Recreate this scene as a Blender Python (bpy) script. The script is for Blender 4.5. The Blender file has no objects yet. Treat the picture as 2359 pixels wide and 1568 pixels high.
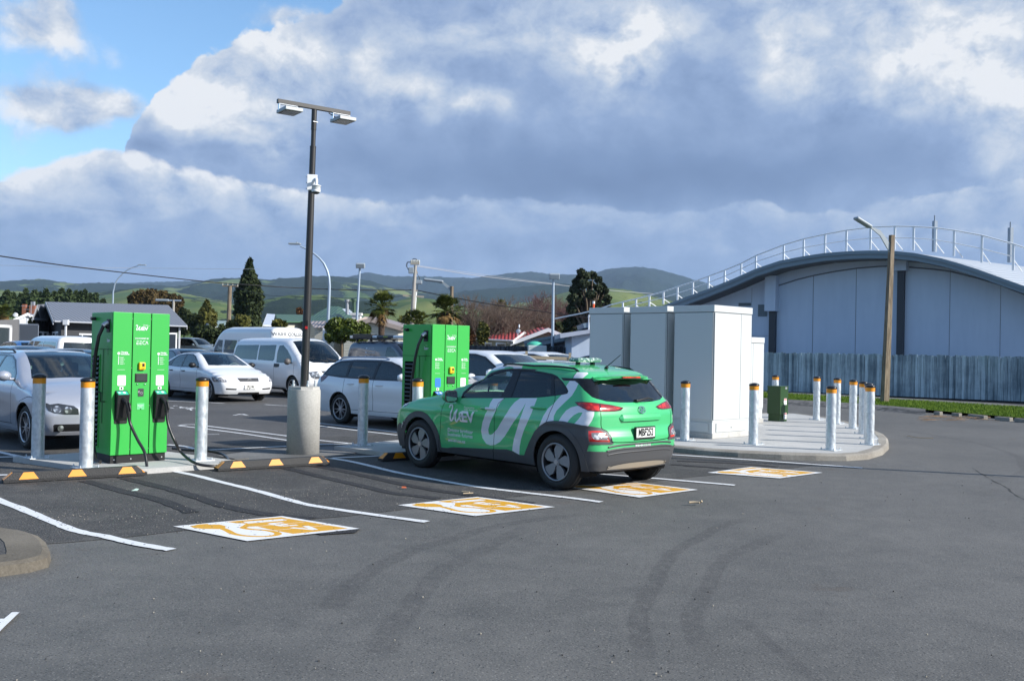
import bpy, bmesh, math, random
import numpy as np
from mathutils import Vector, Matrix
from mathutils.geometry import delaunay_2d_cdt, tessellate_polygon
random.seed(7); RNG = np.random.default_rng(7)
C = bpy.context.scene.collection
R_ = math.radians

# ------------------------------------------------------------------ camera
F = 2216.; EYE = 1.65; CX, CY = 1179.5, 784.; HA, HB = 783.4, 0.0203
roll = math.atan(HB); yc = HA + HB * CX
pitch = math.atan((yc - CY) * math.cos(roll) / F)
fw = np.array([0, math.cos(pitch), math.sin(pitch)]); up0 = np.array([0, -math.sin(pitch), math.cos(pitch)]); rt0 = np.array([1., 0, 0])
CR = rt0 * math.cos(roll) + up0 * math.sin(roll)
CU = -rt0 * math.sin(roll) + up0 * math.cos(roll)
cam_d = bpy.data.cameras.new('camera'); cam = bpy.data.objects.new('camera', cam_d); C.objects.link(cam)
cam.matrix_world = Matrix(((CR[0], CU[0], -fw[0], 0), (CR[1], CU[1], -fw[1], 0), (CR[2], CU[2], -fw[2], EYE), (0, 0, 0, 1)))
cam_d.sensor_width = 36; cam_d.lens = 36 * F / 2359; cam_d.clip_start = 0.1; cam_d.clip_end = 20000
bpy.context.scene.camera = cam

SUN_AZ, SUN_EL = 17.0, 30.0     # the sun stands to the right (+X), a little behind the camera
sdir = Vector((math.cos(R_(SUN_AZ)) * math.cos(R_(SUN_EL)), -math.sin(R_(SUN_AZ)) * math.cos(R_(SUN_EL)), math.sin(R_(SUN_EL))))
sl = bpy.data.lights.new('sun', 'SUN'); sl.energy = 4.2; sl.angle = R_(0.6); sl.color = (1, .955, .88)
so = bpy.data.objects.new('sun', sl); C.objects.link(so); so.rotation_euler = sdir.to_track_quat('Z', 'Y').to_euler()

sc = bpy.context.scene
sc.view_settings.view_transform = 'Standard'; sc.view_settings.look = 'None'
sc.view_settings.exposure = 0.75; sc.view_settings.gamma = 1; sc.view_settings.use_curve_mapping = False
EXPO = 2 ** 0.75

# ------------------------------------------------------------------ node helper
class NT:
    def __init__(s, nt): s.t = nt; nt.nodes.clear()
    def n(s, typ, **kw):
        nd = s.t.nodes.new(typ)
        for k, v in kw.items(): setattr(nd, k, v)
        return nd
    def put(s, sock, v):
        if v is None: return
        if isinstance(v, bpy.types.NodeSocket): s.t.links.new(v, sock)
        else:
            if isinstance(v, (tuple, list)) and sock.type == 'RGBA' and len(v) == 3: v = (*v, 1)
            sock.default_value = v
    def m(s, op, a, b=None, c=None, clamp=False):
        nd = s.n('ShaderNodeMath', operation=op, use_clamp=clamp)
        s.put(nd.inputs[0], a); s.put(nd.inputs[1], b); s.put(nd.inputs[2], c)
        return nd.outputs[0]
    def v(s, op, a, b=None, sc_=None):
        nd = s.n('ShaderNodeVectorMath', operation=op)
        s.put(nd.inputs[0], a); s.put(nd.inputs[1], b)
        if sc_ is not None: s.put(nd.inputs['Scale'], sc_)
        return nd.outputs['Value'] if op in ('LENGTH', 'DISTANCE', 'DOT_PRODUCT') else nd.outputs[0]
    def xyz(s, a):
        nd = s.n('ShaderNodeSeparateXYZ'); s.put(nd.inputs[0], a); return nd.outputs
    def comb(s, x=0, y=0, z=0):
        nd = s.n('ShaderNodeCombineXYZ'); s.put(nd.inputs[0], x); s.put(nd.inputs[1], y); s.put(nd.inputs[2], z); return nd.outputs[0]
    def noise(s, vec, scale=5, detail=4, rough=.5, dist=0, out=0, lac=2):
        nd = s.n('ShaderNodeTexNoise'); s.put(nd.inputs['Vector'], vec); s.put(nd.inputs['Scale'], scale)
        s.put(nd.inputs['Detail'], detail); s.put(nd.inputs['Roughness'], rough); s.put(nd.inputs['Distortion'], dist); s.put(nd.inputs['Lacunarity'], lac)
        return nd.outputs[out]
    def voro(s, vec, scale=5, feature='F1', out='Distance', rand=1):
        nd = s.n('ShaderNodeTexVoronoi', feature=feature); s.put(nd.inputs['Vector'], vec); s.put(nd.inputs['Scale'], scale); s.put(nd.inputs['Randomness'], rand)
        return nd.outputs[out]
    def ramp(s, fac, stops, interp='LINEAR'):
        nd = s.n('ShaderNodeValToRGB'); cr = nd.color_ramp; cr.interpolation = interp
        while len(cr.elements) < len(stops): cr.elements.new(.5)
        for e, (p, c) in zip(cr.elements, stops):
            e.position = p; e.color = (*c, 1) if isinstance(c, (tuple, list)) else (c, c, c, 1)
        s.put(nd.inputs[0], fac); return nd.outputs[0]
    def mix(s, fac, a, b, blend='MIX'):
        nd = s.n('ShaderNodeMix', data_type='RGBA', blend_type=blend, clamp_factor=True)
        s.put(nd.inputs[0], fac); s.put(nd.inputs[6], a); s.put(nd.inputs[7], b); return nd.outputs[2]
    def mixf(s, fac, a, b):
        nd = s.n('ShaderNodeMix', data_type='FLOAT'); s.put(nd.inputs[0], fac); s.put(nd.inputs[2], a); s.put(nd.inputs[3], b); return nd.outputs[0]
    def smooth(s, x, lo, hi):
        nd = s.n('ShaderNodeMapRange', interpolation_type='SMOOTHSTEP'); s.put(nd.inputs[0], x); s.put(nd.inputs[1], lo); s.put(nd.inputs[2], hi); return nd.outputs[0]
    def bump(s, h, strength=.3, dist=.01):
        nd = s.n('ShaderNodeBump'); s.put(nd.inputs['Strength'], strength); s.put(nd.inputs['Distance'], dist); s.put(nd.inputs['Height'], h); return nd.outputs[0]
    def obj(s): return s.n('ShaderNodeTexCoord').outputs['Object']
    def pos(s): return s.n('ShaderNodeNewGeometry').outputs['Position']

# ------------------------------------------------------------------ world: Nishita sky plus clouds
W = bpy.data.worlds.new('World'); sc.world = W; W.use_nodes = True
def srgb(r, g, b):
    f = lambda c: (c / 255 / 12.92) if c / 255 <= .04045 else ((c / 255 + .055) / 1.055) ** 2.4
    return (f(r), f(g), f(b))
SKYK = 0.1
def az_el(u, v):
    d = CR * (u - CX) / F - CU * (v - CY) / F + fw
    return math.atan2(d[0], d[1]), math.atan2(d[2], math.hypot(d[0], d[1]))
def build_world():
    t = NT(W.node_tree)
    sky = t.n('ShaderNodeTexSky', sky_type='NISHITA', sun_disc=False); sky.sun_elevation = R_(SUN_EL)
    sky.sun_rotation = math.atan2(sdir.x, sdir.y); sky.air_density = 1.0; sky.dust_density = .6; sky.ozone_density = 2.5; sky.altitude = 0
    d = t.n('ShaderNodeTexCoord').outputs['Generated']
    x, y, z = t.xyz(d)
    az = t.m('ARCTAN2', x, y); el = t.m('ARCSINE', z)
    p = t.comb(az, t.m('MULTIPLY', el, 1.25), 0)
    def nz(vec, sc, det, ro, seed=0.): return t.m('SUBTRACT', t.noise(t.v('ADD', vec, (seed, seed * .7, seed * .3)), sc, det, ro), .5)
    def curve(pts, lo, hi):
        """value at each azimuth from measured (u, value) pairs, returned in lo..hi"""
        nd = t.n('ShaderNodeFloatCurve'); t.put(nd.inputs['Value'], t.m('DIVIDE', t.m('ADD', az, .55), 1.10, clamp=True)); cv = nd.mapping.curves[0]
        q = sorted(((az_el(u, 400)[0] + .55) / 1.10, (v - lo) / (hi - lo)) for u, v in pts); q = [(0., q[0][1])] + q + [(1., q[-1][1])]
        while len(cv.points) < len(q): cv.points.new(.5, .5)
        for pt, (x_, y_) in zip(cv.points, q): pt.location = (x_, min(max(y_, 0), 1)); pt.handle_type = 'AUTO_CLAMPED'
        nd.mapping.update(); return t.m('ADD', lo, t.m('MULTIPLY', nd.outputs[0], hi - lo))
    # puffy displacement shared by all cloud edges (in units of the photograph's pixels once scaled)
    warp = t.v('SCALE', t.v('SUBTRACT', t.noise(p, 7, 5, .55, out=1), (.5, .5, .5)), sc_=.055); pw = t.v('ADD', p, warp)
    big = nz(pw, 6.5, 8, .55); med = nz(pw, 17, 10, .66, 3.); puff = t.m('SUBTRACT', .45, t.voro(pw, 21)); puff2 = t.m('SUBTRACT', .45, t.voro(t.v('ADD', pw, (.3, .1, 0)), 48))
    edge = t.m('ADD', t.m('MULTIPLY', big, 210), t.m('ADD', t.m('MULTIPLY', med, 90), t.m('ADD', t.m('MULTIPLY', puff, 46), t.m('MULTIPLY', puff2, 20))))
    off = t.v('ADD', pw, (.020, .026, 0)); relief = t.m('ADD', t.m('MULTIPLY', t.m('SUBTRACT', med, nz(off, 17, 6, .58, 3.)), 1.9), t.m('MULTIPLY', t.m('SUBTRACT', puff, t.m('SUBTRACT', .45, t.voro(off, 21))), .42))
    elp = t.m('MULTIPLY', el, F)                     # elevation in measured units above the horizon
    def eh(u, v): return az_el(u, v)[1] * F
    def blob(u, v, su, sv, amp, tilt=0):
        a0, e0 = az_el(u, v); w3 = t.xyz(t.v('SCALE', warp, sc_=1.4)); dx = t.m('SUBTRACT', t.m('ADD', az, w3[0]), a0); dy = t.m('SUBTRACT', t.m('ADD', el, w3[1]), e0)
        if tilt:
            c, s_ = math.cos(R_(tilt)), math.sin(R_(tilt)); dx, dy = (t.m('ADD', t.m('MULTIPLY', dx, c), t.m('MULTIPLY', dy, s_)), t.m('SUBTRACT', t.m('MULTIPLY', dy, c), t.m('MULTIPLY', dx, s_)))
        r2 = t.m('ADD', t.m('POWER', t.m('DIVIDE', t.m('ABSOLUTE', dx), su / F), 2), t.m('POWER', t.m('DIVIDE', t.m('ABSOLUTE', dy), sv / F), 2))
        return t.m('MULTIPLY', t.m('EXPONENT', t.m('MULTIPLY', r2, -1)), amp)
    def total(lst, acc):
        for b_ in lst: acc = t.m('ADD', acc, blob(*b_))
        return acc
    k = 1 / (SKYK * EXPO); S = lambda r, g, b_: tuple(c_ * k / 8 for c_ in srgb(r, g, b_))
    def shade(br): return t.v('SCALE', t.ramp(br, [(0, S(104, 127, 166)), (.25, S(124, 148, 187)), (.45, S(149, 172, 209)), (.65, S(183, 199, 223)), (.85, S(214, 222, 233)), (1, S(242, 244, 247))]), sc_=8.)
    up = t.m('MAXIMUM', t.smooth(el, .45, .8), t.m('MULTIPLY', t.smooth(t.m('MULTIPLY', y, -1), -.1, .5), .8))     # unseen broken cloud overhead and behind the camera, brightened to fill the shade
    # clear sky with loose small clouds
    c = t.v('MULTIPLY', sky.outputs[0], SKYTINT)
    cov = total([(90, 40, 120, 55, .9), (60, 215, 110, 60, .75), (200, 240, 100, 70, .8), (300, 240, 60, 30, .35), (660, 30, 160, 40, .6), (20, 420, 60, 25, .8)], 0.)
    cov = t.m('ADD', cov, t.m('ADD', t.m('MULTIPLY', big, 1.5), t.m('ADD', t.m('MULTIPLY', med, .9), t.m('MULTIPLY', puff, .25)))); cov = t.m('ADD', cov, t.m('MULTIPLY', up, .30))
    c = t.mix(t.smooth(cov, .26, .80), c, shade(t.m('ADD', .80, t.m('ADD', t.m('MULTIPLY', relief, .6), t.m('MULTIPLY', med, .35)))))
    # the great bank filling the centre and right
    top = curve([(-200, eh(0, 900)), (230, eh(230, 640)), (262, eh(262, 420)), (290, eh(290, 330)), (330, eh(330, 270)), (370, eh(370, 200)), (430, eh(430, 130)), (500, eh(500, 85)), (600, eh(600, 62)), (700, eh(700, 40)), (760, eh(760, 20)), (820, eh(820, -60)), (880, eh(880, -260)), (1100, 1500), (2359, 1500)], -300, 1500)
    dist = t.m('ADD', t.m('SUBTRACT', top, elp), t.m('MULTIPLY', edge, .80)); m1 = t.smooth(dist, -2, 10); m1 = t.m('MULTIPLY', m1, t.m('SUBTRACT', 1, t.m('MULTIPLY', up, .75)))
    br = total([(470, 190, 110, 80, .42), (650, 110, 130, 70, .46, -10), (420, 250, 110, 70, .30), (600, 290, 90, 80, .26), (650, 350, 40, 40, .25), (760, 170, 80, 80, .10), (860, 130, 50, 40, .26), (940, 210, 80, 55, .38), (1060, 255, 70, 30, .34), (1150, 240, 30, 22, .28), (1000, 60, 200, 60, .16),
               (1250, 60, 170, 90, .22), (1430, 100, 90, 80, .52), (1400, 150, 90, 30, .30, -20), (1530, 30, 80, 50, .30), (1800, 70, 60, 110, .30, 25), (1780, 160, 60, 50, .18), (2060, 150, 150, 80, .40), (2280, 80, 160, 120, .36), (2200, 250, 110, 45, .26), (2330, 330, 80, 110, .30), (2000, 20, 180, 50, .24), (2320, 200, 90, 70, .25), (1620, 90, 90, 90, .06),
               (1250, 415, 420, 55, -.22), (1700, 400, 420, 60, -.20), (780, 350, 160, 60, -.08), (1100, 340, 260, 60, -.08), (1560, 270, 130, 60, -.07), (1900, 330, 260, 60, -.06), (360, 355, 70, 22, -.2)], .43)
    br = t.m('ADD', br, t.m('MULTIPLY', t.m('ADD', t.m('MULTIPLY', relief, .85), t.m('ADD', t.m('MULTIPLY', med, .42), t.m('MULTIPLY', big, .42))), t.m('ADD', .10, t.m('MULTIPLY', t.m('MAXIMUM', t.m('SUBTRACT', br, .3), 0), 1.15)))); br = t.m('ADD', br, t.m('MULTIPLY', up, .4))
    br = t.m('ADD', br, t.m('MULTIPLY', t.m('SUBTRACT', 1, t.smooth(dist, 0, 50)), .16))
    c = t.mix(m1, c, shade(br))
    # the lower deck with bright tops on the left
    def deck(pts, amp, decay, base, c, ek, soft=(-3, 11)):
        tp = curve([(u, eh(u, v)) for u, v in pts], -100, 900); am = curve(amp, 0, 1); ds = t.m('ADD', t.m('SUBTRACT', tp, elp), t.m('MULTIPLY', edge, ek)); mk = t.smooth(ds, *soft)
        fall = t.m('EXPONENT', t.m('MULTIPLY', t.m('DIVIDE', t.m('MAXIMUM', ds, 0), decay), -1)); b_ = t.m('ADD', base, t.m('MULTIPLY', am, fall))
        b_ = t.m('ADD', b_, t.m('MULTIPLY', t.m('ADD', t.m('MULTIPLY', relief, .60), t.m('ADD', t.m('MULTIPLY', med, .5), t.m('MULTIPLY', big, .25))), t.m('ADD', .22, t.m('MULTIPLY', t.m('MULTIPLY', am, fall), 1.7)))); return t.mix(mk, c, shade(b_))
    c = deck([(-200, 420), (0, 415), (90, 385), (180, 350), (260, 338), (330, 362), (420, 392), (540, 400), (640, 428), (800, 440), (900, 455), (1050, 452), (1250, 462), (1500, 478), (1700, 462), (1900, 478), (2100, 455), (2359, 410)],
             [(0, .58), (250, .62), (540, .58), (760, .42), (900, .34), (1000, .22), (1500, .16), (1900, .20), (2359, .30)], 85, .38, c, .46)
    c = deck([(-200, 500), (0, 498), (150, 480), (250, 470), (330, 492), (480, 480), (600, 505), (780, 492), (900, 510), (1200, 540), (1800, 560), (2359, 520)], [(0, .16), (250, .34), (340, .12), (520, .18), (780, .26), (900, .10), (1300, .08), (2359, .22)], 60, .36, c, .40)
    c = deck([(-200, 560), (0, 560), (400, 575), (900, 570), (1500, 590), (2000, 570), (2359, 575)], [(0, .06), (900, .08), (1600, .12), (2359, .16)], 45, .36, c, .14, (-8, 40))
    # haze band at the horizon
    a0, e0 = az_el(1180, 720)
    hz = t.m('SUBTRACT', 1, t.smooth(el, 0.0, .10))
    hcol = tuple(c_ * k for c_ in srgb(138, 166, 208))
    c = t.mix(t.m('MULTIPLY', hz, .55), c, (*hcol, 1))
    bg = t.n('ShaderNodeBackground'); t.put(bg.inputs[0], c); bg.inputs[1].default_value = SKYK
    out = t.n('ShaderNodeOutputWorld'); t.t.links.new(bg.outputs[0], out.inputs[0])
SKYTINT = (1.02, 1.20, 1.27)
build_world()

# ------------------------------------------------------------------ materials
MATS = {}
def mat(name, fn=None, col=None, rough=.5, metal=0, coat=0, coat_rough=.03, spec=.5, var=0, vscale=3, bump=0, bscale=40, emit=None, alpha=None):
    if name in MATS: return MATS[name]
    m = bpy.data.materials.new(name); m.use_nodes = True; t = NT(m.node_tree)
    b = t.n('ShaderNodeBsdfPrincipled'); o = t.n('ShaderNodeOutputMaterial'); t.t.links.new(b.outputs[0], o.inputs[0])
    if col is not None:
        c = (*col, 1)
        if var:
            nz = t.noise(t.obj(), vscale, 5, .6)
            f = t.m('ADD', 1 - var / 2, t.m('MULTIPLY', nz, var))
            t.put(b.inputs['Base Color'], t.v('SCALE', tuple(col), sc_=f))
        else: b.inputs['Base Color'].default_value = c
    b.inputs['Roughness'].default_value = rough; b.inputs['Metallic'].default_value = metal
    b.inputs['Coat Weight'].default_value = coat; b.inputs['Coat Roughness'].default_value = coat_rough
    b.inputs['Specular IOR Level'].default_value = spec
    if emit: b.inputs['Emission Color'].default_value = (*emit, 1); b.inputs['Emission Strength'].default_value = 1
    if bump: t.put(b.inputs['Normal'], t.bump(t.noise(t.obj(), bscale, 3), bump, .004))
    if fn: fn(t, b)
    m.diffuse_color = (*(col or (.5, .5, .5)), 1)
    MATS[name] = m; return m
def paint(name, col, rough=.35, metal=0, dirt=.06):
    def fn(t, b):
        nz = t.noise(t.obj(), 1.7, 6, .65); z = t.xyz(t.obj())[2]
        low = t.m('SUBTRACT', 1, t.smooth(z, .25, .8))
        f = t.m('MULTIPLY', t.m('ADD', t.m('MULTIPLY', low, .5), .25), t.m('MULTIPLY', nz, dirt * 6), clamp=True)
        t.put(b.inputs['Base Color'], t.mix(f, col, (.17, .15, .12)))
        t.put(b.inputs['Coat Roughness'], t.m('ADD', .03, t.m('MULTIPLY', f, .5)))
    return mat(name, fn, col, rough, metal, coat=1)
def glass(name, tint=(.25, .3, .3), gl=1.0):
    if name in MATS: return MATS[name]
    m = bpy.data.materials.new(name); m.use_nodes = True; t = NT(m.node_tree)
    tr = t.n('ShaderNodeBsdfTransparent'); tr.inputs[0].default_value = (*tint, 1)
    g = t.n('ShaderNodeBsdfGlossy'); g.inputs['Roughness'].default_value = .012; g.inputs[0].default_value = (.92, .97, .97, 1)
    ge = t.n('ShaderNodeNewGeometry'); cc = t.m('ABSOLUTE', t.v('DOT_PRODUCT', ge.outputs['Normal'], ge.outputs['Incoming'])); fr = t.m('ADD', .05, t.m('MULTIPLY', t.m('POWER', t.m('SUBTRACT', 1, cc, clamp=True), 5), .95))
    mx = t.n('ShaderNodeMixShader'); t.put(mx.inputs[0], t.m('MULTIPLY', fr, gl * 1.5, clamp=True))
    t.t.links.new(tr.outputs[0], mx.inputs[1]); t.t.links.new(g.outputs[0], mx.inputs[2])
    o = t.n('ShaderNodeOutputMaterial'); t.t.links.new(mx.outputs[0], o.inputs[0]); MATS[name] = m; return m
BLACKP = mat('black_plastic', col=(.012, .012, .013), rough=.45, spec=.4)
RUBBER = mat('rubber', col=(.018, .018, .018), rough=.75, bump=.15, bscale=120)
TRIM = mat('gloss_black_trim', col=(.008, .008, .009), rough=.15)
DARKIN = mat('dark_interior', col=(.012, .012, .013), rough=.9, spec=.1)
SEAM = mat('panel_gap', col=(.004, .004, .004), rough=1, spec=0)
WHITEV = paint('white_vinyl', (.72, .73, .76), dirt=.02)
CHROME = mat('chrome', col=(.8, .8, .8), rough=.12, metal=1)
SILV = mat('machined_alloy', col=(.52, .52, .54), rough=.3, metal=.85)
DARKAL = mat('dark_alloy', col=(.035, .035, .04), rough=.35, metal=.3)
PLATEW = mat('plate_white', col=(.75, .75, .72), rough=.4)
WHITEP = mat('white_plastic', col=(.75, .76, .77), rough=.35)
STEEL = mat('brushed_steel', col=(.5, .51, .53), rough=.4, metal=.8)

# ------------------------------------------------------------------ objects
def link(name, me, parent=None, mats=()):
    o = bpy.data.objects.new(name, me); C.objects.link(o)
    for m in mats: me.materials.append(m)
    if parent is not None: o.parent = parent
    return o
def tag(o, label=None, cat=None, group=None, kind=None):
    if label: o['label'] = label
    if cat: o['category'] = cat
    if group: o['group'] = group
    if kind: o['kind'] = kind
    return o
def thing(name, label, cat, loc=(0, 0, 0), rotz=0, group=None):
    o = bpy.data.objects.new(name, None); C.objects.link(o); o.empty_display_size = .2
    o.location = loc; o.rotation_euler = (0, 0, rotz); return tag(o, label, cat, group)
def dup(root, loc, rotz, label, group=None):
    def cp(o, par):
        c = o.copy(); C.objects.link(c); c.parent = par
        for ch in [x for x in bpy.data.objects if x.parent == o]: cp(ch, c)
        return c
    r = cp(root, None); r.location = loc; r.rotation_euler = (0, 0, rotz); r['label'] = label
    if group: r['group'] = group
    return r
class MB:
    def __init__(s): s.v = []; s.f = []; s.mi = []; s.sm = []
    def add(s, vs, fs, mi=0, sm=False):
        b = len(s.v); s.v += [tuple(map(float, v)) for v in vs]
        s.f += [tuple(b + i for i in f) for f in fs]; s.mi += [mi] * len(fs); s.sm += [sm] * len(fs); return s
    def box(s, c, d, mi=0, rz=0, bev=0, seg=2, R=None):
        c = Vector(c); hx, hy, hz = [x / 2 for x in d]
        M_ = R if R is not None else Matrix.Rotation(rz, 3, 'Z')
        if bev:
            bm = bmesh.new(); bmesh.ops.create_cube(bm, size=1)
            for v in bm.verts: v.co = Vector((v.co.x * d[0], v.co.y * d[1], v.co.z * d[2]))
            bmesh.ops.bevel(bm, geom=bm.edges[:], offset=bev, segments=seg, affect='EDGES', profile=.5)
            bm.verts.index_update()
            s.add([c + M_ @ v.co for v in bm.verts], [[v.index for v in f.verts] for f in bm.faces], mi, False); bm.free(); return s
        vs = [c + M_ @ Vector((x, y, z)) for z in (-hz, hz) for x, y in ((-hx, -hy), (hx, -hy), (hx, hy), (-hx, hy))]
        return s.add(vs, [(3, 2, 1, 0), (4, 5, 6, 7), (0, 1, 5, 4), (1, 2, 6, 5), (2, 3, 7, 6), (3, 0, 4, 7)], mi)
    def cyl(s, p0, p1, r0, r1=None, n=16, mi=0, cap=True, sm=True):
        r1 = r0 if r1 is None else r1; p0 = Vector(p0); p1 = Vector(p1); ax = (p1 - p0).normalized()
        a = ax.orthogonal().normalized(); b = ax.cross(a)
        vs = []
        for p, r in ((p0, r0), (p1, r1)):
            vs += [p + (a * math.cos(2 * math.pi * i / n) + b * math.sin(2 * math.pi * i / n)) * r for i in range(n)]
        s.add(vs, [(i, (i + 1) % n, n + (i + 1) % n, n + i) for i in range(n)], mi, sm)
        if cap:
            s.add(vs[:n], [tuple(range(n - 1, -1, -1))], mi); s.add(vs[n:], [tuple(range(n))], mi)
        return s
    def tube(s, pts, r, n=8, mi=0, closed=False):
        pts = [Vector(p) for p in pts]; rr = r if isinstance(r, (list, tuple)) else [r] * len(pts)
        vs = []; prev = None; N = len(pts)
        for i, p in enumerate(pts):
            t = (pts[min(i + 1, N - 1)] - pts[max(i - 1, 0)]).normalized()
            if prev is None: a = t.orthogonal().normalized()
            else:
                a = prev - t * prev.dot(t); a = a.normalized() if a.length > 1e-6 else t.orthogonal().normalized()
            prev = a; b = t.cross(a)
            vs += [p + (a * math.cos(2 * math.pi * k / n) + b * math.sin(2 * math.pi * k / n)) * rr[i] for k in range(n)]
        fs = [(i * n + k, i * n + (k + 1) % n, (i + 1) * n + (k + 1) % n, (i + 1) * n + k) for i in range(N - 1) for k in range(n)]
        s.add(vs, fs, mi, True)
        s.add(vs[:n], [tuple(range(n - 1, -1, -1))], mi); s.add(vs[-n:], [tuple(range(n))], mi); return s
    def lathe(s, prof, n=24, mi=0, c=(0, 0, 0), axis='Z', sm=True, mis=None):
        c = Vector(c); vs = []
        for r, h in prof:
            for k in range(n):
                a = 2 * math.pi * k / n; x, y = r * math.cos(a), r * math.sin(a)
                vs.append(c + (Vector((x, y, h)) if axis == 'Z' else Vector((x, h, y)) if axis == 'Y' else Vector((h, x, y))))
        for i in range(len(prof) - 1):
            fs = [(i * n + k, i * n + (k + 1) % n, (i + 1) * n + (k + 1) % n, (i + 1) * n + k) for k in range(n)]
            b = len(s.v)
            s.f += [tuple(b + j for j in f) for f in fs]; s.mi += [mis[i] if mis else mi] * n; s.sm += [sm] * n
        s.v += [tuple(v) for v in vs]; return s
    def prism(s, poly, ax0, ax1, mi=0, plane='XY'):
        """polygon extruded; plane XY -> along z, XZ -> along y, YZ -> along x"""
        n = len(poly)
        P_ = lambda a, b, h: (a, b, h) if plane == 'XY' else (a, h, b) if plane == 'XZ' else (h, a, b)
        vs = [P_(a, b, ax0) for a, b in poly] + [P_(a, b, ax1) for a, b in poly]
        tri = tessellate_polygon([[Vector((a, b, 0)) for a, b in poly]])
        s.add(vs, [tuple(t) for t in tri] + [tuple(n + i for i in reversed(t)) for t in tri] + [(i, (i + 1) % n, n + (i + 1) % n, n + i) for i in range(n)], mi); return s
    def poly3(s, pts, mi=0):
        tri = tessellate_polygon([[Vector(p) for p in pts]]); return s.add(pts, [tuple(t) for t in tri], mi)
    def build(s, name, mats, parent=None, fix=True):
        me = bpy.data.meshes.new(name); me.from_pydata(s.v, [], s.f)
        me.polygons.foreach_set('material_index', s.mi); me.polygons.foreach_set('use_smooth', s.sm)
        if fix:
            bm = bmesh.new(); bm.from_mesh(me); bmesh.ops.recalc_face_normals(bm, faces=bm.faces); bm.to_mesh(me); bm.free()
        me.update(); mats = mats if isinstance(mats, (list, tuple)) else [mats]
        return link(name, me, parent, mats)
def text_geo(txt, size=1, bold=0, sx=1, align='CENTER', space=1.0, shear=0):
    cu = bpy.data.curves.new('t', 'FONT'); cu.body = txt; cu.size = size; cu.offset = bold; cu.align_x = align; cu.align_y = 'CENTER'
    cu.space_character = space; cu.resolution_u = 3; cu.shear = shear
    ob = bpy.data.objects.new('t', cu); me = bpy.data.meshes.new_from_object(ob)
    vs = [(v.co.x * sx, v.co.y) for v in me.vertices]; fs = [tuple(p.vertices) for p in me.polygons]
    bpy.data.objects.remove(ob); bpy.data.curves.remove(cu); bpy.data.meshes.remove(me); return vs, fs
def stroke_geo(pts, w, closed=False):
    """2-D ribbon along a smoothed path; w one width or one per point"""
    P = [np.array(p, float) for p in pts]; ww = w if isinstance(w, (list, tuple)) else [w] * len(P)
    out = []; wo = []
    for i in range(len(P) - 1):
        p0 = P[max(i - 1, 0)]; p1 = P[i]; p2 = P[i + 1]; p3 = P[min(i + 2, len(P) - 1)]
        for k in range(6):
            t = k / 6
            out.append(.5 * (2 * p1 + (p2 - p0) * t + (2 * p0 - 5 * p1 + 4 * p2 - p3) * t * t + (3 * p1 - p0 - 3 * p2 + p3) * t ** 3)); wo.append(ww[i] * (1 - t) + ww[i + 1] * t)
    out.append(P[-1]); wo.append(ww[-1]); vs = []; n = len(out)
    for i, p in enumerate(out):
        t = out[min(i + 1, n - 1)] - out[max(i - 1, 0)]; t = t / (np.linalg.norm(t) + 1e-9); nn = np.array([-t[1], t[0]]) * wo[i] / 2
        vs += [tuple(p + nn), tuple(p - nn)]
    return vs, [(2 * i, 2 * i + 1, 2 * i + 3, 2 * i + 2) for i in range(n - 1)]

# the script "We" and the bold EV, drawn in a unit box: x 0..1, y about 0..0.62
WE_STROKES = [[(.00, .50), (.03, .60), (.10, .60), (.12, .50), (.08, .30), (.04, .12), (.08, .04), (.16, .14), (.25, .34), (.31, .46), (.28, .30), (.24, .12), (.28, .03), (.36, .12), (.42, .22), (.50, .26), (.52, .34), (.46, .36), (.42, .24), (.44, .08), (.52, .06)]]
def layered(layers):
    """flat shapes merged into one non-overlapping sheet: later layers win; returns name -> geometry"""
    pts, ed = [], []
    for _, polys in layers:
        for q in polys: b = len(pts); pts += [Vector((a, c)) for a, c in q]; ed += [(b + i, b + (i + 1) % len(q)) for i in range(len(q))]
    r = delaunay_2d_cdt(pts, ed, [], 0, 1e-6); V = np.array([(v.x, v.y) for v in r[0]]); T = np.array([f for f in r[2] if len(f) == 3]); c = V[T].mean(1); own = np.full(len(T), -1)
    for i, (_, polys) in enumerate(layers):
        for q in polys: own[pip(c[:, 0], c[:, 1], q)] = i
    out = {}
    for i, (nm, _) in enumerate(layers):
        t = T[own == i]
        if len(t) == 0: continue
        u, inv = np.unique(t, return_inverse=True); vs, fs = out.setdefault(nm, ([], [])); b = len(vs); vs += [tuple(x) for x in V[u].tolist()]; fs += [tuple(b + j for j in f) for f in inv.reshape(t.shape).tolist()]
    return out
def quads(geo): return [[geo[0][i] for i in f] for f in geo[1]]
def fine_geo(geo, h=.03):
    bm = bmesh.new(); vs = [bm.verts.new((x, y, 0)) for x, y in geo[0]]
    for f in geo[1]:
        try: bm.faces.new([vs[i] for i in f])
        except ValueError: pass
    bmesh.ops.triangulate(bm, faces=bm.faces[:])
    for _ in range(3):
        e = [e for e in bm.edges if e.calc_length() > h]
        if not e: break
        bmesh.ops.subdivide_edges(bm, edges=e, cuts=1); bmesh.ops.triangulate(bm, faces=bm.faces[:])
    bm.verts.index_update(); g = ([(v.co.x, v.co.y) for v in bm.verts], [tuple(v.index for v in f.verts) for f in bm.faces]); bm.free(); return g
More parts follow.
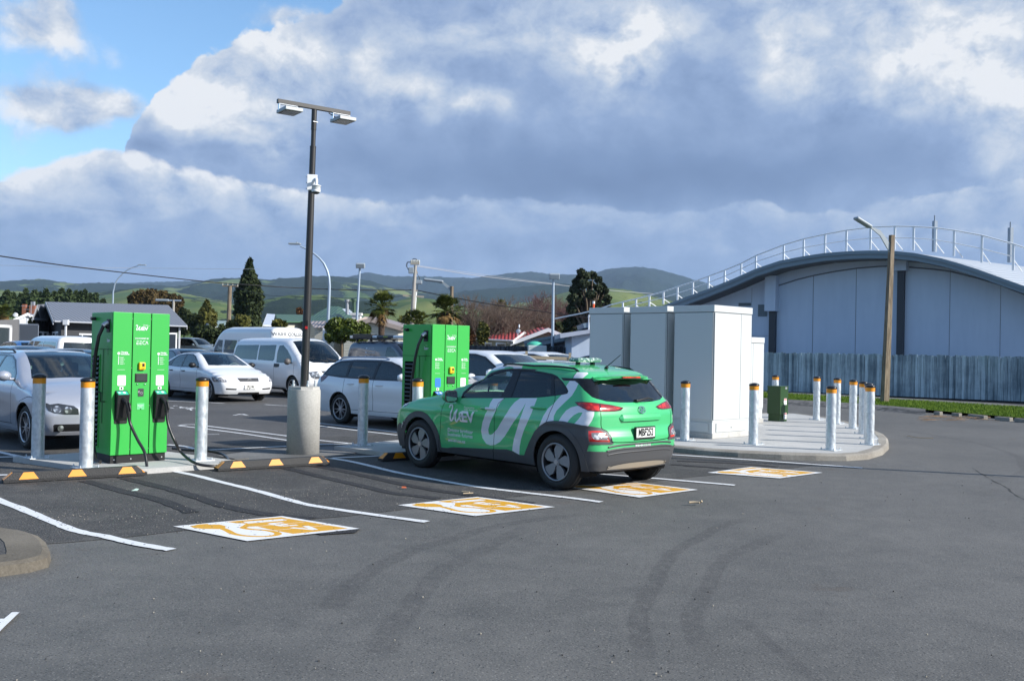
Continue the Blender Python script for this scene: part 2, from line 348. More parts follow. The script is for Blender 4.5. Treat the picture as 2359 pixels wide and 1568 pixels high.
def weev_geo(wd=1.0):
    vs, fs = layered([('a', quads(stroke_geo(WE_STROKES[0], .056)))])['a']
    b = len(vs); v2, f2 = text_geo('EV', .50, .017, 1.0, 'LEFT', .92)
    mx = max(v[0] for v in v2); mn = min(v[0] for v in v2); my = min(v[1] for v in v2); My = max(v[1] for v in v2)
    v2 = [(.50 + (x - mn) / (mx - mn) * .50, .03 + (y - my) / (My - my) * .40) for x, y in v2]
    return [(x * wd, y * wd * .72) for x, y in vs + v2], fs + [tuple(b + i for i in f) for f in f2]
def flat(geo, M_, name, m, parent, lift=0):
    """2-D geometry placed by a function (x, y) -> 3-D point"""
    vs, fs = geo; b = MB(); p = [Vector(M_(x, y)) for x, y in vs]; f = max(fs, key=len) if fs else None
    n = (p[fs[0][1]] - p[fs[0][0]]).cross(p[fs[0][2]] - p[fs[0][0]]).normalized() if fs else Vector()
    b.add([q + n * (i * 2.5e-6) for i, q in enumerate(p)], fs); return b.build(name, m, parent, fix=False)

# ------------------------------------------------------------------ picking points of the place from measured directions
def ray(u, v): return CR * (u - CX) / F - CU * (v - CY) / F + fw
def G(u, v, z=0):
    d = ray(u, v); t = (z - EYE) / d[2]; return Vector((d[0] * t, d[1] * t, z))
def P(u, v, y):
    d = ray(u, v); return Vector((d[0] * y / d[1], y, EYE + d[2] * y / d[1]))
def PL(u, v, p0, n):
    d = Vector(ray(u, v)); o = Vector((0, 0, EYE)); t = (Vector(p0) - o).dot(Vector(n)) / d.dot(Vector(n)); return o + d * t
Z1 = lambda x, y: (x / 4, 662.3 + y / 4); Z2 = lambda x, y: (345.6 + x / 4, 662.3 + y / 4); Z3 = lambda x, y: (691.1 + x / 4, 662.3 + y / 4)
E1 = Vector((.696, -.718, 0)); E2 = Vector((.718, .696, 0))     # the site's two main directions
A1 = math.atan2(E1.y, E1.x); A2 = math.atan2(E2.y, E2.x)

# ------------------------------------------------------------------ vehicle bodies
def smooth_tab(pts, w=.06, n=600):
    xs = np.array([p[0] for p in pts]); ys = np.array([p[1] for p in pts])
    g = np.linspace(xs[0] - .3, xs[-1] + .3, n); v = np.interp(g, xs, ys)
    # keep slope outside
    sl0 = (ys[1] - ys[0]) / (xs[1] - xs[0]); sl1 = (ys[-1] - ys[-2]) / (xs[-1] - xs[-2])
    v = np.where(g < xs[0], ys[0] + (g - xs[0]) * sl0, v); v = np.where(g > xs[-1], ys[-1] + (g - xs[-1]) * sl1, v)
    k = max(1, int(w / (g[1] - g[0])))
    ker = np.ones(2 * k + 1) / (2 * k + 1)
    for _ in range(2): v = np.convolve(np.pad(v, k, mode='edge'), ker, mode='valid')
    return lambda x: np.interp(x, g, v)
def pip(px, py, poly):
    poly = np.asarray(poly, float); x0, y0 = poly[:, 0], poly[:, 1]; x1, y1 = np.roll(x0, -1), np.roll(y0, -1)
    ins = np.zeros(len(px), bool)
    for a, b, c, d in zip(x0, y0, x1, y1):
        cond = ((b > py) != (d > py))
        with np.errstate(divide='ignore', invalid='ignore'): xi = (c - a) * (py - b) / (d - b + 1e-12) + a
        ins ^= cond & (px < xi)
    return ins
class Car:
    """body described by a smooth implicit surface; x forward, y left, z up"""
    def __init__(s, T, W, XR, XF, zb=.24, zcr=1.3, zcf=.8, crown=.05, cR=.12, cF=.16, k1=.10, k2=.16, tw=.05, taperF=.07, taperR=.05, mid=1.3, inset=.12, bulR=.03, bulF=.05, kt=.045, bow=.10):
        s.T = smooth_tab(T, tw); s.W = smooth_tab(W, .035); s.XR = smooth_tab(XR, .02); s.XF = smooth_tab(XF, .04)
        s.__dict__.update(zb=zb, zcr=zcr, zcf=zcf, crown=crown, cR=cR, cF=cF, k1=k1, k2=k2, tF=taperF, tR=taperR, mid=mid, inset=inset, bulR=bulR, bulF=bulF, kt=kt, bow=bow)
        s.x0 = min(p[1] for p in XR) - .3; s.x1 = max(p[1] for p in XF) + .3; s.feat = []; s.bumps = []
        s.xr, s.xf = XR[0][1], XF[0][1]
    def d(s, x, y, z):
        ay = np.abs(y); L1 = s.x1 - s.mid; L0 = s.mid - s.x0
        w = s.W(z) - s.tF * np.clip((x - s.mid) / L1, 0, 1) ** 3 - s.tR * np.clip((s.mid - x) / L0, 0, 1) ** 3
        for f in s.bumps: w = w + f(x, z)
        ds = (ay - w) * .95; dt = z - (s.T(x - s.bow * (1 - np.minimum(ay / .62, 1.15) ** 2) * np.clip((x - s.mid + .3) / .5, 0, 1)) - s.crown * ay ** 2); dr = (s.XR(z) + s.cR * ay ** 2) - x; df = x - (s.XF(z) - s.cF * ay ** 2)
        def sm(a, b, k):
            h = np.maximum(k - np.abs(a - b), 0) / k; return np.maximum(a, b) + h * h * k * .25
        return sm(sm(ds, dt, s.k1), sm(dr, df, .1), s.k2)
    def bis(s, fn, lo, hi):
        lo = lo * 1.0; hi = hi * 1.0
        for _ in range(28):
            m = (lo + hi) / 2; c = fn(m) > 0; hi = np.where(c, m, hi); lo = np.where(c, lo, m)
        return (lo + hi) / 2
    def solY(s, x, z): return s.bis(lambda y: s.d(x, y, z), np.zeros_like(x), np.full_like(x, 1.4))
    def solZ(s, x, y): return s.bis(lambda z: s.d(x, y, z), np.full_like(x, .45), np.full_like(x, 3.2))
    def solXr(s, y, z): return -s.bis(lambda q: s.d(-q, y, z), np.full_like(y, -s.mid), np.full_like(y, -s.x0 + .5))
    def solXf(s, y, z): return s.bis(lambda q: s.d(q, y, z), np.full_like(y, s.mid), np.full_like(y, s.x1 + .5))
    def nrm(s, p):
        e = 2e-3; x, y, z = p[:, 0], p[:, 1], p[:, 2]
        g = np.stack([s.d(x + e, y, z) - s.d(x - e, y, z), s.d(x, y + e, z) - s.d(x, y - e, z), s.d(x, y, z + e) - s.d(x, y, z - e)], 1)
        return g / (np.linalg.norm(g, axis=1, keepdims=True) + 1e-9)
    def place(s, root, loc, ang):
        s.root = root; s.loc = np.array(loc, float); s.ang = ang; root.location = loc; root.rotation_euler = (0, 0, ang)
        c, n = math.cos(ang), math.sin(ang); s.Rl = np.array([[c, n, 0], [-n, c, 0], [0, 0, 1.]])
    def hit(s, u, v):
        """point of the body surface (in the car's own axes) lying in a measured direction"""
        o = s.Rl @ (np.array([0, 0, EYE]) - s.loc); d = s.Rl @ np.array(ray(u, v)); d = d / np.linalg.norm(d)
        dist = np.linalg.norm(o); ts = np.linspace(max(dist - 5, .5), dist + 5, 900); p = o[None] + d[None] * ts[:, None]
        f = s.d(p[:, 0], p[:, 1], p[:, 2]); i = np.where(f < 0)[0]
        if len(i) == 0: return p[np.argmin(f)]
        lo, hi = ts[max(i[0] - 1, 0)], ts[i[0]]
        for _ in range(20):
            m = (lo + hi) / 2; q = o + d * m
            if s.d(q[0], q[1], q[2]) < 0: hi = m
            else: lo = m
        return o + d * hi
    def hits(s, pts, sub=.10):
        out = []
        for i, a in enumerate(pts):
            b = pts[(i + 1) % len(pts)]; n = 4
            for k in range(n): out.append(s.hit(a[0] + (b[0] - a[0]) * k / n, a[1] + (b[1] - a[1]) * k / n))
        return np.array(out)
    # features: polygons given as 3-D points; used on the listed panels
    def add(s, part, m, pts3, doms, off=0., sides='LR'):
        s.feat.append(dict(part=part, m=m, p=np.array(pts3, float), doms=doms, off=off, sides=sides))
    def side(s, part, m, xz, off=0., sides='LR'): s.add(part, m, [(x, 0, z) for x, z in xz], 'S', off, sides)
    def rear(s, part, m, yz, off=0., mirror=False):
        s.add(part, m, [(0, y, z) for y, z in yz], 'R', off)
        if mirror: s.add(part, m, [(0, -y, z) for y, z in yz], 'R', off)
    def front(s, part, m, yz, off=0., mirror=False):
        s.add(part, m, [(0, y, z) for y, z in yz], 'F', off)
        if mirror: s.add(part, m, [(0, -y, z) for y, z in yz], 'F', off)
    def top(s, part, m, xy, off=0.): s.add(part, m, [(x, y, 0) for x, y in xy], 'T', off)
    def line(s, pts, w=.007, dom='S', sides='LR'):
        vs, fs = stroke_geo(pts, w); n = len(vs) // 2; poly = [vs[2 * i] for i in range(n)] + [vs[2 * i + 1] for i in range(n - 1, -1, -1)]
        p3 = [(a, 0, b) if dom == 'S' else (0, a, b) if dom in 'RF' else (a, b, 0) for a, b in poly]
        s.add('=', SEAM, p3, dom, 0, sides)
    def mesh_panels(s, body_m, body_name='body', h=.05, extra_hide=None):
        ins = s.inset; nz = 30
        def seam(zc, sol):
            z = np.linspace(s.zb, zc, nz); y = s.W(z) - s.tF * .5 - ins; x = sol(y, z); return x, y, z
        xr, yr, zr = seam(s.zcr, s.solXr); xf, yf, zf = seam(s.zcf, s.solXf)
        nx = 120; xt = np.linspace(xr[-1], xf[-1], nx); Tt = s.T(xt) - s.kt
        br = np.clip((xt - xr[-1]) / .22, 0, 1); bf = np.clip((xf[-1] - xt) / .30, 0, 1); sm = lambda q: q * q * (3 - 2 * q)
        zt = Tt - (s.T(xr[-1]) - s.kt - s.zcr) * (1 - sm(br)) - (s.T(xf[-1]) - s.kt - s.zcf) * (1 - sm(bf))
        yt = s.solY(xt, zt)
        side_poly = list(zip(xr, zr))[::-1] + [(x, s.zb) for x in np.linspace(xr[0], xf[0], 60)[1:-1]] + list(zip(xf, zf)) + list(zip(xt, zt))[::-1][1:-1]
        ny = 24
        def endpoly(y, z, zc, bul):
            yy = np.linspace(y[-1], -y[-1], ny); zz = zc + bul * (1 - (yy / y[-1]) ** 2)
            return list(zip(-y[::-1], z[::-1])) + [(a, s.zb) for a in np.linspace(-y[0], y[0], ny)[1:-1]] + list(zip(y, z)) + list(zip(yy, zz))[1:-1], yy, zz
        rp, ry, rz = endpoly(yr, zr, s.zcr, s.bulR); fp, fy, fz = endpoly(yf, zf, s.zcf, s.bulF)
        rx = s.solXr(ry, rz); fx = s.solXf(fy, fz)
        tp = list(zip(xt, yt)) + list(zip(fx, fy))[1:-1] + list(zip(xt, -yt))[::-1] + list(zip(rx, ry))[::-1][1:-1]
        s.parts = {}
        for dom, poly, lift in (('S', side_poly, lambda a, b: np.stack([a, s.solY(a, b), b], 1)), ('R', rp, lambda a, b: np.stack([s.solXr(a, b), a, b], 1)),
                                ('F', fp, lambda a, b: np.stack([s.solXf(a, b), a, b], 1)), ('T', tp, lambda a, b: np.stack([a, b, s.solZ(a, b)], 1))):
            fe = [f for f in s.feat if dom in f['doms']]
            ix = {'S': (0, 2), 'R': (1, 2), 'F': (1, 2), 'T': (0, 1)}[dom]
            poly = np.array(poly); pts = [tuple(p) for p in poly]; edges = [(i, (i + 1) % len(poly)) for i in range(len(poly))]
            for f in fe:
                q = f['p'][:, ix]; f['q'] = q
                # densify long edges
                dq = []
                for a, b in zip(q, np.roll(q, -1, 0)):
                    n = max(1, int(np.linalg.norm(b - a) / h)); dq += [a + (b - a) * k / n for k in range(n)]
                b0 = len(pts); pts += [tuple(p) for p in dq]; edges += [(b0 + i, b0 + (i + 1) % len(dq)) for i in range(len(dq))]
            lo, hi = poly.min(0), poly.max(0)
            gx, gy = np.meshgrid(np.arange(lo[0] + h / 2, hi[0], h), np.arange(lo[1] + h / 2, hi[1], h)); gx = gx.ravel(); gy = gy.ravel()
            gx = gx + RNG.uniform(-.1, .1, gx.shape) * h; k = pip(gx, gy, poly); pts += list(zip(gx[k], gy[k]))
            r = delaunay_2d_cdt([Vector(p) for p in pts], edges, [], 0, 1e-5)
            V2 = np.array([(v.x, v.y) for v in r[0]]); Tr = np.array([f for f in r[2] if len(f) == 3])
            cc = V2[Tr].mean(1); k = pip(cc[:, 0], cc[:, 1], poly); Tr = Tr[k]; cc = cc[k]
            e = V2[Tr]; area = np.abs(np.cross(e[:, 1] - e[:, 0], e[:, 2] - e[:, 0])); k = area > 1e-9; Tr = Tr[k]; cc = cc[k]
            V3 = lift(V2[:, 0], V2[:, 1]); N3 = s.nrm(V3)
            for side in ((1, -1) if dom == 'S' else (0,)):
                part = np.array([body_name] * len(Tr), dtype=object); mm = np.zeros(len(Tr), int); off = np.zeros(len(Tr)); ml = [body_m]
                for f in fe:
                    if side == 1 and 'L' not in f['sides'] or side == -1 and 'R' not in f['sides']: continue
                    k = pip(cc[:, 0], cc[:, 1], f['q'])
                    if f['m'] not in ml: ml.append(f['m'])
                    if f['part'] == '+':      # a mark on the paint only
                        k &= (mm == 0)
                        mm[k] = ml.index(f['m']); continue
                    if f['part'] == '=':
                        mm[k] = ml.index(f['m']); continue
                    part[k] = f['part']; off[k] = f['off']
                    if f['m'] is not None: mm[k] = ml.index(f['m'])
                    elif f['m'] is None: pass
                vv = V3 * ([1, -1, 1] if side == -1 else 1); nn = N3 * ([1, -1, 1] if side == -1 else 1)
                for pn in set(part):
                    if pn == 'HOLE': continue
                    k = part == pn; t = Tr[k]; m_ = [ml[i] for i in mm[k]]; of = off[k].mean() if k.any() else 0
                    key = pn if (dom != 'S' or pn == body_name or pn[-2:] in ('#L', '#R') or pn.endswith('!')) else pn + '|' + ('L' if side == 1 else 'R')
                    s.parts.setdefault(key, []).append((vv + nn * of, nn, t, m_, vv))
        objs = {}
        for key, chunks in s.parts.items():
            name = key.split('|')[0].split('#')[0].rstrip('!'); v = []; nn = []; fa = []; mi = []; ms = []
            for vv, nr, t, m_, base in chunks:
                used, inv = np.unique(t, return_inverse=True); t2 = inv.reshape(t.shape); b0 = len(v)
                # orient with the surface normal
                a, b, c = vv[used][t2[:, 0]], vv[used][t2[:, 1]], vv[used][t2[:, 2]]
                fl = (np.cross(b - a, c - a) * nr[used][t2[:, 0]]).sum(1) < 0; t2 = t2.copy(); t2[fl] = t2[fl][:, ::-1]
                v += vv[used].tolist(); nn += nr[used].tolist(); fa += (t2 + b0).tolist()
                for m0 in m_:
                    if m0 not in ms: ms.append(m0)
                mi += [ms.index(m0) for m0 in m_]
                # skirt inwards along the borders of the panel
                ec = {}
                for (i, j, k), m0 in zip(t2.tolist(), m_):
                    for p, q in ((i, j), (j, k), (k, i)): ec[(p, q)] = ms.index(m0)
                bd = [(p, q) for (p, q) in ec if (q, p) not in ec]
                for p, q in bd:
                    A, B = vv[used][p], vv[used][q]; Ai, Bi = A - nr[used][p] * .014, B - nr[used][q] * .014
                    b1 = len(v); v += [A.tolist(), B.tolist(), Bi.tolist(), Ai.tolist()]; nn += [[0, 0, 0]] * 4; fa.append([b1, b1 + 3, b1 + 2, b1 + 1]); mi.append(ec[(p, q)])
            me = bpy.data.meshes.new(name); me.from_pydata(v, [], fa); me.polygons.foreach_set('material_index', mi)
            me.polygons.foreach_set('use_smooth', [True] * len(fa)); me.update()
            me.normals_split_custom_set_from_vertices(nn)
            objs[key] = link(name, me, s.root, ms)
        s.objs = objs; return objs
    def onside(s, geo, x0, z0, sx=1, sz=1, side=1, lift=.003, name='lettering', m=None, parent=None, reverse=True):
        """lettering laid on the flank: text runs rearwards on the left flank, forwards on the right"""
        vs, fs = fine_geo(geo); a = np.array([p[0] for p in vs]) * sx; b = np.array([p[1] for p in vs]) * sz
        x = x0 - a * side; z = z0 + b; y = s.solY(x, z); p = np.stack([x, y, z], 1); n = s.nrm(p); p = p + n * (lift + np.arange(len(x))[:, None] * 3e-6)
        p[:, 1] *= side; bld = MB(); bld.add(p, fs); return bld.build(name, m or WHITEV, parent or s.root, fix=False)
    def onrear(s, geo, y0, z0, lift=.003, name='lettering', m=None, parent=None, front=False):
        vs, fs = fine_geo(geo); a = np.array([p[0] for p in vs]); b = np.array([p[1] for p in vs]); y = (y0 + a) if front else (y0 - a); z = z0 + b
        x = (s.solXf if front else s.solXr)(y, z); p = np.stack([x, y, z], 1) + s.nrm(np.stack([x, y, z], 1)) * lift
        bld = MB(); bld.add(p, fs); return bld.build(name, m or WHITEV, parent or s.root, fix=False)

def wheel(root, x, y, r, w=.215, rim=.235, style='blade5', side=1, mats=(SILV, DARKAL), steer=0):
    """tyre, rim and spokes; side +1 = outer face towards +y"""
    M = Matrix.Translation((x, y, r)) @ Matrix.Rotation(steer, 4, 'Z') @ (Matrix.Rotation(math.pi, 4, 'Z') if side < 0 else Matrix.Identity(4))
    h = w / 2; b = MB()
    prof = [(rim - .005, -h + .02), (rim + .02, -h + .004), (r - .05, -h - .004), (r - .018, -h + .018), (r - .003, -h + .04)]
    for g in (-.5, 0, .5):
        yy = g * (w - .1); prof += [(r, yy - .008), (r - .008, yy - .006), (r - .008, yy + .006), (r, yy + .008)]
    prof += [(r - .003, h - .04), (r - .018, h - .018), (r - .05, h + .004), (rim + .02, h - .004), (rim - .005, h - .02)]
    b.lathe(prof, 56, 0, axis='Y')
    ty = b.build('tyre', RUBBER, None, fix=True)
    me = ty.data; me.transform(M); ty.name = 'wheel'; me.name = 'wheel'
    # the tyre mesh carries the wheel: rim is its child
    ty.parent = root
    c = MB()
    c.lathe([(rim, h - .02), (rim + .004, h - .006), (rim - .010, h - .004), (rim - .018, h - .016), (rim - .022, -.02), (rim - .03, -h + .02)], 56, 0, axis='Y', mis=[0, 0, 0, 1, 1])
    c.lathe([(.001, -.035), (rim - .05, -.035), (rim - .022, -.03)], 32, 1, axis='Y')
    c.lathe([(.001, .0), (.13, .0), (.135, -.02)], 32, 2, axis='Y')
    def plate(poly, y0, y1, mi):
        c.prism([(q[0], q[1]) for q in poly], y0, y1, mi, plane='XZ')
    def rot(p, a): return (p[0] * math.cos(a) - p[1] * math.sin(a), p[0] * math.sin(a) + p[1] * math.cos(a))
    yo = h - .028
    if style == 'blade5':
        for i in range(5):
            a = R_(90 + 72 * i + 8)
            main = [(.045, -.030), (rim * .62, -.062), (rim - .012, -.035), (rim - .010, .045), (rim * .8, .082), (rim * .48, .055), (.05, .028)]
            plate([rot(p, a) for p in main], yo - .03, yo, 0)
            tri = [(rim * .56, .062), (rim * .8, .086), (rim - .011, .050), (rim - .014, .098), (rim * .72, .100)]
            plate([rot(p, a) for p in tri], yo - .032, yo - .008, 3)
            c.cyl(*[(q[0], yy, q[1]) for q, yy in ((rot((.062, 0), a + R_(36)), yo - .03), (rot((.062, 0), a + R_(36)), yo + .004))], .0095, n=8, mi=3)
    elif style == 'thin10':
        for i in range(5):
            for sgn in (-1, 1):
                a = R_(90 + 72 * i)
                plate([rot(p, a) for p in ((.04, sgn * .006), (.04, sgn * .030), (rim - .012, sgn * .085 + .007), (rim - .012, sgn * .085 - .007))], yo - .03, yo, 0)
    elif style == 'spoke5':
        for i in range(5):
            a = R_(90 + 72 * i)
            for sgn in (-1, 1):
                plate([rot(p, a) for p in ((.04, sgn * .004), (.05, sgn * .032), (rim - .012, sgn * .062), (rim - .012, sgn * .030))], yo - .03, yo, 0)
    else:
        for i in range(7):
            a = R_(90 + 360 / 7 * i); plate([rot(p, a) for p in ((.04, -.022), (rim - .012, -.028), (rim - .012, .028), (.04, .022))], yo - .03, yo, 0)
    c.cyl((0, yo - .04, 0), (0, yo + .004, 0), .05, n=20, mi=0); c.cyl((0, yo, 0), (0, yo + .012, 0), .03, n=20, mi=4)
    ri = c.build('rim', [mats[0], mats[1], DARKIN, DARKAL, SILV], None)
    ri.data.transform(M); ri.parent = ty
    return ty
def wells(car, xs, car_r, r, mats=DARKIN, yin=.5, yout=.84):
    b = MB()
    for x in xs:
        for sd in (1, -1):
            n = 20; vs = []
            for yy in (yin, yout):
                for k in range(n + 1):
                    a = R_(-25 + 230 * k / n); vs.append((x + (r + .03) * math.cos(a), sd * yy, car_r + (r + .03) * math.sin(a)))
            b.add(vs, [(k, k + 1, n + 2 + k, n + 1 + k) for k in range(n)])
            b.add([(x, sd * yin, car_r)] + vs[:n + 1], [(0, k + 1, k + 2) for k in range(n)]); b.build('wheel_well', mats, car.root); b = MB()
def circle(x, z, r, a0=0, a1=360, n=40): return [(x + r * math.cos(R_(a0 + (a1 - a0) * k / n)), z + r * math.sin(R_(a0 + (a1 - a0) * k / n))) for k in range(n + (0 if a1 - a0 == 360 else 1))]
def rpoly(cx, cy, w, h, r=.02, n=4, sk=0):
    out = []
    for sx, sy, a in ((1, 1, 0), (-1, 1, 90), (-1, -1, 180), (1, -1, 270)):
        for k in range(n + 1):
            t = R_(a + 90 * k / n); yy = sy * (h / 2 - r) + r * math.sin(t); out.append((cx + sx * (w / 2 - r) + r * math.cos(t) + sk * yy, cy + yy))
    return out
def seats(root, rows, m=DARKIN, zf=.30, w=.5, top=1.0, head=1.18, ys=(.37, -.37)):
    b = MB()
    for x in rows:
        for y in ys:
            b.box((x + .05, y, zf + .14), (.52, w, .22), bev=.05); b.box((x - .26, y, (zf + top) / 2 + .06), (.16, w, top - zf - .1), bev=.06, R=Matrix.Rotation(-.22, 3, 'Y'))
            b.box((x - .36, y, head), (.10, .26, .19), bev=.045, R=Matrix.Rotation(-.15, 3, 'Y')); b.cyl((x - .35, y - .05, top - .06), (x - .36, y - .05, head), .008); b.cyl((x - .35, y + .05, top - .06), (x - .36, y + .05, head), .008)
    return b.build('seats', m, root)

# ------------------------------------------------------------------ the ground and its markings
def asphalt(name, c0, c1, rough=.8, speck=.5, coarse=1., rings=False, bumpy=.5, band=False):
    def fn(t, b):
        p = t.pos(); big = t.noise(p, .35, 5, .6); mid = t.noise(p, 3.2, 6, .65); fine = t.noise(p, 130 / coarse, 3, .7)
        v = t.voro(p, 95 / coarse, out='Color'); vs = t.xyz(v)[0]; vd = t.voro(p, 95 / coarse)
        f = t.m('ADD', t.m('MULTIPLY', big, .42), t.m('MULTIPLY', mid, .30)); f = t.m('ADD', f, t.m('MULTIPLY', fine, .38))
        col = t.mix(t.smooth(f, .30, .78), c0, c1)
        st = t.m('MULTIPLY', t.m('GREATER_THAN', vs, .88), t.m('LESS_THAN', vd, .40)); col = t.mix(t.m('MULTIPLY', st, speck), col, (.36, .35, .32))
        dk = t.m('MULTIPLY', t.m('LESS_THAN', vs, .16), t.m('LESS_THAN', vd, .45)); col = t.mix(t.m('MULTIPLY', dk, .75), col, (.018, .018, .018))
        st2 = t.voro(p, 9 / coarse, out='Color'); sd = t.voro(p, 9 / coarse); chip = t.m('MULTIPLY', t.m('GREATER_THAN', t.xyz(st2)[1], .90), t.m('LESS_THAN', sd, .055)); col = t.mix(t.m('MULTIPLY', chip, .7), col, (.30, .28, .24))
        # brownish stains
        sn = t.smooth(t.noise(t.v('ADD', p, (40, 0, 0)), 1.1, 4, .6), .64, .74); col = t.mix(t.m('MULTIPLY', sn, .30), col, (.075, .052, .036))
        if rings:   # rubber laid down by turning tyres
            wob = t.m('MULTIPLY', t.m('SUBTRACT', t.noise(p, .8, 3), .5), .25); tot = None
            for (cx, cy, r, w, a, ang, spread) in rings:
                dv = t.v('SUBTRACT', p, (cx, cy, 0)); L = t.m('ADD', t.v('LENGTH', dv), wob); xy = t.xyz(dv)
                rr = t.m('ABSOLUTE', t.m('SUBTRACT', L, r)); k = t.m('SUBTRACT', 1, t.smooth(rr, w * .40, w * .66))
                th = t.m('ARCTAN2', xy[1], xy[0]); k = t.m('MULTIPLY', k, t.m('SUBTRACT', 1, t.smooth(t.m('ABSOLUTE', t.m('SUBTRACT', th, R_(ang))), R_(spread * .6), R_(spread))))
                k = t.m('MULTIPLY', k, t.m('MULTIPLY', a * 1.15, t.smooth(t.noise(p, 14, 5, .75), .30, .65))); tot = k if tot is None else t.m('MAXIMUM', tot, k)
            col = t.mix(tot, col, (.045, .043, .043))
        if band:
            col = t.mix(t.m('MULTIPLY', t.smooth(t.noise(p, 1.6, 6, .7), .52, .70), .35), col, (.13, .125, .115))
        t.put(b.inputs['Base Color'], col)
        h = t.m('ADD', t.m('MULTIPLY', fine, .5), t.m('MULTIPLY', t.voro(p, 70 / coarse), 1.0)); h = t.m('ADD', h, t.m('MULTIPLY', mid, .6))
        t.put(b.inputs['Normal'], t.bump(h, bumpy, .006 * coarse))
        t.put(b.inputs['Roughness'], t.m('ADD', rough - .08, t.m('MULTIPLY', mid, .16)))
    return mat(name, fn, (.06, .06, .06), rough, spec=.35)
def ring3(p1, p2, p3, w, a, spread=None):
    A_, B_, C_ = [np.array(G(*p)[:2]) for p in (p1, p2, p3)]
    D = 2 * (A_[0] * (B_[1] - C_[1]) + B_[0] * (C_[1] - A_[1]) + C_[0] * (A_[1] - B_[1]))
    ux = ((A_ @ A_) * (B_[1] - C_[1]) + (B_ @ B_) * (C_[1] - A_[1]) + (C_ @ C_) * (A_[1] - B_[1])) / D
    uy = ((A_ @ A_) * (C_[0] - B_[0]) + (B_ @ B_) * (A_[0] - C_[0]) + (C_ @ C_) * (B_[0] - A_[0])) / D
    c = np.array([ux, uy]); r = np.linalg.norm(A_ - c); an = [math.degrees(math.atan2(*(q - c)[::-1])) for q in (A_, B_, C_)]
    mid = an[1]; sp = spread or max(abs(((q - mid + 180) % 360) - 180) for q in an) * 1.5
    return (c[0], c[1], r, w, a, mid, sp)
RINGS = [ring3((720, 1500), (900, 1290), (1130, 1215), .16, .45), ring3((880, 1500), (1010, 1330), (1180, 1230), .16, .4),
         ring3((1475, 1420), (1530, 1300), (1680, 1210), .13, .5), ring3((1600, 1420), (1635, 1330), (1750, 1250), .13, .45), ring3((1660, 1300), (1720, 1430), (1830, 1530), .08, .4), ring3((1950, 975), (2200, 1010), (2350, 1090), .12, .4)]
ASPH = asphalt('worn_asphalt', (.062, .062, .060), (.142, .138, .130), .72, .36, 1.0, RINGS, .35)
NEWA = asphalt('dark_chip_seal', (.028, .028, .029), (.086, .083, .080), .85, .42, 1.3, None, .8, True)
BAND = asphalt('bitumen_band', (.012, .012, .014), (.034, .034, .038), .85, .25, 1.4, None, .6)
def conc(name, c0, c1, stain=.3, bs=.2):
    def fn(t, b):
        p = t.pos(); f = t.m('ADD', t.m('MULTIPLY', t.noise(p, 1.1, 6, .6), .6), t.m('MULTIPLY', t.noise(p, 45, 4, .6), .4)); col = t.mix(t.smooth(f, .3, .72), c0, c1)
        col = t.mix(t.m('MULTIPLY', t.smooth(t.noise(t.v('MULTIPLY', p, (1, 1, .4)), 4, 7, .7), .56, .72), stain), col, tuple(x * .45 for x in c0)); t.put(b.inputs['Base Color'], col)
        t.put(b.inputs['Normal'], t.bump(t.m('ADD', t.noise(p, 60, 4, .7), t.noise(p, 8, 4, .6)), bs, .006))
    return mat(name, fn, c0, .85, spec=.25)
CONC = conc('pale_concrete', (.35, .35, .34), (.47, .465, .45), .16)
KERBC = conc('old_kerb_concrete', (.19, .17, .145), (.34, .32, .28), .5, .5)
OLDC = conc('weathered_concrete', (.10, .10, .10), (.20, .195, .19), .4)
COLC = conc('cast_concrete', (.36, .35, .33), (.56, .55, .52), .35, .35)
def worn_paint(name, c, wear=.5, dirt=(.30, .29, .27)):
    def fn(t, b):
        p = t.pos(); n = t.noise(p, 70, 4, .75); n2 = t.noise(p, 2.5, 5, .65); f = t.m('ADD', t.m('MULTIPLY', n, .6), t.m('MULTIPLY', n2, .4))
        col = t.mix(t.m('MULTIPLY', t.smooth(f, .52, .70), wear), c, dirt)
        sp = t.m('GREATER_THAN', t.xyz(t.voro(p, 60, out='Color'))[0], .985); col = t.mix(sp, col, (.05, .05, .05)); t.put(b.inputs['Base Color'], col); t.put(b.inputs['Normal'], t.bump(n, .4, .004))
    return mat(name, fn, c, .6)
LINEM = worn_paint('road_paint_white', (.66, .67, .68), .55)
YELM = worn_paint('road_paint_orange', (.62, .315, .010), .22, (.4, .22, .05))
YWH = worn_paint('symbol_paint_white', (.70, .70, .70), .3)
def sheet(name, pts, z, m, kind='structure', parent=None):
    b = MB(); b.poly3([(p[0], p[1], z) for p in pts]); o = b.build(name, m, parent, fix=False)
    for f in o.data.polygons:
        if f.normal.z < 0: f.flip()
    if kind: o['kind'] = kind
    return o
# ground: one sheet to the horizon, asphalt near, fields beyond
def groundmat(t, b): pass
GW = 26000
ground_b = MB(); xs_ = [-GW, -120, 160, GW]; ys_ = [-300, 110, GW]
ground = MB(); ground.add([(-GW, -400, 0), (GW, -400, 0), (GW, 110, 0), (-GW, 110, 0)], [(0, 1, 2, 3)]); go = ground.build('ground', ASPH, None, fix=False); go['kind'] = 'structure'
GRASSF = mat('field_grass', lambda t, b: t.put(b.inputs['Base Color'], t.mix(t.smooth(t.noise(t.pos(), .02, 6, .6), .35, .65), (.05, .10, .025), (.10, .14, .04))), (.07, .1, .03), .95, spec=.1)
fb = MB(); fb.add([(-GW, 110, -.02), (GW, 110, -.02), (GW, GW, -.02), (-GW, GW, -.02)], [(0, 1, 2, 3)]); fo = fb.build('terrain', GRASSF, None, fix=False); fo['kind'] = 'structure'
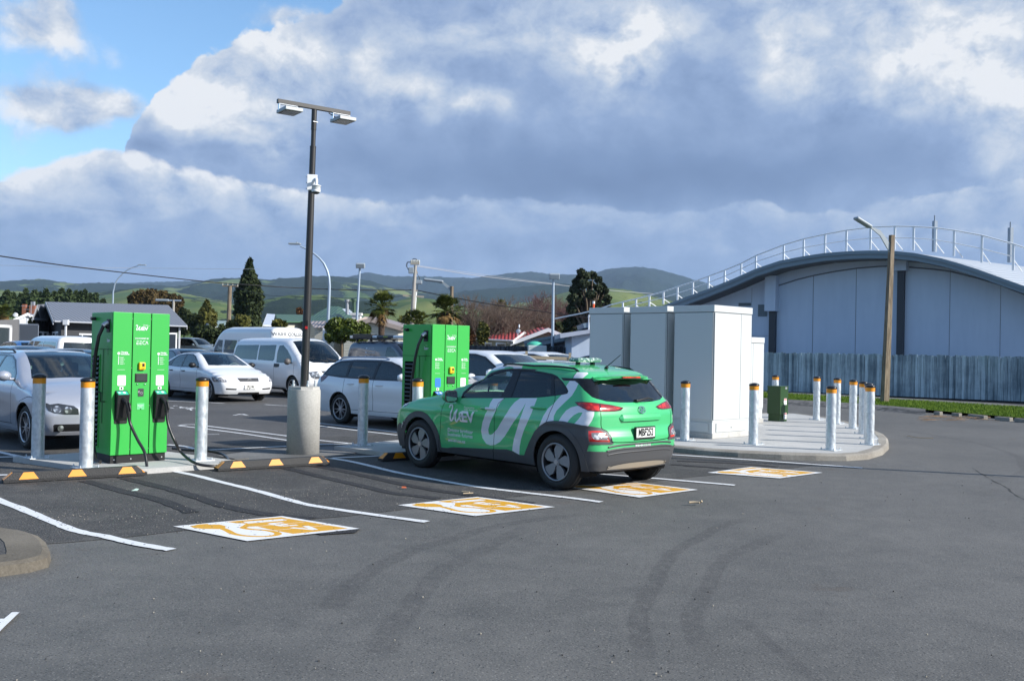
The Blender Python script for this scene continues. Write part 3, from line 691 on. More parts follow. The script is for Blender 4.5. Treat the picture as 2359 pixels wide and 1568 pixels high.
# the charging bays' darker chip seal
bay_pts = [G(-160, 1275), G(0, 1260), G(165, 1249), G(304, 1236), G(440, 1220), G(600, 1205), G(800, 1189), G(950, 1171), G(1100, 1152), G(1250, 1138), G(1420, 1118), G(1600, 1098), G(1830, 1077), G(1900, 1068), G(1560, 1040), G(1300, 1020), G(900, 1000), G(620, 1015), G(300, 1045), G(0, 1040), G(-250, 1050)]
sheet('parking_bays', bay_pts, .004, NEWA)
lot = [G(-420, 1058), G(0, 1041), G(300, 1046), G(620, 1014), G(900, 999), G(1300, 990), G(1340, 905), G(1100, 870), G(850, 870), G(500, 872), G(0, 872), G(-420, 872)]
sheet('parking_lot', lot, .003, asphalt('lot_asphalt', (.048, .047, .048), (.105, .102, .100), .8, .35, 1.2, None, .5, True))
# dark bitumen bands over the cable trenches
for pts, w in (([(195, 1108), (293, 1133.8), (366, 1152), (425, 1174), (442, 1182)], .15), ([(280, 1100), (366, 1121), (439.5, 1141), (512.7, 1165), (586, 1181.4), (660, 1190), (720, 1196)], .15),
               ([(645, 1075), (759, 1103), (832, 1119.6), (902, 1136), (960, 1143), (1010, 1149)], .14), ([(722, 1073), (795.6, 1086.6), (869, 1103), (964, 1123), (1040, 1135), (1120, 1146), (1225, 1160)], .14),
               ([(1560, 1062), (1700, 1068), (1790, 1076)], .12), ([(1545, 1070), (1650, 1078), (1760, 1086)], .12)):
    g = stroke_geo([G(*p)[:2] for p in pts], w); b = MB(); b.add([(x + RNG.normal(0, .008), y + RNG.normal(0, .008), .009) for x, y in g[0]], g[1]); o = b.build('road_patch', BAND, None, fix=False); o['kind'] = 'structure'
for pts in ([(660, 1213), (740, 1233), (820, 1228), (829, 1219), (815, 1216)],):
    sheet('road_patch', [G(*p) for p in pts], .009, BAND)
# painted lines
def pline(pts, w=.1, z=.009):
    P2 = [G(*p)[:2] for p in pts]; g = stroke_geo(P2, w); b = MB(); b.add([(x + RNG.normal(0, .0035), y + RNG.normal(0, .0035), z) for x, y in g[0]], g[1]); o = b.build('painted_line', LINEM, None, fix=False); o['kind'] = 'structure'
    for f in o.data.polygons:
        if f.normal.z < 0: f.flip()
for pts, w in (([(-60, 1128), (0, 1154), (62, 1177.7), (121, 1203), (176, 1223.5), (238, 1236), (311, 1252.8), (395.5, 1267.4)], .105),
               ([(351.6, 1077), (439.5, 1093.5), (512.7, 1111.8), (586, 1130), (659, 1150.2), (717.8, 1164.9), (864, 1186.9), (983, 1203)], .10),
               ([(757, 1055.5), (814, 1064.7), (905.5, 1086.6), (978.8, 1101.3), (1088.6, 1120.3), (1198.5, 1134.2), (1308.4, 1147), (1385, 1157)], .10),
               ([(1150, 1062), (1250, 1076), (1359.8, 1090.3), (1522, 1103.5), (1693, 1118.4)], .10), ([(1460, 1042), (1550.5, 1047.8), (1697.4, 1057.4), (1850.9, 1068.4), (1986.8, 1078.5)], .10),
               ([(-60, 1097), (0, 1095), (24, 1094)], .10), ([(330, 1079), (351, 1077), (420, 1073), (496, 1069)], .09), ([(748, 1056), (820, 1053), (893, 1050)], .09), ([(-60, 1030), (0, 1042), (50, 1053.5)], .10), ([(-40, 1056), (0, 1053.6), (48, 1052.5)], .10),
               ([(412, 980.5), (445.6, 978.4), (520, 987), (659.4, 1004.3), (733, 1014.2), (808, 1022)], .08), ([(412, 981), (450, 985.5), (550, 998), (659.4, 1014.3), (733, 1023.5)], .08),
               ([(475.6, 1037.3), (560, 1033), (658, 1028.5), (733, 1024.3), (812, 1022.3)], .08), ([(733, 974.8), (820, 985), (915.6, 996)], .09), ([(733, 981), (820, 991.5), (915.6, 1002.8)], .09), ([(385.6, 1024.8), (420, 1028), (450, 1034.5)], .10),
               ([(388, 923.5), (450, 926), (516, 929.3)], .10), ([(448, 1000.8), (475, 1001), (505, 1001)], .05), ([(540, 957), (556, 954), (570, 957)], .07), ([(610, 932), (640, 934), (665, 935)], .09), ([(537, 956.5), (550, 955.5), (572, 957)], .04),
               ([(735, 933), (745, 935)], .09)):
    pline(pts, w)
for k in range(14):
    u = 388 + RNG.uniform(0, 60); v = 937 + (u - 388) * .08 + RNG.uniform(-3, 3); pline([(u, v), (u + 4, v + RNG.uniform(-2, 2)), (u + 9, v + RNG.uniform(-1, 2))], .05)
sheet('painted_mark', [G(*p) for p in ((-14, 1472), (7, 1450.5), (45.8, 1413), (27.5, 1414), (9, 1429), (-40, 1428), (-40, 1434), (2, 1437), (-40, 1470))], .013, LINEM)
for pts in ([(2240, 1078), (2262, 1092), (2290, 1108), (2318, 1122), (2340, 1140), (2380, 1158)], [(2262, 1092), (2280, 1096), (2310, 1100)]):
    g = stroke_geo([G(*p)[:2] for p in pts], .011); b = MB(); b.add([(x + RNG.normal(0, .009), y + RNG.normal(0, .009), .003) for x, y in g[0]], g[1]); o = b.build('asphalt_crack', mat('crack_dark', col=(.035, .035, .034), rough=1), None, fix=False); o['kind'] = 'structure'
# four electric vehicle symbols painted in the bays
def ev_symbol(L, T, Rr, B_, label):
    p = [G(*q) for q in (L, T, Rr, B_)]; o = sum(p, Vector()) / 4
    root = thing('painted_bay_symbol', label, 'road marking', (o.x, o.y, 0), 0, 'orange and white symbols painted in the charging bays')
    def M(s, t, z=.016):    # s along L->B (towards the near edge), t along L->T
        q = p[0] * (1 - s) * (1 - t) + p[3] * s * (1 - t) + p[1] * (1 - s) * t + p[2] * s * t; return (q.x - o.x, q.y - o.y, z)
    def Z(x, y):      # coordinates of the measured drawing -> square coordinates
        l, t_, r, b_ = np.array((200, 213.)), np.array((1395, 100.)), np.array((2245, 238.)), np.array((1010, 375.)); q = np.array((x, y)); s = t = .5
        for _ in range(12):
            f = l * (1 - s) * (1 - t) + b_ * s * (1 - t) + t_ * (1 - s) * t + r * s * t - q; ds = (b_ - l) * (1 - t) + (r - t_) * t; dt = (t_ - l) * (1 - s) + (r - b_) * s
            dd = np.linalg.solve(np.stack([ds, dt], 1), -f); s += dd[0]; t += dd[1]
        return s, t
    def poly(pts): return [Z(a[0] + (b[0] - a[0]) * k / 3, a[1] + (b[1] - a[1]) * k / 3) for a, b in zip(pts, pts[1:] + pts[:1]) for k in range(3)]
    def rib(pts, w): return quads(stroke_geo([Z(*q) for q in (pts if len(pts) > 2 else [pts[0], ((pts[0][0] + pts[1][0]) / 2, (pts[0][1] + pts[1][1]) / 2), pts[1]])], w))
    W_, O_ = 'white_square', 'orange_symbol'; let = []
    for a_, b_ in ([(1250, 188), (1400, 175)], [(1330, 203), (1450, 194)], [(1390, 215), (1560, 203)], [(1250, 188), (1400, 215)], [(1490, 232), (1745, 254)], [(1745, 254), (1650, 212)]): let += rib([a_, b_], .05)
    gaps = []
    for a_, b_ in (((1110, 218), (1650, 168)), ((1300, 262), (1900, 203)), ((890, 187), (1460, 134))): gaps += rib([a_, b_], .010)
    L_ = [(W_, [[(0, 0), (1, 0), (1, 1), (0, 1)]]),
          (O_, [poly([(765, 166), (1385, 113), (1450, 128), (1680, 165), (1900, 203), (2120, 238), (1495, 300), (1290, 262), (1080, 222), (930, 235), (960, 205), (985, 188), (880, 183)]), poly([(375, 210), (430, 204), (450, 196), (520, 190), (560, 188), (580, 196), (690, 196), (760, 212), (770, 230), (700, 248), (520, 244), (420, 232)])]),
          (W_, [poly([(945, 166), (1395, 134), (1450, 150), (1010, 186)])] + gaps + let), (W_, [poly([(1010, 222), (1100, 218), (1290, 262), (1495, 302), (1400, 330), (1200, 320), (1260, 290), (1060, 262)])]),
          (O_, rib([(720, 236), (790, 262), (870, 300), (1000, 322), (1180, 328), (1310, 314), (1330, 290), (1220, 264), (1040, 250), (960, 234), (990, 214)], .055))]
    for nm, g in layered(L_).items():
        g = fine_geo(g, .12); m_ = MB(); m_.add([M(s, t, .010) for s, t in g[0]], g[1]); ob = m_.build(nm, YWH if nm == W_ else YELM, root, fix=False)
        for f in ob.data.polygons:
            if f.normal.z < 0: f.flip()
    return root
z6 = lambda a, b: (575.9 + a * .36623, 1007.9 + b * .36623); z7 = lambda a, b: (1324.7 + a * .43849, 921.5 + b * .43849)
ev_symbol((399, 1213.9), (650, 1190.2), (828.5, 1219.2), (569, 1247.9), 'orange and white plug symbol painted nearest the camera in the empty left bay')
ev_symbol(z6(930, 428), z6(1430, 376), z6(1918, 440), z6(1415, 497), 'orange and white plug symbol painted in the bay left of the green hatchback')
ev_symbol((1287, 1120.5), (1468, 1112.5), (1608, 1129), (1473, 1147), 'orange and white plug symbol partly under the rear of the green hatchback')
ev_symbol(z7(695, 383), z7(925, 353), z7(1302, 383), z7(1075, 413), 'orange and white plug symbol in the far right bay beside the kerbed island')
# concrete pads of the chargers
def slab(name, pts, z0, z1, m):
    b = MB(); b.prism([(p[0], p[1]) for p in pts], z0, z1, 0); o = b.build(name, m, None); o['kind'] = 'structure'; return o
PZ = .07
def pad(a, b_, c_, d_): return [G(*q, PZ) for q in (a, b_, c_, d_)]
slab('concrete_pad', pad((30, 1052), (265, 1084), (565, 1063), (330, 1032)), -.05, PZ, CONC)
slab('concrete_pad', pad((770, 1027), (985, 1053), (1245, 1035), (990, 1006)), -.05, PZ, CONC)
sheet('concrete_apron', [G(*q) for q in ((535, 1057), (500, 1051), (600, 1036), (760, 1029), (860, 1036), (800, 1048), (760, 1054), (560, 1066))], .012, OLDC)
# kerbed island on the right
ISZ = .10
kb_out = [(1380, 1028), (1470, 1035), (1548, 1041), (1620, 1048), (1700, 1053.5), (1800, 1058), (1880, 1060.5), (1950, 1061.5), (2000, 1058), (2033, 1048), (2048, 1034), (2047, 1020), (2036, 1009), (2016, 1000), (1985, 989), (1954, 979.5), (1904, 969), (1840, 960), (1780, 958), (1700, 962)]
ko = [G(*p) for p in kb_out]; cen = sum(ko, Vector()) / len(ko)
def inset(pts, d):
    out = []; n = len(pts)
    for i in range(n):
        t = (pts[(i + 1) % n] - pts[i - 1]).normalized(); out.append(pts[i] + Vector((t.y, -t.x, 0)) * d * (-1 if ((cen - pts[i]).dot(Vector((t.y, -t.x, 0)))) < 0 else 1))
    return out
k1_, k2_ = inset(ko, .05), inset(ko, .19); b = MB(); n = len(ko)
rows = [[(p.x, p.y, 0) for p in ko], [(p.x * .8 + q.x * .2, p.y * .8 + q.y * .2, ISZ * .75) for p, q in zip(ko, k1_)], [(p.x, p.y, ISZ) for p in k1_], [(p.x, p.y, ISZ + .006) for p in k2_], [(p.x, p.y, -.02) for p in k2_]]
for i in range(4): b.add(rows[i] + rows[i + 1], [(k, k + 1, n + k + 1, n + k) for k in range(n - 1)], 0, False)
o = b.build('kerb', KERBC, None); o['kind'] = 'structure'
isl = [(p.x, p.y, ISZ) for p in k2_] + [(p.x, p.y, ISZ) for p in (G(1640, 958), G(1330, 1000))]
b = MB(); b.poly3(isl); o = b.build('island_paving', CONC, None); o['kind'] = 'structure'
# small kerbed corner at the far left
kl = [G(*p) for p in ((-250, 1225), (-60, 1228), (0, 1234), (60, 1243), (90, 1253), (108, 1268), (118, 1290), (112, 1306), (70, 1318), (0, 1328), (-120, 1336), (-250, 1340))]
cen = sum(kl, Vector()) / len(kl); l1, l2 = inset(kl, .06), inset(kl, .30); n = len(kl); b = MB()
rows = [[(p.x, p.y, 0) for p in kl], [(p.x * .8 + q.x * .2, p.y * .8 + q.y * .2, .07) for p, q in zip(kl, l1)], [(p.x, p.y, .09) for p in l1], [(p.x, p.y, .095) for p in l2], [(p.x, p.y, .07) for p in l2]]
for i in range(4): b.add(rows[i] + rows[i + 1], [(k, (k + 1) % n, n + (k + 1) % n, n + k) for k in range(n)], 0, False)
o = b.build('kerb', conc('brown_kerb', (.095, .083, .066), (.18, .16, .13), .6, .6), None); o['kind'] = 'structure'; b = MB(); b.poly3([(p.x, p.y, .090) for p in l2]); o = b.build('island_asphalt', NEWA, None); o['kind'] = 'structure'

# ------------------------------------------------------------------ bollards
def galv(t, b):
    p = t.obj(); n = t.noise(t.v('MULTIPLY', p, (1, 1, .35)), 16, 5, .65, dist=.8); v = t.xyz(t.voro(p, 30, out='Color'))[0]
    z_ = t.m('ADD', t.m('MULTIPLY', n, .8), t.m('MULTIPLY', v, .2)); t.put(b.inputs['Base Color'], t.mix(t.smooth(z_, .3, .7), (.50, .54, .57), (.66, .70, .73)))
    wv = t.n('ShaderNodeTexWave', bands_direction='DIAGONAL'); t.put(wv.inputs[0], p); wv.inputs['Scale'].default_value = 3; wv.inputs['Distortion'].default_value = 9; wv.inputs['Detail'].default_value = 3
    t.put(b.inputs['Roughness'], t.m('ADD', .28, t.m('MULTIPLY', t.m('ADD', n, wv.outputs[1]), .16))); t.put(b.inputs['Normal'], t.bump(t.m('ADD', n, wv.outputs[1]), .15, .004))
GALV = mat('galvanised_steel', galv, (.5, .55, .58), .4, .55)
ORNG = mat('orange_reflective', col=(.72, .26, .004), rough=.5, coat=.15)
def make_bollard(label):
    r = thing('bollard', label, 'bollard', group='galvanised bollards with orange bands'); b = MB(); b.cyl((0, 0, .01), (0, 0, 1.02), .082, n=32); b.build('post', GALV, r)
    b = MB(); b.box((0, 0, .006), (.28, .28, .012), bev=.002)
    pl = b.build('base_plate', GALV, r)
    for sx in (-1, 1):
        for sy in (-1, 1): b = MB(); b.cyl((sx * .11, sy * .11, .01), (sx * .11, sy * .11, .035), .012, n=6); b.cyl((sx * .11, sy * .11, .03), (sx * .11, sy * .11, .045), .006, n=6); b.build('bolt', GALV, pl)
    b = MB(); b.cyl((0, 0, .965), (0, 0, 1.035), .0835, n=32); b.build('reflective_band', ORNG, r)
    b = MB(); b.lathe([(.084, 1.034), (.089, 1.036), (.090, 1.058), (.082, 1.070), (.055, 1.083), (.025, 1.090), (.001, 1.092)], 32); b.build('cap', mat('cap_black', col=(.014, .014, .016), rough=.3), r)
    return r
bol = None
def bollard(u, v, z, label, loc=None, h=1.0):
    global bol
    p = loc if loc is not None else G(u, v, z)
    if bol is None: bol = make_bollard(label); bol.location = p; o = bol
    else: o = dup(bol, p, random.uniform(0, 6.28), label)
    o.rotation_euler[2] = A1 + random.uniform(-.03, .03); o.scale = (1, 1, h); return o
hb = 1.045
bollard(86.5, 1054.5, PZ, 'streaked steel bollard between the silver wagon and the front left green charger', h=hb); bollard(197.8, 1077, PZ, 'steel bollard standing directly before the left edge of the front green charger', h=hb)
bollard(462, 1060, PZ, 'steel bollard beside the looped black cable right of the front charger', h=hb); bollard(834.8, 1025.5, PZ, 'lone steel bollard on the pad between lamp post base and green hatchback', h=hb)
b4 = G(834.8, 1025.5, PZ); bollard(0, 0, 0, 'steel bollard rising behind the bonnet of the green hatchback', b4 + E1 * 1.40, h=hb); bollard(0, 0, 0, 'steel bollard seen through the side window of the green hatchback', b4 + E1 * 1.40 + E2 * 1.55, h=hb)
hr = .985
pc = G(1577, 1013.5, ISZ); bollard(0, 0, 0, 'steel bollard before the nearest white cabinet, beside the hatchback tail', pc, h=hr); bollard(0, 0, 0, 'steel bollard almost hidden behind the tail of the green hatchback', pc + Vector((-.70, .18, 0)), h=hr)
for u, v, l in ((1735, 1023, 'steel bollard at the right corner of the bright white cabinet face'), (1880.5, 966.5, 'steel bollard on the rear of the island right of the green pillar box'), (1927.5, 975.5, 'steel bollard mostly hidden behind the near right bollard on the island'),
                (1964.3, 986.5, 'steel bollard third along the curved rear edge of the island'), (1987, 999, 'steel bollard overlapped by the last pair at the island tip'), (2000, 1010.5, 'rearmost of the two aligned bollards at the rounded island tip'),
                (2002.6, 1023.5, 'front bollard of the aligned pair at the rounded island tip'), (1913.3, 1036, 'nearest steel bollard on the island, standing just inside the kerb')):
    bollard(u, v, ISZ, l, h=hr)
bollard(1785, 961, ISZ, 'steel bollard rising behind the dark green pillar box', h=hr)

# ------------------------------------------------------------------ rubber wheel stops
def make_stop(label):
    r = thing('wheel_stop', label, 'wheel stop', group='black rubber wheel stops with orange panels'); L = 1.65
    sec = [(-.075, 0), (-.075, .03), (-.05, .10), (.05, .10), (.075, .03), (.075, 0)]; b = MB(); vs = []
    for x, k in ((-L / 2, .35), (-L / 2 + .10, 1), (L / 2 - .10, 1), (L / 2, .35)):
        for y, z in sec: vs.append((x, y * (1 if z <= .03 else 1), z if z <= .03 else .03 + .07 * (k if k == 1 else 0.02)))
    b.add(vs, [(i * 6 + k, i * 6 + 6 + k, i * 6 + 7 + k, i * 6 + 1 + k) for i in range(3) for k in range(5)] + [(0, 1, 2, 3, 4, 5), (23, 22, 21, 20, 19, 18)]); b.build('rubber_block', mat('stop_rubber', lambda t, q: t.put(q.inputs['Normal'], t.bump(t.voro(t.obj(), 60), .6, .006)), (.020, .020, .021), .7), r)
    for x in (-.55, 0, .60):
        for sy in (1, -1):
            b = MB(); b.add([(x - .11, sy * .0765, .028), (x + .11, sy * .0765, .028), (x + .055, sy * .0535, .0985), (x - .055, sy * .0535, .0985), (x - .11, sy * .070, .028), (x + .11, sy * .070, .028), (x + .055, sy * .048, .0985), (x - .055, sy * .048, .0985)], [(0, 1, 2, 3), (4, 7, 6, 5), (0, 4, 5, 1), (1, 5, 6, 2), (2, 6, 7, 3), (3, 7, 4, 0)]); b.build('orange_panel', ORNG, r)
    for sx in (1, -1):
        b = MB(); x0, x1 = sx * (L / 2 + .001), sx * (L / 2 - .10 + .002); b.add([(x0, -.06, .032), (x0, .06, .032), (x1, .035, .103), (x1, -.035, .103), (x0 - sx * .01, -.06, .02), (x0 - sx * .01, .06, .02), (x1 - sx * .01, .035, .09), (x1 - sx * .01, -.035, .09)], [(0, 1, 2, 3), (4, 7, 6, 5), (0, 4, 5, 1), (1, 5, 6, 2), (2, 6, 7, 3), (3, 7, 4, 0)]); b.build('orange_end', ORNG, r)
    return r
def stop(a, b, label, first=None):
    pa, pb = G(*a), G(*b); d = pb - pa; n = Vector((-d.y, d.x, 0)).normalized() * .075; mid = (pa + pb) / 2 + n; ang = math.atan2(d.y, d.x)
    r = make_stop(label) if first is None else dup(first, mid, ang, label); r.location = mid; r.rotation_euler = (0, 0, ang); r.scale = (d.length / 1.65, 1, 1.12); r.location.z = .012; return r
st0 = stop((8, 1115), (335, 1096), 'black and orange wheel stop nearest the camera at lower left')
stop((502.5, 1087), (760, 1071), 'black and orange wheel stop in front of the concrete lamp post base', st0)
s3 = G(882.5, 1064); e3 = s3 + (G(760, 1071) - G(502.5, 1087)).normalized() * 1.65
r3 = dup(st0, (0, 0, 0), 0, 'black and orange wheel stop against the front tyre of the green hatchback'); d = e3 - s3; n_ = Vector((-d.y, d.x, 0)).normalized() * .075; r3.location = (s3 + e3) / 2 + n_ + Vector((0, 0, .012)); r3.rotation_euler = (0, 0, math.atan2(d.y, d.x)); r3.scale = (1, 1, 1.1)

# ------------------------------------------------------------------ chargers
CG = mat('charger_green', lambda t, b: None, (.030, .37, .055), .36, coat=.2, coat_rough=.10)
def charger(name, loc, label, blue=False, cables=True):
    r = thing(name, label, 'EV charger', loc, A2, 'green charging stations'); w, dp, h = .76, .735, 1.87   # local x along the front, -y the front
    z0 = .11
    b = MB(); b.box((w / 2, dp / 2, z0 / 2), (w - .02, dp - .04, z0), bev=.004); 
    for x in (.06, .28, .48, .70): b.cyl((x, .018, .05), (x, .012, .05), .010, n=8, mi=1)
    b.build('plinth', [BLACKP, STEEL], r)
    b = MB(); b.box((w / 2, dp / 2 + .015, z0 + h / 2), (w - .006, dp - .03, h - .004), bev=.006); cab = b.build('cabinet', CG, r)
    px = [(0, .252), (.264, .502), (.514, .76)]
    for i, (a, c_) in enumerate(px):
        b = MB(); b.box(((a + c_) / 2, .006, z0 + h / 2), (c_ - a, .022, h), bev=.005); b.build('front_panel', CG, r)
    b = MB()
    for x in (.258, .508):
        b.box((x, .014, z0 + h / 2), (.012, .01, h - .01))
    b.build('panel_gap', BLACKP, r)
    for x in (.258, .508):
        for z in (.18, .75, 1.25, 1.90): b = MB(); b.cyl((x, .010, z), (x, .003, z), .004, n=8); b.build('screw', STEEL, r)
    zf = lambda x, y: (x, -.0065, y)
    fr = lambda geo, x0, zz, nm='lettering', m=WHITEV, off=0: flat(geo, lambda x, y: (x0 + x, -.0075 - off, zz + y), nm, m, r)
    fr(weev_geo(.165), .300, 1.745); fr(text_geo('Powered by', .014, 0, 1, 'LEFT'), .395, 1.823); fr(text_geo('WEL Networks', .014, 0, 1, 'LEFT'), .395, 1.811)
    fr(text_geo('CO-FUNDED BY', .026, .0006), .383, 1.64)
    # the thin stencil capitals EECA
    def bars(segs, x0, zz, s, w_=.007):
        V, Fc = [], []
        for (xa, ya, xb, yb) in segs:
            g = stroke_geo([(xa * s, ya * s), ((xa + xb) / 2 * s, (ya + yb) / 2 * s), (xb * s, yb * s)], w_); k = len(V); V += g[0]; Fc += [tuple(k + i for i in f) for f in g[1]]
        fr((V, Fc), x0, zz)
    E_ = lambda o: [(o, 0, o + .7, 0), (o, .5, o + .62, .5), (o, 1, o + .7, 1), (o + .04, .04, o + .04, .5)]
    bars(E_(0) + E_(.95) + [(2.7, 1, 2.2, 1), (2.2, 1, 1.95, .8), (1.95, .8, 1.9, .5), (1.9, .5, 1.95, .2), (1.95, .2, 2.2, 0), (2.2, 0, 2.7, 0), (2.8, 0, 3.2, 1), (3.2, 1, 3.6, 0)], .312, 1.563, .043)
    # instruction transfers
    b_ = lambda x, zz, wd, hh=.006: fr(([(0, 0), (wd, 0), (wd, hh), (0, hh)], [(0, 1, 2, 3)]), x, zz)
    for x0, k in ((.065, 1), (.60, .85)):
        fr(text_geo('Charging', .026 * k, .001, 1, 'LEFT'), x0 + .04, 1.455); fr(text_geo('instructions', .024 * k, .001, 1, 'LEFT'), x0 + .04, 1.43)
        fr(([(0, 0)] + [(.018 * math.cos(a), .018 * math.sin(a)) for a in np.linspace(0, 2 * math.pi, 13)], [(0, i, i + 1) for i in range(1, 13)]), x0 + .015, 1.440); b_(x0 + .013, 1.30, .003, .13)
        for q in range(4):
            fr(([(0, 0)] + [(.008 * math.cos(a), .008 * math.sin(a)) for a in np.linspace(0, 2 * math.pi, 9)], [(0, i, i + 1) for i in range(1, 9)]), x0 + .015, 1.385 - .027 * q); b_(x0 + .035, 1.386 - .027 * q, .05 + .012 * (q % 2), .003); b_(x0 + .035, 1.379 - .027 * q, .04, .003)
        b_(x0, 1.225, .10, .003)
    # payment reader, screen, buttons, card symbol, emergency stop
    b = MB(); b.box((.385, -.022, 1.275), (.085, .045, .10), bev=.012); pr = b.build('card_reader', mat('yellow_plastic', col=(.85, .48, .005), rough=.4), r)
    b = MB(); b.box((.395, -.0455, 1.29), (.032, .004, .042), bev=.001); b.box((.378, -.0455, 1.244), (.014, .004, .009)); b.box((.40, -.0455, 1.244), (.014, .004, .009)); b.build('reader_screen', BLACKP, pr)
    b = MB(); b.box((.385, -.010, 1.12), (.165, .012, .115), bev=.004); sc_ = b.build('display_frame', BLACKP, r)
    b = MB(); b.box((.385, -.017, 1.12), (.135, .003, .082)); b.build('display', mat('dead_screen', col=(.03, .04, .04), rough=.1), sc_)
    for x in (.335, .435): b = MB(); b.lathe([(.010, -.006), (.011, -.014), (.006, -.018), (.001, -.019)], 12, axis='Y', c=(x, 0, 1.035)); b.build('button', CHROME, r)
    b = MB(); b.prism(rpoly(.385, .925, .075, .105, .01), -.0115, -.004, 0, plane='XZ'); cp = b.build('card_target', mat('graphite_label', col=(.04, .042, .045), rough=.4), r)
    for q in (0, 1, 2): flat(stroke_geo([(-.012 - .006 * q, -.014), (-.018 - .008 * q, 0), (-.012 - .006 * q, .014)], .0018), lambda x, y: (.378 + x, -.0125, .935 + y), 'card_symbol', WHITEV, cp)
    flat(stroke_geo([(-.012, -.008), (.012, -.012), (.016, .006), (-.008, .012), (-.012, -.008)], .002), lambda x, y: (.39 + x, -.0125, .918 + y), 'card_symbol', WHITEV, cp)
    b = MB(); b.prism(rpoly(.385, .74, .098, .082, .004), -.010, -.004, 0, plane='XZ'); es = b.build('emergency_stop_flap', mat('light_green_label', col=(.13, .60, .22), rough=.35), r)
    flat(text_geo('EMERGENCY', .014, .0003), lambda x, y: (.385 + x, -.0112, .752 + y), 'lettering', WHITEV, es); flat(text_geo('STOP', .014, .0003), lambda x, y: (.385 + x, -.0112, .735 + y), 'lettering', WHITEV, es)
    b = MB(); b.prism([(.385 + .012 * math.cos(a), .70 + .012 * math.sin(a)) for a in np.linspace(0, math.pi, 9)], -.0115, -.009, 0, plane='XZ'); b.build('finger_hole', BLACKP, es)
    for x in (.125, .64):
        pm = mat('blue_label', col=(.03, .16, .62), rough=.4) if (blue and x < .3) else PLATEW
        b = MB(); b.prism(rpoly(x, 1.085, .108, .138, .012), -.0085, -.004, 0, plane='XZ'); b.build('blank_label', pm, r)
        b = MB(); b.prism(rpoly(x, .983, .05, .042, .003), -.0085, -.004, 0, plane='XZ'); tg = b.build('bay_letter_label', PLATEW, r)
        b = MB(); b.prism([(x + .014 * math.cos(R_(60 * k)), .983 + .014 * math.sin(R_(60 * k))) for k in range(6)], -.0095, -.008, 0, plane='XZ'); b.build('hexagon_mark', BLACKP, tg)
        # holster: wedge shaped housing with a sloped label on top
        b = MB(); wd = .078; zt_, zb_ = .955, .52
        b.prism(rpoly(x, (zt_ + zb_) / 2, .17, zt_ - zb_, .02), -.012, -.002, 0, plane='XZ')
        vs = [(x - wd, -.012, zt_ - .01), (x + wd, -.012, zt_ - .01), (x + wd, -.10, zt_ - .055), (x - wd, -.10, zt_ - .055), (x - wd, -.012, .56), (x + wd, -.012, .56), (x + wd * .9, -.045, .60), (x - wd * .9, -.045, .60), (x - wd, -.085, zt_ - .17), (x + wd, -.085, zt_ - .17)]
        b.add(vs, [(0, 3, 2, 1), (3, 8, 9, 2), (8, 7, 6, 9), (7, 4, 5, 6), (0, 4, 7, 8, 3), (1, 2, 9, 6, 5)])
        ho = b.build('connector_holster', BLACKP, r)
        b = MB(); q = lambda s, t: (x - wd * .86 + 1.72 * wd * s, -.018 - .076 * t, zt_ - .0095 - .041 * t); b.add([q(0, 0), q(1, 0), q(1, 1), q(0, 1)], [(0, 1, 2, 3)]); b.build('connector_label', mat('teal_label', col=(.02, .42, .28), rough=.35) if not (blue and x < .3) else mat('blue_label', col=(.03, .16, .62), rough=.4), ho, fix=False)
        b = MB(); q2 = lambda s, t: (x - wd * .86 + 1.72 * wd * s, -.018 - .076 * t, zt_ - .0085 - .041 * t)
        b.add([q2(.1, .3), q2(.3, .3), q2(.3, .55), q2(.1, .55), q2(.55, .2), q2(.8, .2), q2(.8, .7), q2(.55, .7)], [(0, 1, 2, 3), (4, 5, 6, 7)]); b.build('connector_symbol', WHITEV, ho, fix=False)
        # connector gun plugged in
        g = MB(); g.tube([(x - .01, -.05, .85), (x + .0, -.10, .84), (x + .02, -.145, .80), (x + .035, -.160, .73), (x + .04, -.155, .66)], [.030, .034, .026, .024, .028], 10); g.tube([(x + .0, -.10, .855), (x + .035, -.185, .80), (x + .055, -.19, .70)], [.014, .010, .014], 8)
        g.build('connector_gun', BLACKP, ho)
    # side (local -x face): vent, outlet, lettering
    sd = lambda geo, y0, zz, nm='lettering', m=WHITEV, off=.0015: flat(geo, lambda x, y: (-off, y0 - x, zz + y), nm, m, r)
    b = MB(); b.box((-.0, dp / 2 + .17, .80), (.012, .27, 1.24), bev=.002); vt = b.build('vent_frame', CG, r)
    b = MB(); b.box((-.003, dp / 2 + .17, .80), (.010, .23, 1.20)); 
    b.build('vent_recess', SEAM, vt); b = MB()
    for k in range(19): b.box((-.010, dp / 2 + .17, .235 + k * .0625), (.006, .23, .040), R=Matrix.Rotation(.5, 3, 'Y'))
    b.build('vent_louvres', mat('louvre', col=(.02, .022, .024), rough=.5), vt)
    b = MB(); b.box((-.002, dp * .5, 1.49), (.004, dp - .03, .004)); b.box((-.002, .30, 1.0), (.004, .004, .98)); b.build('side_seam', SEAM, r)
    b = MB(); b.box((-.002, .15, 1.80), (.012, .10, .17), bev=.002); ou = b.build('cable_outlet', BLACKP, r)
    sd(weev_geo(.11), .19, 1.585); sd(text_geo('Powered by', .010), .13, 1.655)
    g = [stroke_geo([(.0, .0), (.03, .02), (.0, .06), (.035, .08), (.0, .11)], .004), stroke_geo([(.04, .0), (.02, .04), (.05, .09)], .004)]; V, Fc = [], []
    for q in g: k = len(V); V += q[0]; Fc += [tuple(k + i for i in f) for f in q[1]]
    sd((V, Fc), .17, 1.42, 'graffito', BLACKP)
    b = MB(); b.tube([(-.0, .60, 1.895), (-.06, .60, 1.895)], .024, 12); b.build('cable_boom', BLACKP, r)
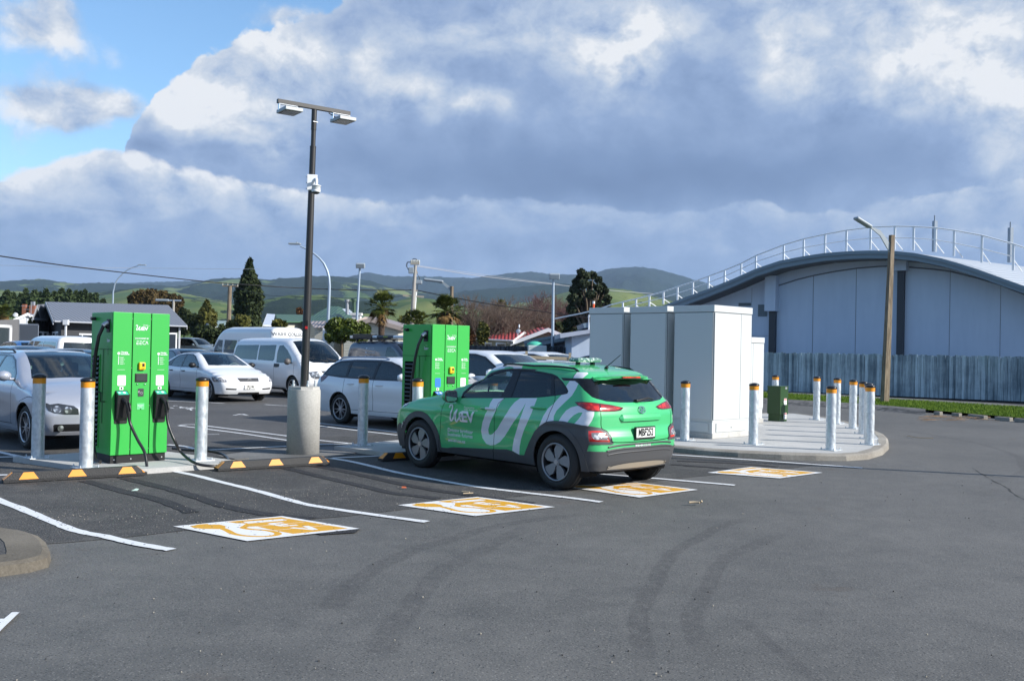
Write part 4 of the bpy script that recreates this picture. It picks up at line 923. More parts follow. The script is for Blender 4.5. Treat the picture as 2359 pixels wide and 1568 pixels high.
    b = MB(); b.tube([(-.0, .22, .80), (-.05, .22, .80), (-.05, .22, .92), (-.05, .40, .92)], .008); b.tube([(0, .40, .92), (-.05, .40, .92)], .008); b.build('cable_hook', BLACKP, r)
    b = MB(); b.tube([(.76, .18, .80), (.80, .18, .80), (.80, .18, .92), (.76, .18, .92)], .008); b.build('cable_hook', BLACKP, r)
    if cables: b = MB(); b.tube([(-.015, .155, 1.83), (-.06, .16, 1.80), (-.10, .21, 1.66), (-.11, .27, 1.45), (-.105, .34, 1.1), (-.10, .36, .8), (-.09, .36, .5), (-.10, .30, .25), (-.12, .18, .05), (-.10, .05, .03)], .0235, 12)
    b.lathe([(.03, 0), (.033, .02), (.03, .04)], 12, c=(-.03, .155, 1.79), axis='X'); b.build('cable', mat('cable_black', col=(.014, .014, .015), rough=.35), r)
    b = MB(); b.tube([(-.005, .155, 1.835), (-.035, .158, 1.825), (-.065, .162, 1.795)], .032, 12); b.build('cable_gland', STEEL, r)
    return r
CP1 = G(252.7, 1068.5, PZ); ch1 = charger('charging_station', CP1, 'tall green charging station nearest the camera, left of the lamp post')
CP2 = P(996, 761.6, 14.75); CP2.z = PZ - .02; ch2 = charger('charging_station', CP2, 'green charging station further back, partly hidden behind the green hatchback', True)
CAB = MATS['cable_black']
def loc1(x, y, z): c, s = math.cos(A2), math.sin(A2); return Vector((CP1.x + c * x - s * y, CP1.y + s * x + c * y, z))
def spline(pts, n=8):
    P_ = [Vector(p) for p in pts]; out = []
    for i in range(len(P_) - 1):
        a, b, c, d = P_[max(i - 1, 0)], P_[i], P_[i + 1], P_[min(i + 2, len(P_) - 1)]
        for k in range(n): t = k / n; out.append(.5 * (2 * b + (c - a) * t + (2 * a - 5 * b + 4 * c - d) * t * t + (a * -1 + b * 3 - c * 3 + d) * t ** 3))
    return out + [P_[-1]]
def toch(v): d = v - CP1; return Vector((d.dot(Vector((math.cos(A2), math.sin(A2), 0))), d.dot(Vector((-math.sin(A2), math.cos(A2), 0))), v.z - CP1.z))
g1 = Vector((.165, -.155, .66)); b = MB()
pth = [g1, (.19, -.17, .52), (.24, -.28, .33), (.29, -.40, .16), toch(G(338, 1082, .03)), toch(G(330, 1089, .03)), toch(G(300, 1083, .03))]
b.tube(spline(pth), .0195, 10); b.build('connector_cable', CAB, ch1)
g2 = Vector((.68, -.155, .66)); b = MB()
pth = [g2, (.69, -.19, .50), (.74, -.27, .30), (.84, -.30, .12), toch(G(455, 1068, .09)), toch(G(510, 1073, .05)), toch(G(528, 1064, .04)), toch(G(515, 1047, .05)), toch(G(478, 1038, .09)), toch(G(430, 1036, .09)), toch(G(398, 1032, .09))]
b.tube(spline(pth), .0195, 10); b.build('connector_cable', CAB, ch1)

# ------------------------------------------------------------------ lamp post with twin floodlights
def lamppost():
    c = G(697, 1049.5, .0) + Vector((-.05, .25, 0)); r = thing('lamp_post', 'black lamp post with twin floodlights and dome camera on a round concrete base', 'lamp post', c)
    b = MB(); b.lathe([(.001, 0), (.248, 0), (.248, .93), (.245, .99)], 48); b.lathe([(.245, .99), (.238, 1.0), (.235, 1.035), (.001, 1.035)], 8, sm=False); b.build('concrete_base', COLC, r)
    for a in (30, 120, 210, 300): b = MB(); x, y = .17 * math.cos(R_(a)), .17 * math.sin(R_(a)); b.cyl((x, y, 1.02), (x, y, 1.13), .014, n=8); b.cyl((x, y, 1.045), (x, y, 1.075), .026, n=6); b.build('anchor_bolt', GALV, r)
    lean = .0135; T = lambda z: (lean * (z - 1.03), 0, z); BP = mat('black_powder_coat', col=(.022, .021, .021), rough=.42, bump=.05)
    b = MB(); b.cyl(T(1.03), T(2.6), .063, .058, n=24); b.cyl(T(2.6), T(4.72), .057, .046, n=24); b.cyl(T(4.70), T(5.02), .036, n=20); b.cyl(T(4.98), T(5.29), .041, n=20)
    for z in (4.72, 1.6, 2.0): b.cyl(T(z - .01), T(z + .01), .0645 if z < 3 else .049, n=24)
    b.cyl(Vector(T(5.1)) - Vector((0, .06, 0)), Vector(T(5.1)) + Vector((.06, 0, 0)), .008, mi=1, n=8); b.build('pole', [BP, STEEL], r)
    # crossarm
    t = Vector(T(5.33)); dv = Vector((.81, .585, 0)).normalized(); ang = math.atan2(dv.y, dv.x); b = MB(); b.box(t, (1.20, .062, .062), rz=ang, bev=.004); arm = b.build('crossarm', BP, r)
    for s in (-1, 1):
        q = t + dv * (s * .44 - .0); b = MB(); Rz = Matrix.Rotation(ang - R_(90), 3, 'Z')
        n_ = Vector((dv.y, -dv.x, 0)); qq = q + n_ * .10 + Vector((0, 0, -.145)); Rt = Matrix.Rotation(ang, 3, 'Z')
        b.box(qq, (.28, .36, .055), R=Rt, bev=.008); fl = b.build('floodlight', mat('alu_grey', col=(.33, .35, .36), rough=.5, metal=.3), r)
        b = MB(); b.box(qq + Vector((0, 0, -.030)), (.23, .30, .006), R=Rt); b.build('lamp_glass', mat('lamp_lens', col=(.12, .11, .10), rough=.2), fl)
        b = MB()
        for o in (-.14, .14): p = q + dv * o + n_ * .02; b.box(p + Vector((0, 0, -.085)), (.008, .05, .10), R=Rt)
        b.box(q + n_ * .02 + Vector((0, 0, -.042)), (.29, .05, .008), R=Rt); b.box(qq + Vector((0, 0, .04)) - n_ * .06, (.14, .08, .03), R=Rt, bev=.01); b.build('bracket', mat('stainless', col=(.62, .62, .62), rough=.25, metal=.9), fl)
        b = MB(); b.tube(spline([q + n_ * .02 + Vector((0, 0, -.10)), q - dv * s * .1 + Vector((0, 0, -.09)), q - dv * s * .2 + Vector((0, 0, -.045))]), .008, 6); b.build('lamp_cable', BLACKP, fl)
    # camera
    z = 4.16; cpos = Vector(T(z)); b = MB(); b.box(cpos + Vector((.02, -.066, 0)), (.155, .025, .245), bev=.006, rz=R_(12)); pl = b.build('camera_plate', WHITEP, r)
    cq = cpos + Vector((.105, -.17, 0)); b = MB(); b.tube(spline([cpos + Vector((.03, -.08, -.02)), cpos + Vector((.06, -.13, .02)), cq + Vector((0, 0, .03)), cq + Vector((0, 0, -.05))]), [.025] + [.024] * 24, 12); b.build('camera_arm', WHITEP, pl)
    b = MB(); b.lathe([(.024, -.045), (.076, -.062), (.078, -.067), (.066, -.07), (.066, -.128), (.063, -.132), (.066, -.136), (.066, -.157), (.058, -.164)], 28, c=cq); cm = b.build('camera_housing', WHITEP, pl)
    b = MB(); b.lathe([(.058, -.162), (.051, -.179), (.03, -.191), (.001, -.196)], 24, c=cq); b.build('camera_dome', mat('smoked_dome', col=(.03, .03, .03), rough=.05), pl)
    b = MB()
    for dz in (-.09, 0, .09): b.cyl(cpos + Vector((-.075, -.04, dz)), cpos + Vector((-.058, -.048, dz)), .009, n=8); b.tube([cpos + Vector((.058 * math.cos(a), .058 * math.sin(a), dz)) for a in np.linspace(0, 2 * math.pi, 25)], .006, 5)
    b.build('band_clamp', STEEL, pl)
    b = MB(); p = Vector(T(1.95)); b.box(p + Vector((.012, -.064, .03)), (.04, .006, .13)); sk = b.build('label', BLACKP, r); b = MB(); b.box(p + Vector((.012, -.0685, -.012)), (.038, .004, .04)); b.build('label_panel', mat('red_sticker', col=(.6, .02, .02), rough=.4), sk)
    return r
lamppost()

# ------------------------------------------------------------------ white cabinets and the green pillar box
CABM = mat('white_powder_coat', col=(.53, .55, .545), rough=.38, coat=.25, coat_rough=.15, var=.04, vscale=1.2)
def cabinet(o, w, d, h, label, small=False):
    r = thing('electrical_cabinet', label, 'electrical cabinet', o, A2, 'white electrical cabinets on the island')    # x along E2, y away from the bays
    b = MB(); b.box((w / 2, d / 2, .05), (w + .03, d + .03, .10), bev=.01); b.build('footing', COLC, r)
    b = MB(); b.box((w / 2, d / 2, .20), (w - .02, d - .02, .22), bev=.004); b.build('plinth', CABM, r)
    b = MB(); b.box((w / 2, d / 2, (h + .31) / 2), (w - .005, d - .005, h - .31), bev=.006); b.build('body', CABM, r)
    b = MB(); b.box((w / 2, d / 2, h - .055), (w + .025, d + .025, .125), bev=.006); b.build('roof_cap', CABM, r)
    dr = MB(); s = .70 if not small else .5
    dr.box((w * s / 2 + .01, -.004, .31 + (h - .45) / 2 + .02), (w * s - .02, .012, h - .48), bev=.003); d1 = dr.build('door_panel', CABM, r)
    dr = MB(); dr.box((w * s + (w * (1 - s)) / 2, -.004, .31 + (h - .45) / 2 + .02), (w * (1 - s) - .02, .012, h - .48), bev=.003); dr.build('door_panel', CABM, r)
    dr = MB(); dr.box((-.004, d / 2, .31 + (h - .45) / 2 + .02), (.012, d - .03, h - .48), bev=.003); dr.build('side_panel', CABM, r)
    dr = MB(); dr.box((w / 2, -.0, .2), (w * .8, .012, .17), bev=.004); dr.build('kick_panel', CABM, r); dr = MB(); dr.box((-.0, d / 2, .2), (.012, d * .8, .17), bev=.004); dr.build('kick_panel', CABM, r)
    dr = MB(); dr.box((w * .48, -.010, .19), (.006, .01, .03)); dr.build('latch', BLACKP, r)
    JG = mat('grey_gap', col=(.16, .17, .18), rough=.9); zc_ = .31 + (h - .45) / 2 + .02; hh_ = h - .48
    for x_ in (.012, w * s, w - .012): b = MB(); b.box((x_, -.0045, zc_), (.008, .011, hh_)); b.build('door_gap', JG, r)
    b = MB(); b.box((-.0045, .02, zc_), (.011, .006, hh_)); b.box((-.0045, d - .02, zc_), (.011, .006, hh_)); b.box((-.004, d / 2, h - .122), (.012, d - .02, .006)); b.box((w / 2, -.004, h - .122), (w - .02, .012, .006)); b.build('panel_gap', JG, r)
    return r
CQ = G(1637.2, 1011, ISZ)
w1, d1_ = 1.27, .90; hc = 2.46
c1 = cabinet(CQ + Vector((.03, .03, 0)), w1, d1_, hc, 'nearest tall white electrical cabinet with its bright sunlit face')
y1 = Vector((-math.sin(A2), math.cos(A2), 0))
c2 = cabinet(CQ + Vector((.03, .03, 0)) + y1 * 1.07, w1, d1_, hc, 'middle tall white electrical cabinet between two like it')
c3 = cabinet(CQ + Vector((.03, .03, 0)) + y1 * 2.14, w1, d1_, hc, 'farthest tall white electrical cabinet, left end of the row')
q = G(1756.7, 973, ISZ); c4 = cabinet(q - E2 * .95 , .95, .9, 1.96, 'shorter white electrical cabinet behind the right side of the tall ones', True)
b = MB(); b.box((w1 + .010, .30, 1.05), (.012, .10, .16), bev=.003); b.build('lock_plate', BLACKP, c1)
for z in (.88, 1.06): b = MB(); b.lathe([(.001, .0), (.055, .0), (.055, .035), (.04, .045), (.001, .045)], 16, c=(w1 + .0, .2, z), axis='X'); b.build('socket', BLACKP, c1)
b = MB(); b.box((w1 + .05, .06, 1.34), (.022, .05, .05), bev=.004); b.tube([(w1 + .05, .045, 1.36), (w1 + .05, .045, 1.40), (w1 + .05, .06, 1.415), (w1 + .05, .075, 1.40), (w1 + .05, .075, 1.36)], .004, 6); b.tube([(w1, .06, 1.42), (w1 + .055, .06, 1.41)], .008, 6); b.build('padlock', mat('brass', col=(.55, .38, .14), rough=.35, metal=.8), c1)
# vents on the near cabinet's right edge in silhouette
DG = mat('dark_green_paint', col=(.016, .055, .012), rough=.42, var=.2, vscale=6)
q = G(1797, 971, ISZ); r = thing('service_pillar', 'dark green service pillar box with warning stickers on the island', 'service pillar', q, A2 + .0)
b = MB(); b.box((.17, .17, .09), (.32, .31, .18), bev=.004); b.build('base', DG, r); b = MB(); b.box((.17, .17, .50), (.36, .35, .66), bev=.006); b.box((.17, .17, .826), (.375, .365, .022), bev=.006); b.build('housing', DG, r)
for z in (.47, .13): b = MB(); b.box((.21, -.009, z), (.12, .004, .15)); lb = b.build('warning_label', PLATEW, r); b = MB(); b.box((.21, -.0115, z + .052), (.10, .003, .035)); b.build('label_header', mat('red_sticker'), lb); flat(text_geo('DANGER', .022, .0005), lambda x, y, z=z: (.21 + x, -.0138, z + .052 + y), 'lettering', WHITEV, lb); flat(text_geo('KEEP OUT', .018, .0003), lambda x, y, z=z: (.21 + x, -.0118, z - .01 + y), 'lettering', BLACKP, lb)
b = MB(); b.box((.24, -.0085, .79), (.08, .004, .05)); b.build('number_label', STEEL, r); b = MB(); b.cyl((.10, -.004, .47), (.10, -.03, .47), .014, n=10); b.build('lock', STEEL, r)

# ------------------------------------------------------------------ litter and twigs
WOODL = mat('dry_twig', col=(.42, .33, .22), rough=.9)
for pts, rr, lab in (([(1587, 1156.5), (1600, 1156), (1612, 1157)], .012, 'pale broken stick lying on the open asphalt right of the hatchback'), ([(1064, 1131.5), (1082, 1133)], .008, 'dry twig lying in the bay left of the hatchback'), ([(1067, 1136), (1090, 1135)], .007, 'thin dry twig beside a longer one in the middle bay'), ([(1905 + 185, 1003), (2110, 1007), (2150, 1009)], .008, 'bent brown twig on the road beyond the island tip')):
    b = MB(); b.tube([G(u, v, .025 + rr) for u, v in pts], rr, 6)
    if rr > .01: b.tube([G(1612, 1157, .03), G(1617, 1153.5, .05)], .012, 6)
    o = b.build('twig', WOODL, None); tag(o, lab, 'twig')
b = MB()
for k in range(4): q = G(508 + RNG.uniform(-3, 3), 1062 + RNG.uniform(-2, 2), .09); b.tube([q, q + Vector((.22 + .05 * k, -.18 + .06 * k, -.02 + .02 * k))], .004, 5)
o = b.build('dry_leaf', WOODL, None); tag(o, 'dry straw coloured palm leaf blades beside the looped cable', 'leaf')
b = MB(); q = G(302, 1130, .012); b.add([q + Vector(v) for v in ((0, 0, 0), (.06, .02, 0), (.055, .09, .012), (.015, .10, .014))], [(0, 1, 2, 3)]); o = b.build('paper_scrap', mat('mint_paper', col=(.5, .62, .55)), None, fix=False); tag(o, 'small pale mint scrap of paper on the dark seal of the left bay', 'litter')
b = MB(); q = G(141, 1143, .02); b.add([q + Vector(v) for v in ((0, 0, 0), (.05, .02, 0), (.045, .05, .012), (.0, .03, .014))], [(0, 1, 2, 3)]); 
q = G(925, 1123.5, .02); b = MB(); b.add([q + Vector(v) for v in ((0, 0, 0), (.06, .01, 0), (.045, .05, .012), (.0, .04, .014))], [(0, 1, 2, 3)]); o = b.build('dead_leaf', mat('rust_leaf', col=(.45, .10, .03)), None, fix=False); tag(o, 'small rust red leaf on the dark seal left of the hatchback', 'leaf')
b = MB()
for k in range(260):
    u, v = RNG.uniform(-100, 2359), 1100 + 470 * RNG.random() ** 1.6
    q = G(u, v, .006); s = RNG.uniform(.002, .0052); b.box(q, (s * 2, s * 1.5, s * 1.4), R=Matrix.Rotation(RNG.uniform(0, 3), 3, 'Z') @ Matrix.Rotation(RNG.uniform(0, 1), 3, 'X'), mi=int(RNG.random() < .6))
for k in range(500):
    f = RNG.random(); a = G(560 + 330 * f + RNG.normal(0, 60), 1150 - 20 * f + RNG.normal(0, 10), .012) if k % 2 else G(100 + 500 * f + RNG.normal(0, 30), 1190 + RNG.normal(0, 14), .012); s = RNG.uniform(.0015, .004); b.box(a, (s * 2, s * 1.6, s * 1.4), R=Matrix.Rotation(RNG.uniform(0, 3), 3, 'Z'), mi=int(RNG.random() < .5))
o = b.build('gravel', [mat('stone_pale', col=(.32, .29, .24), rough=.9), mat('stone_dark', col=(.05, .05, .05), rough=.9)], None, fix=False); tag(o, kind='stuff')

# ------------------------------------------------------------------ the green electric hatchback
GREENP = paint('sea_green_paint', (.045, .45, .155), dirt=.03)
CLAD = mat('grey_cladding', col=(.060, .062, .067), rough=.5, spec=.45, var=.15)
REDL = mat('red_lens', col=(.42, .012, .008), rough=.12, coat=1, fn=lambda t, b: t.put(b.inputs['Base Color'], t.mix(t.smooth(t.noise(t.obj(), 9, 2), .45, .6), (.26, .006, .005), (.62, .03, .015))))
DREDL = mat('dark_red_lens', col=(.10, .004, .004), rough=.1, coat=1)
CLEARL = mat('clear_lens', col=(.45, .44, .44), rough=.12, coat=1, metal=.4, fn=lambda t, b: t.put(b.inputs['Base Color'], t.mix(t.smooth(t.voro(t.obj(), 22), .2, .6), (.75, .73, .7), (.22, .2, .2))))
def build_kona():
    root = thing('electric_car', 'green hatchback with white swooshes and grey cladding reversed out of its charging bay', 'car')
    k_ = .965; fx_ = .07; rx_ = .11
    c = Car(T=[(-.75, 1.30), (-.45, 1.375), (-.2, 1.415), (0, 1.45), (.24, 1.485), (.5, 1.508), (.844, 1.515), (1.17, 1.50), (1.325, 1.47), (1.45, 1.425), (1.61, 1.362), (1.79, 1.29), (1.98, 1.21), (2.17, 1.12), (2.30, 1.065), (2.45, 1.03), (2.6, 1.012), (2.8, .985), (3.0, .945), (3.15, .89), (3.27, .80), (3.36, .70)],
            W=[(z, w * k_) for z, w in [(.15, .80), (.24, .84), (.35, .868), (.5, .885), (.68, .900), (.80, .892), (.90, .888), (.97, .868), (1.04, .835), (1.15, .775), (1.3, .690), (1.42, .605), (1.5, .53), (1.6, .40)]],
            XR=[(z, x + rx_) for z, x in [(.15, -.60), (.25, -.68), (.35, -.735), (.50, -.765), (.66, -.765), (.70, -.74), (.76, -.725), (.90, -.725), (1.0, -.70), (1.05, -.66), (1.10, -.615), (1.2, -.54), (1.35, -.44), (1.45, -.36), (1.55, -.2)]],
            XF=[(z, x - fx_) for z, x in [(.15, 3.36), (.25, 3.42), (.45, 3.46), (.65, 3.46), (.78, 3.43), (.86, 3.33), (.92, 3.15), (.98, 2.9)]],
            zb=.26, zcr=1.335, zcf=.74, crown=.045, cR=.17, cF=.22, k1=.10, k2=.14, taperF=.10, taperR=.06, bow=.14)
    arch = lambda x, z, x0, a: a * np.exp(-(((x - x0) / .46) ** 4)) * np.exp(-(((z - .42) / .38) ** 4))
    c.bumps = [lambda x, z: arch(x, z, 0, .028), lambda x, z: arch(x, z, 2.6, .03),
               lambda x, z: -.028 * np.exp(-(((z - .60) / .14) ** 2)) * np.exp(-(((x - 1.35) / .72) ** 4)), lambda x, z: .012 * np.exp(-(((z - .80) / .035) ** 2))]
    c.place(root, (1.167, 12.089, 0), math.atan2(.718, -.696))
    A = lambda pts: c.hits([(898.5 + .21305 * x, 806.3 + .21305 * y) for x, y in pts])
    B = lambda pts: c.hits([(1209.5 + .22034 * x, 806.3 + .22034 * y) for x, y in pts])
    A1_ = lambda x, y: c.hit(898.5 + .21305 * x, 806.3 + .21305 * y)
    B1_ = lambda x, y: c.hit(1209.5 + .22034 * x, 806.3 + .22034 * y)
    AB = lambda pa, pb: c.hits([(898.5 + .21305 * x, 806.3 + .21305 * y) for x, y in pa] + [(1209.5 + .22034 * x, 806.3 + .22034 * y) for x, y in pb])
    # doors
    c.add('door#1', None, AB([(765, 520), (700, 512), (620, 540), (575, 600), (552, 690), (545, 800), (538, 900), (530, 1045), (1122, 1066), (1125, 900), (1130, 740), (1170, 575), (1240, 518)], []), 'S', .001)
    c.add('door#2', None, AB([(1240, 518), (1170, 575), (1130, 740), (1125, 900), (1122, 1066), (1320, 1085), (1495, 1140), (1500, 1060), (1535, 950)], [(100, 840), (150, 790), (222, 745), (255, 650), (300, 570), (315, 478)]), 'S', .001)
    door_poly = c.feat[-1]['p']
    # white swooshes
    wl = 'L'
    c.add('+', WHITEV, A([(1115, 522), (1240, 520), (1190, 570), (1150, 640), (1110, 720), (1080, 790), (1062, 860), (1068, 905), (1085, 915), (1110, 905), (1160, 850), (1200, 780), (1250, 700), (1300, 620), (1350, 560), (1410, 518), (1592, 518), (1560, 600), (1530, 680), (1490, 770), (1450, 860), (1420, 950), (1402, 1040), (1398, 1130), (1322, 1085), (1325, 1050), (1340, 960), (1370, 860), (1400, 760), (1440, 650), (1470, 568), (1440, 620), (1390, 700), (1340, 770), (1290, 850), (1240, 930), (1190, 990), (1140, 1020), (1090, 1028), (1040, 1010), (1000, 950), (985, 870), (1000, 780), (1030, 690), (1060, 640), (1085, 570)]), 'S', sides=wl)
    c.add('+', WHITEV, A([(1450, 1140), (1520, 1150), (1560, 1000), (1515, 1005)]), 'S', sides=wl)
    c.add('+', WHITEV, B([(140, 810), (190, 690), (240, 610), (300, 560), (350, 500), (400, 450), (440, 400), (430, 375), (470, 318), (520, 320), (558, 350), (535, 400), (490, 475), (400, 560), (330, 630), (300, 690), (297, 770), (200, 780)]), 'S', sides=wl)
    c.add('+', WHITEV, B([(345, 770), (355, 735), (385, 685), (430, 630), (480, 597), (540, 582), (640, 560), (725, 640), (722, 680), (700, 735), (655, 800), (480, 790), (515, 768), (555, 725), (585, 685), (602, 650), (560, 652), (510, 678), (470, 715), (440, 755)]), 'S', sides=wl)
    c.add('+', WHITEV, A([(1088, 222), (1150, 172), (1250, 150), (1440, 145), (1425, 200), (1340, 200), (1325, 184), (1290, 178), (1250, 186), (1230, 200)]), 'ST')
    c.add('+', WHITEV, B([(498, 292), (512, 268), (545, 230), (650, 230), (664, 244), (640, 262), (605, 292)]), 'ST', sides=wl)
    # cladding: sill, arches, bumpers
    clad = [(-.1, .24), (-.1, .30), (.46, .475), (.52, .43), (.66, .41), (.9, .405), (1.9, .385), (2.12, .39), (2.7, .24)]
    c.add('side_cladding', CLAD, AB([(530, 1046), (620, 1056), (680, 1046), (1100, 1066), (1260, 1070), (1320, 1088), (1400, 1130), (1500, 1138), (1640, 1170), (1640, 1400), (400, 1400), (440, 1060)], []), 'S', .004)
    c.add('cladding_highlight', CLAD, A([(655, 1058), (700, 1048), (1100, 1066), (1260, 1078), (1310, 1092), (1335, 1118), (1120, 1098), (700, 1066)]), 'S', .012)  # raised strip in the same grey as the sill cladding
    c.add('wheel_arch#1', CLAD, [(x, 0, z) for x, z in circle(2.6, .335, .455, -25, 205)] + [(2.2, 0, .1), (3.0, 0, .1)], 'S', .006)
    c.add('front_bumper!', CLAD, [(2.98, 0, .23), (3.0, 0, .55), (3.08, 0, .60), (3.2, 0, .52), (3.9, 0, .48), (3.9, 0, .1), (3.0, 0, .1)], 'SF', .004)
    c.front('front_bumper!', CLAD, [(-.9, .1), (-.9, .48), (-.5, .42), (.5, .42), (.9, .48), (.9, .1)], .004)
    # rear bumper and arch traced from the flank round the corner
    rb = B([(-30, 1260), (-20, 1150), (5, 1060), (45, 960), (100, 850), (150, 795), (222, 747), (300, 738), (400, 743), (505, 765), (600, 785), (700, 797), (800, 815), (860, 855), (900, 910), (925, 975), (905, 987), (668, 988), (655, 1030), (648, 1056), (760, 1060), (870, 1060), (950, 1048), (1030, 1015), (1150, 1012)] + [(1150, 1190), (880, 1215), (560, 1225)])
    rb = np.concatenate([rb[:-12], [[-.55, .45, .1], [0.3, .8, .1]]])
    c.add('rear_bumper!', CLAD, rb, 'SR', .006)
    mir = rb * [1, -1, 1]; zq_ = B1_(1180, 1012)[2]; c.rear('rear_bumper!', CLAD, [(-.62, .1), (.62, .1), (.45, zq_ - .02), (.34, zq_), (-.34, zq_), (-.45, zq_ - .02)], .006); c.add('rear_bumper!', CLAD, mir, 'R', .006); c.feat[-1]['sides'] = ''
    c.add('wheel_arch#2', CLAD, [(x, 0, z) for x, z in circle(0, .335, .445, -20, 200)] + [(-.4, 0, .1), (.4, 0, .1)], 'S', .011)
    # black greenhouse and glass
    c.add('+g', TRIM, AB([(765, 518), (790, 455), (900, 357), (1000, 298), (1100, 240), (1200, 208), (1300, 198), (1400, 198), (1500, 202), (1600, 208)], [(100, 212), (200, 229), (290, 247), (340, 272), (400, 337), (442, 400), (454, 430), (442, 454), (400, 464), (310, 477), (200, 490), (100, 497), (0, 499)]), 'S')
    c.feat[-1]['part'] = '='
    W1 = glass('tinted_side_glass', (.66, .75, .73)); W2 = glass('privacy_glass', (.05, .055, .06)); W0 = glass('windscreen_glass', (.5, .58, .56))
    c.add('window#1', W1, A([(778, 514), (800, 468), (900, 382), (1010, 312), (1120, 257), (1250, 224), (1338, 216), (1295, 330), (1245, 420), (1195, 507)]), 'S', -.005)
    c.add('window#2', W2, AB([(1308, 507), (1342, 420), (1412, 224), (1500, 224)], [(100, 232), (180, 240), (272, 262), (274, 340), (265, 420), (268, 468), (200, 477), (100, 487), (0, 492)]), 'S', -.005)
    c.add('window#3', W2, B([(300, 272), (345, 292), (400, 360), (432, 425), (415, 442), (310, 464)]), 'S', -.005)
    # black D pillar, rear glass
    dp = B([(375, 287), (540, 295), (800, 297), (800, 520), (748, 508), (700, 490), (620, 420), (555, 345), (520, 322), (400, 318)])
    c.add('=', TRIM, dp, 'SR'); c.add('=', TRIM, dp * [1, -1, 1], 'R', sides='')
    lft = [(q[1], q[2]) for q in (B1_(*p) for p in ((1000, 547), (850, 535), (748, 507), (715, 440), (680, 360), (672, 335), (690, 318)))]
    GLR = [(0, lft[0][1] - .004)] + lft + [(0, 1.345)]
    full = GLR + [(-y, z) for y, z in reversed(GLR[1:-1])]
    c.rear('rear_window', glass('rear_glass', (.035, .04, .045), 1.3), full, -.004)
    # tailgate seam, lights
    c.rear('+s', SEAM, [(0, 0), (0, 0), (0, 0)]); c.feat.pop()
    ts = [(p[1], p[2]) for p in [B1_(*q) for q in ((740, 505), (768, 550), (782, 600), (795, 700), (800, 812), (860, 850), (905, 910), (928, 963), (1180, 955))]]
    ts[-1] = (0, ts[-1][1])
    c.line(ts, .010, 'R'); c.line([(-y, z) for y, z in ts], .010, 'R')
    for f in c.feat[-2:]: f['sides'] = ''
    tl = B([(523, 543), (600, 541), (700, 548), (780, 558), (900, 575), (1028, 603), (1000, 630), (940, 640), (850, 643), (740, 640), (660, 632), (600, 605), (550, 575)])
    tl2 = B([(545, 553), (600, 550), (700, 556), (772, 566), (776, 634), (740, 632), (660, 624), (610, 600), (565, 573)]); tl3 = B([(790, 568), (900, 584), (1000, 605), (940, 631), (850, 634), (794, 634)])
    for sfx, sg, sd in (('#L', 1, 'L'), ('#R', -1, 'R')):
        c.add('tail_light' + sfx, DREDL, tl * [1, sg, 1], 'SR', .006, sd); c.add('tail_light' + sfx, REDL, tl2 * [1, sg, 1], 'SR', .006, sd); c.add('tail_light' + sfx, REDL, tl3 * [1, sg, 1], 'SR', .006, sd)
    fl = B([(662, 842), (780, 842), (830, 862), (865, 905), (888, 945), (885, 960), (672, 956), (664, 920)]); fl2 = B([(694, 862), (770, 862), (820, 880), (850, 905), (872, 938), (740, 938), (715, 925), (695, 900)])
    for sfx, sg, sd in (('#L', 1, 'L'), ('#R', -1, 'R')):
        c.add('rear_fog_light' + sfx, REDL, fl * [1, sg, 1], 'SR', .004, sd); c.add('rear_fog_light' + sfx, CLEARL, fl2 * [1, sg, 1], 'SR', .004, sd)
    # front: head lamp, windscreen, bonnet seam
    hl = [(3.36, 0, .80), (3.25, 0, .845), (3.05, 0, .875), (3.0, 0, .86), (3.2, 0, .82)]
    c.add('headlight', CLEARL, A([(150, 600), (165, 582), (200, 570), (208, 576), (180, 600), (155, 612)]), 'ST', .003)
    c.side('front_reflector', CLEARL, [(p[0], p[2]) for p in A([(125, 835), (135, 790), (158, 752), (168, 757), (150, 800), (135, 838)])], .012)
    c.top('windscreen', W0, [(1.42, -.49), (1.8, -.53), (2.26, -.62), (2.33, -.52), (2.42, 0), (2.33, .52), (2.26, .62), (1.8, .53), (1.42, .49), (1.53, 0)], -.004)
    c.line([(p[0], p[2]) for p in (A1_(1240, 520), A1_(1190, 560), A1_(1170, 580), A1_(1140, 680), A1_(1127, 800), A1_(1124, 950), A1_(1122, 1066), A1_(1120, 1180))], .008)
    c.line([(p[0], p[2]) for p in (A1_(690, 520), A1_(620, 540), A1_(575, 600), A1_(552, 690), A1_(545, 800), A1_(540, 900), A1_(532, 1050), A1_(560, 1090))], .008)
    c.line([(p[0], p[2]) for p in (B1_(315, 475), B1_(312, 520), B1_(290, 585), B1_(255, 660), B1_(222, 745))], .008)
    c.line([(p[0], p[2]) for p in (B1_(500, 292), B1_(515, 262), B1_(545, 225))], .007)
    c.line([(p[0], p[2]) for p in (A1_(600, 488), A1_(640, 470), A1_(690, 440))], .008)
    # filler flap on the far flank only; wheel openings
    for x0 in (0, 2.6): c.side('HOLE', None, circle(x0, .335, .372, -30, 210))
    ob = c.mesh_panels(GREENP, h=.05)
    for k, w in (('door#1', 'window#1'), ('door#2', 'window#2')):
        for sd in 'LR':
            if f'{k}|{sd}' in ob and f'{w}|{sd}' in ob: ob[f'{w}|{sd}'].parent = ob[f'{k}|{sd}']
    # wheels
    for x, y, sd, st in ((0, .79, 1, 0), (0, -.79, -1, 0), (2.6, .79, 1, 0), (2.6, -.79, -1, 0)): wheel(root, x, y * .968, .334, .215, .226, 'blade5', sd, (mat('satin_alloy', col=(.27, .28, .30), rough=.38, metal=.55), DARKAL), steer=st)
    wells(c, (0, 2.6), .334, .345, yout=.82)
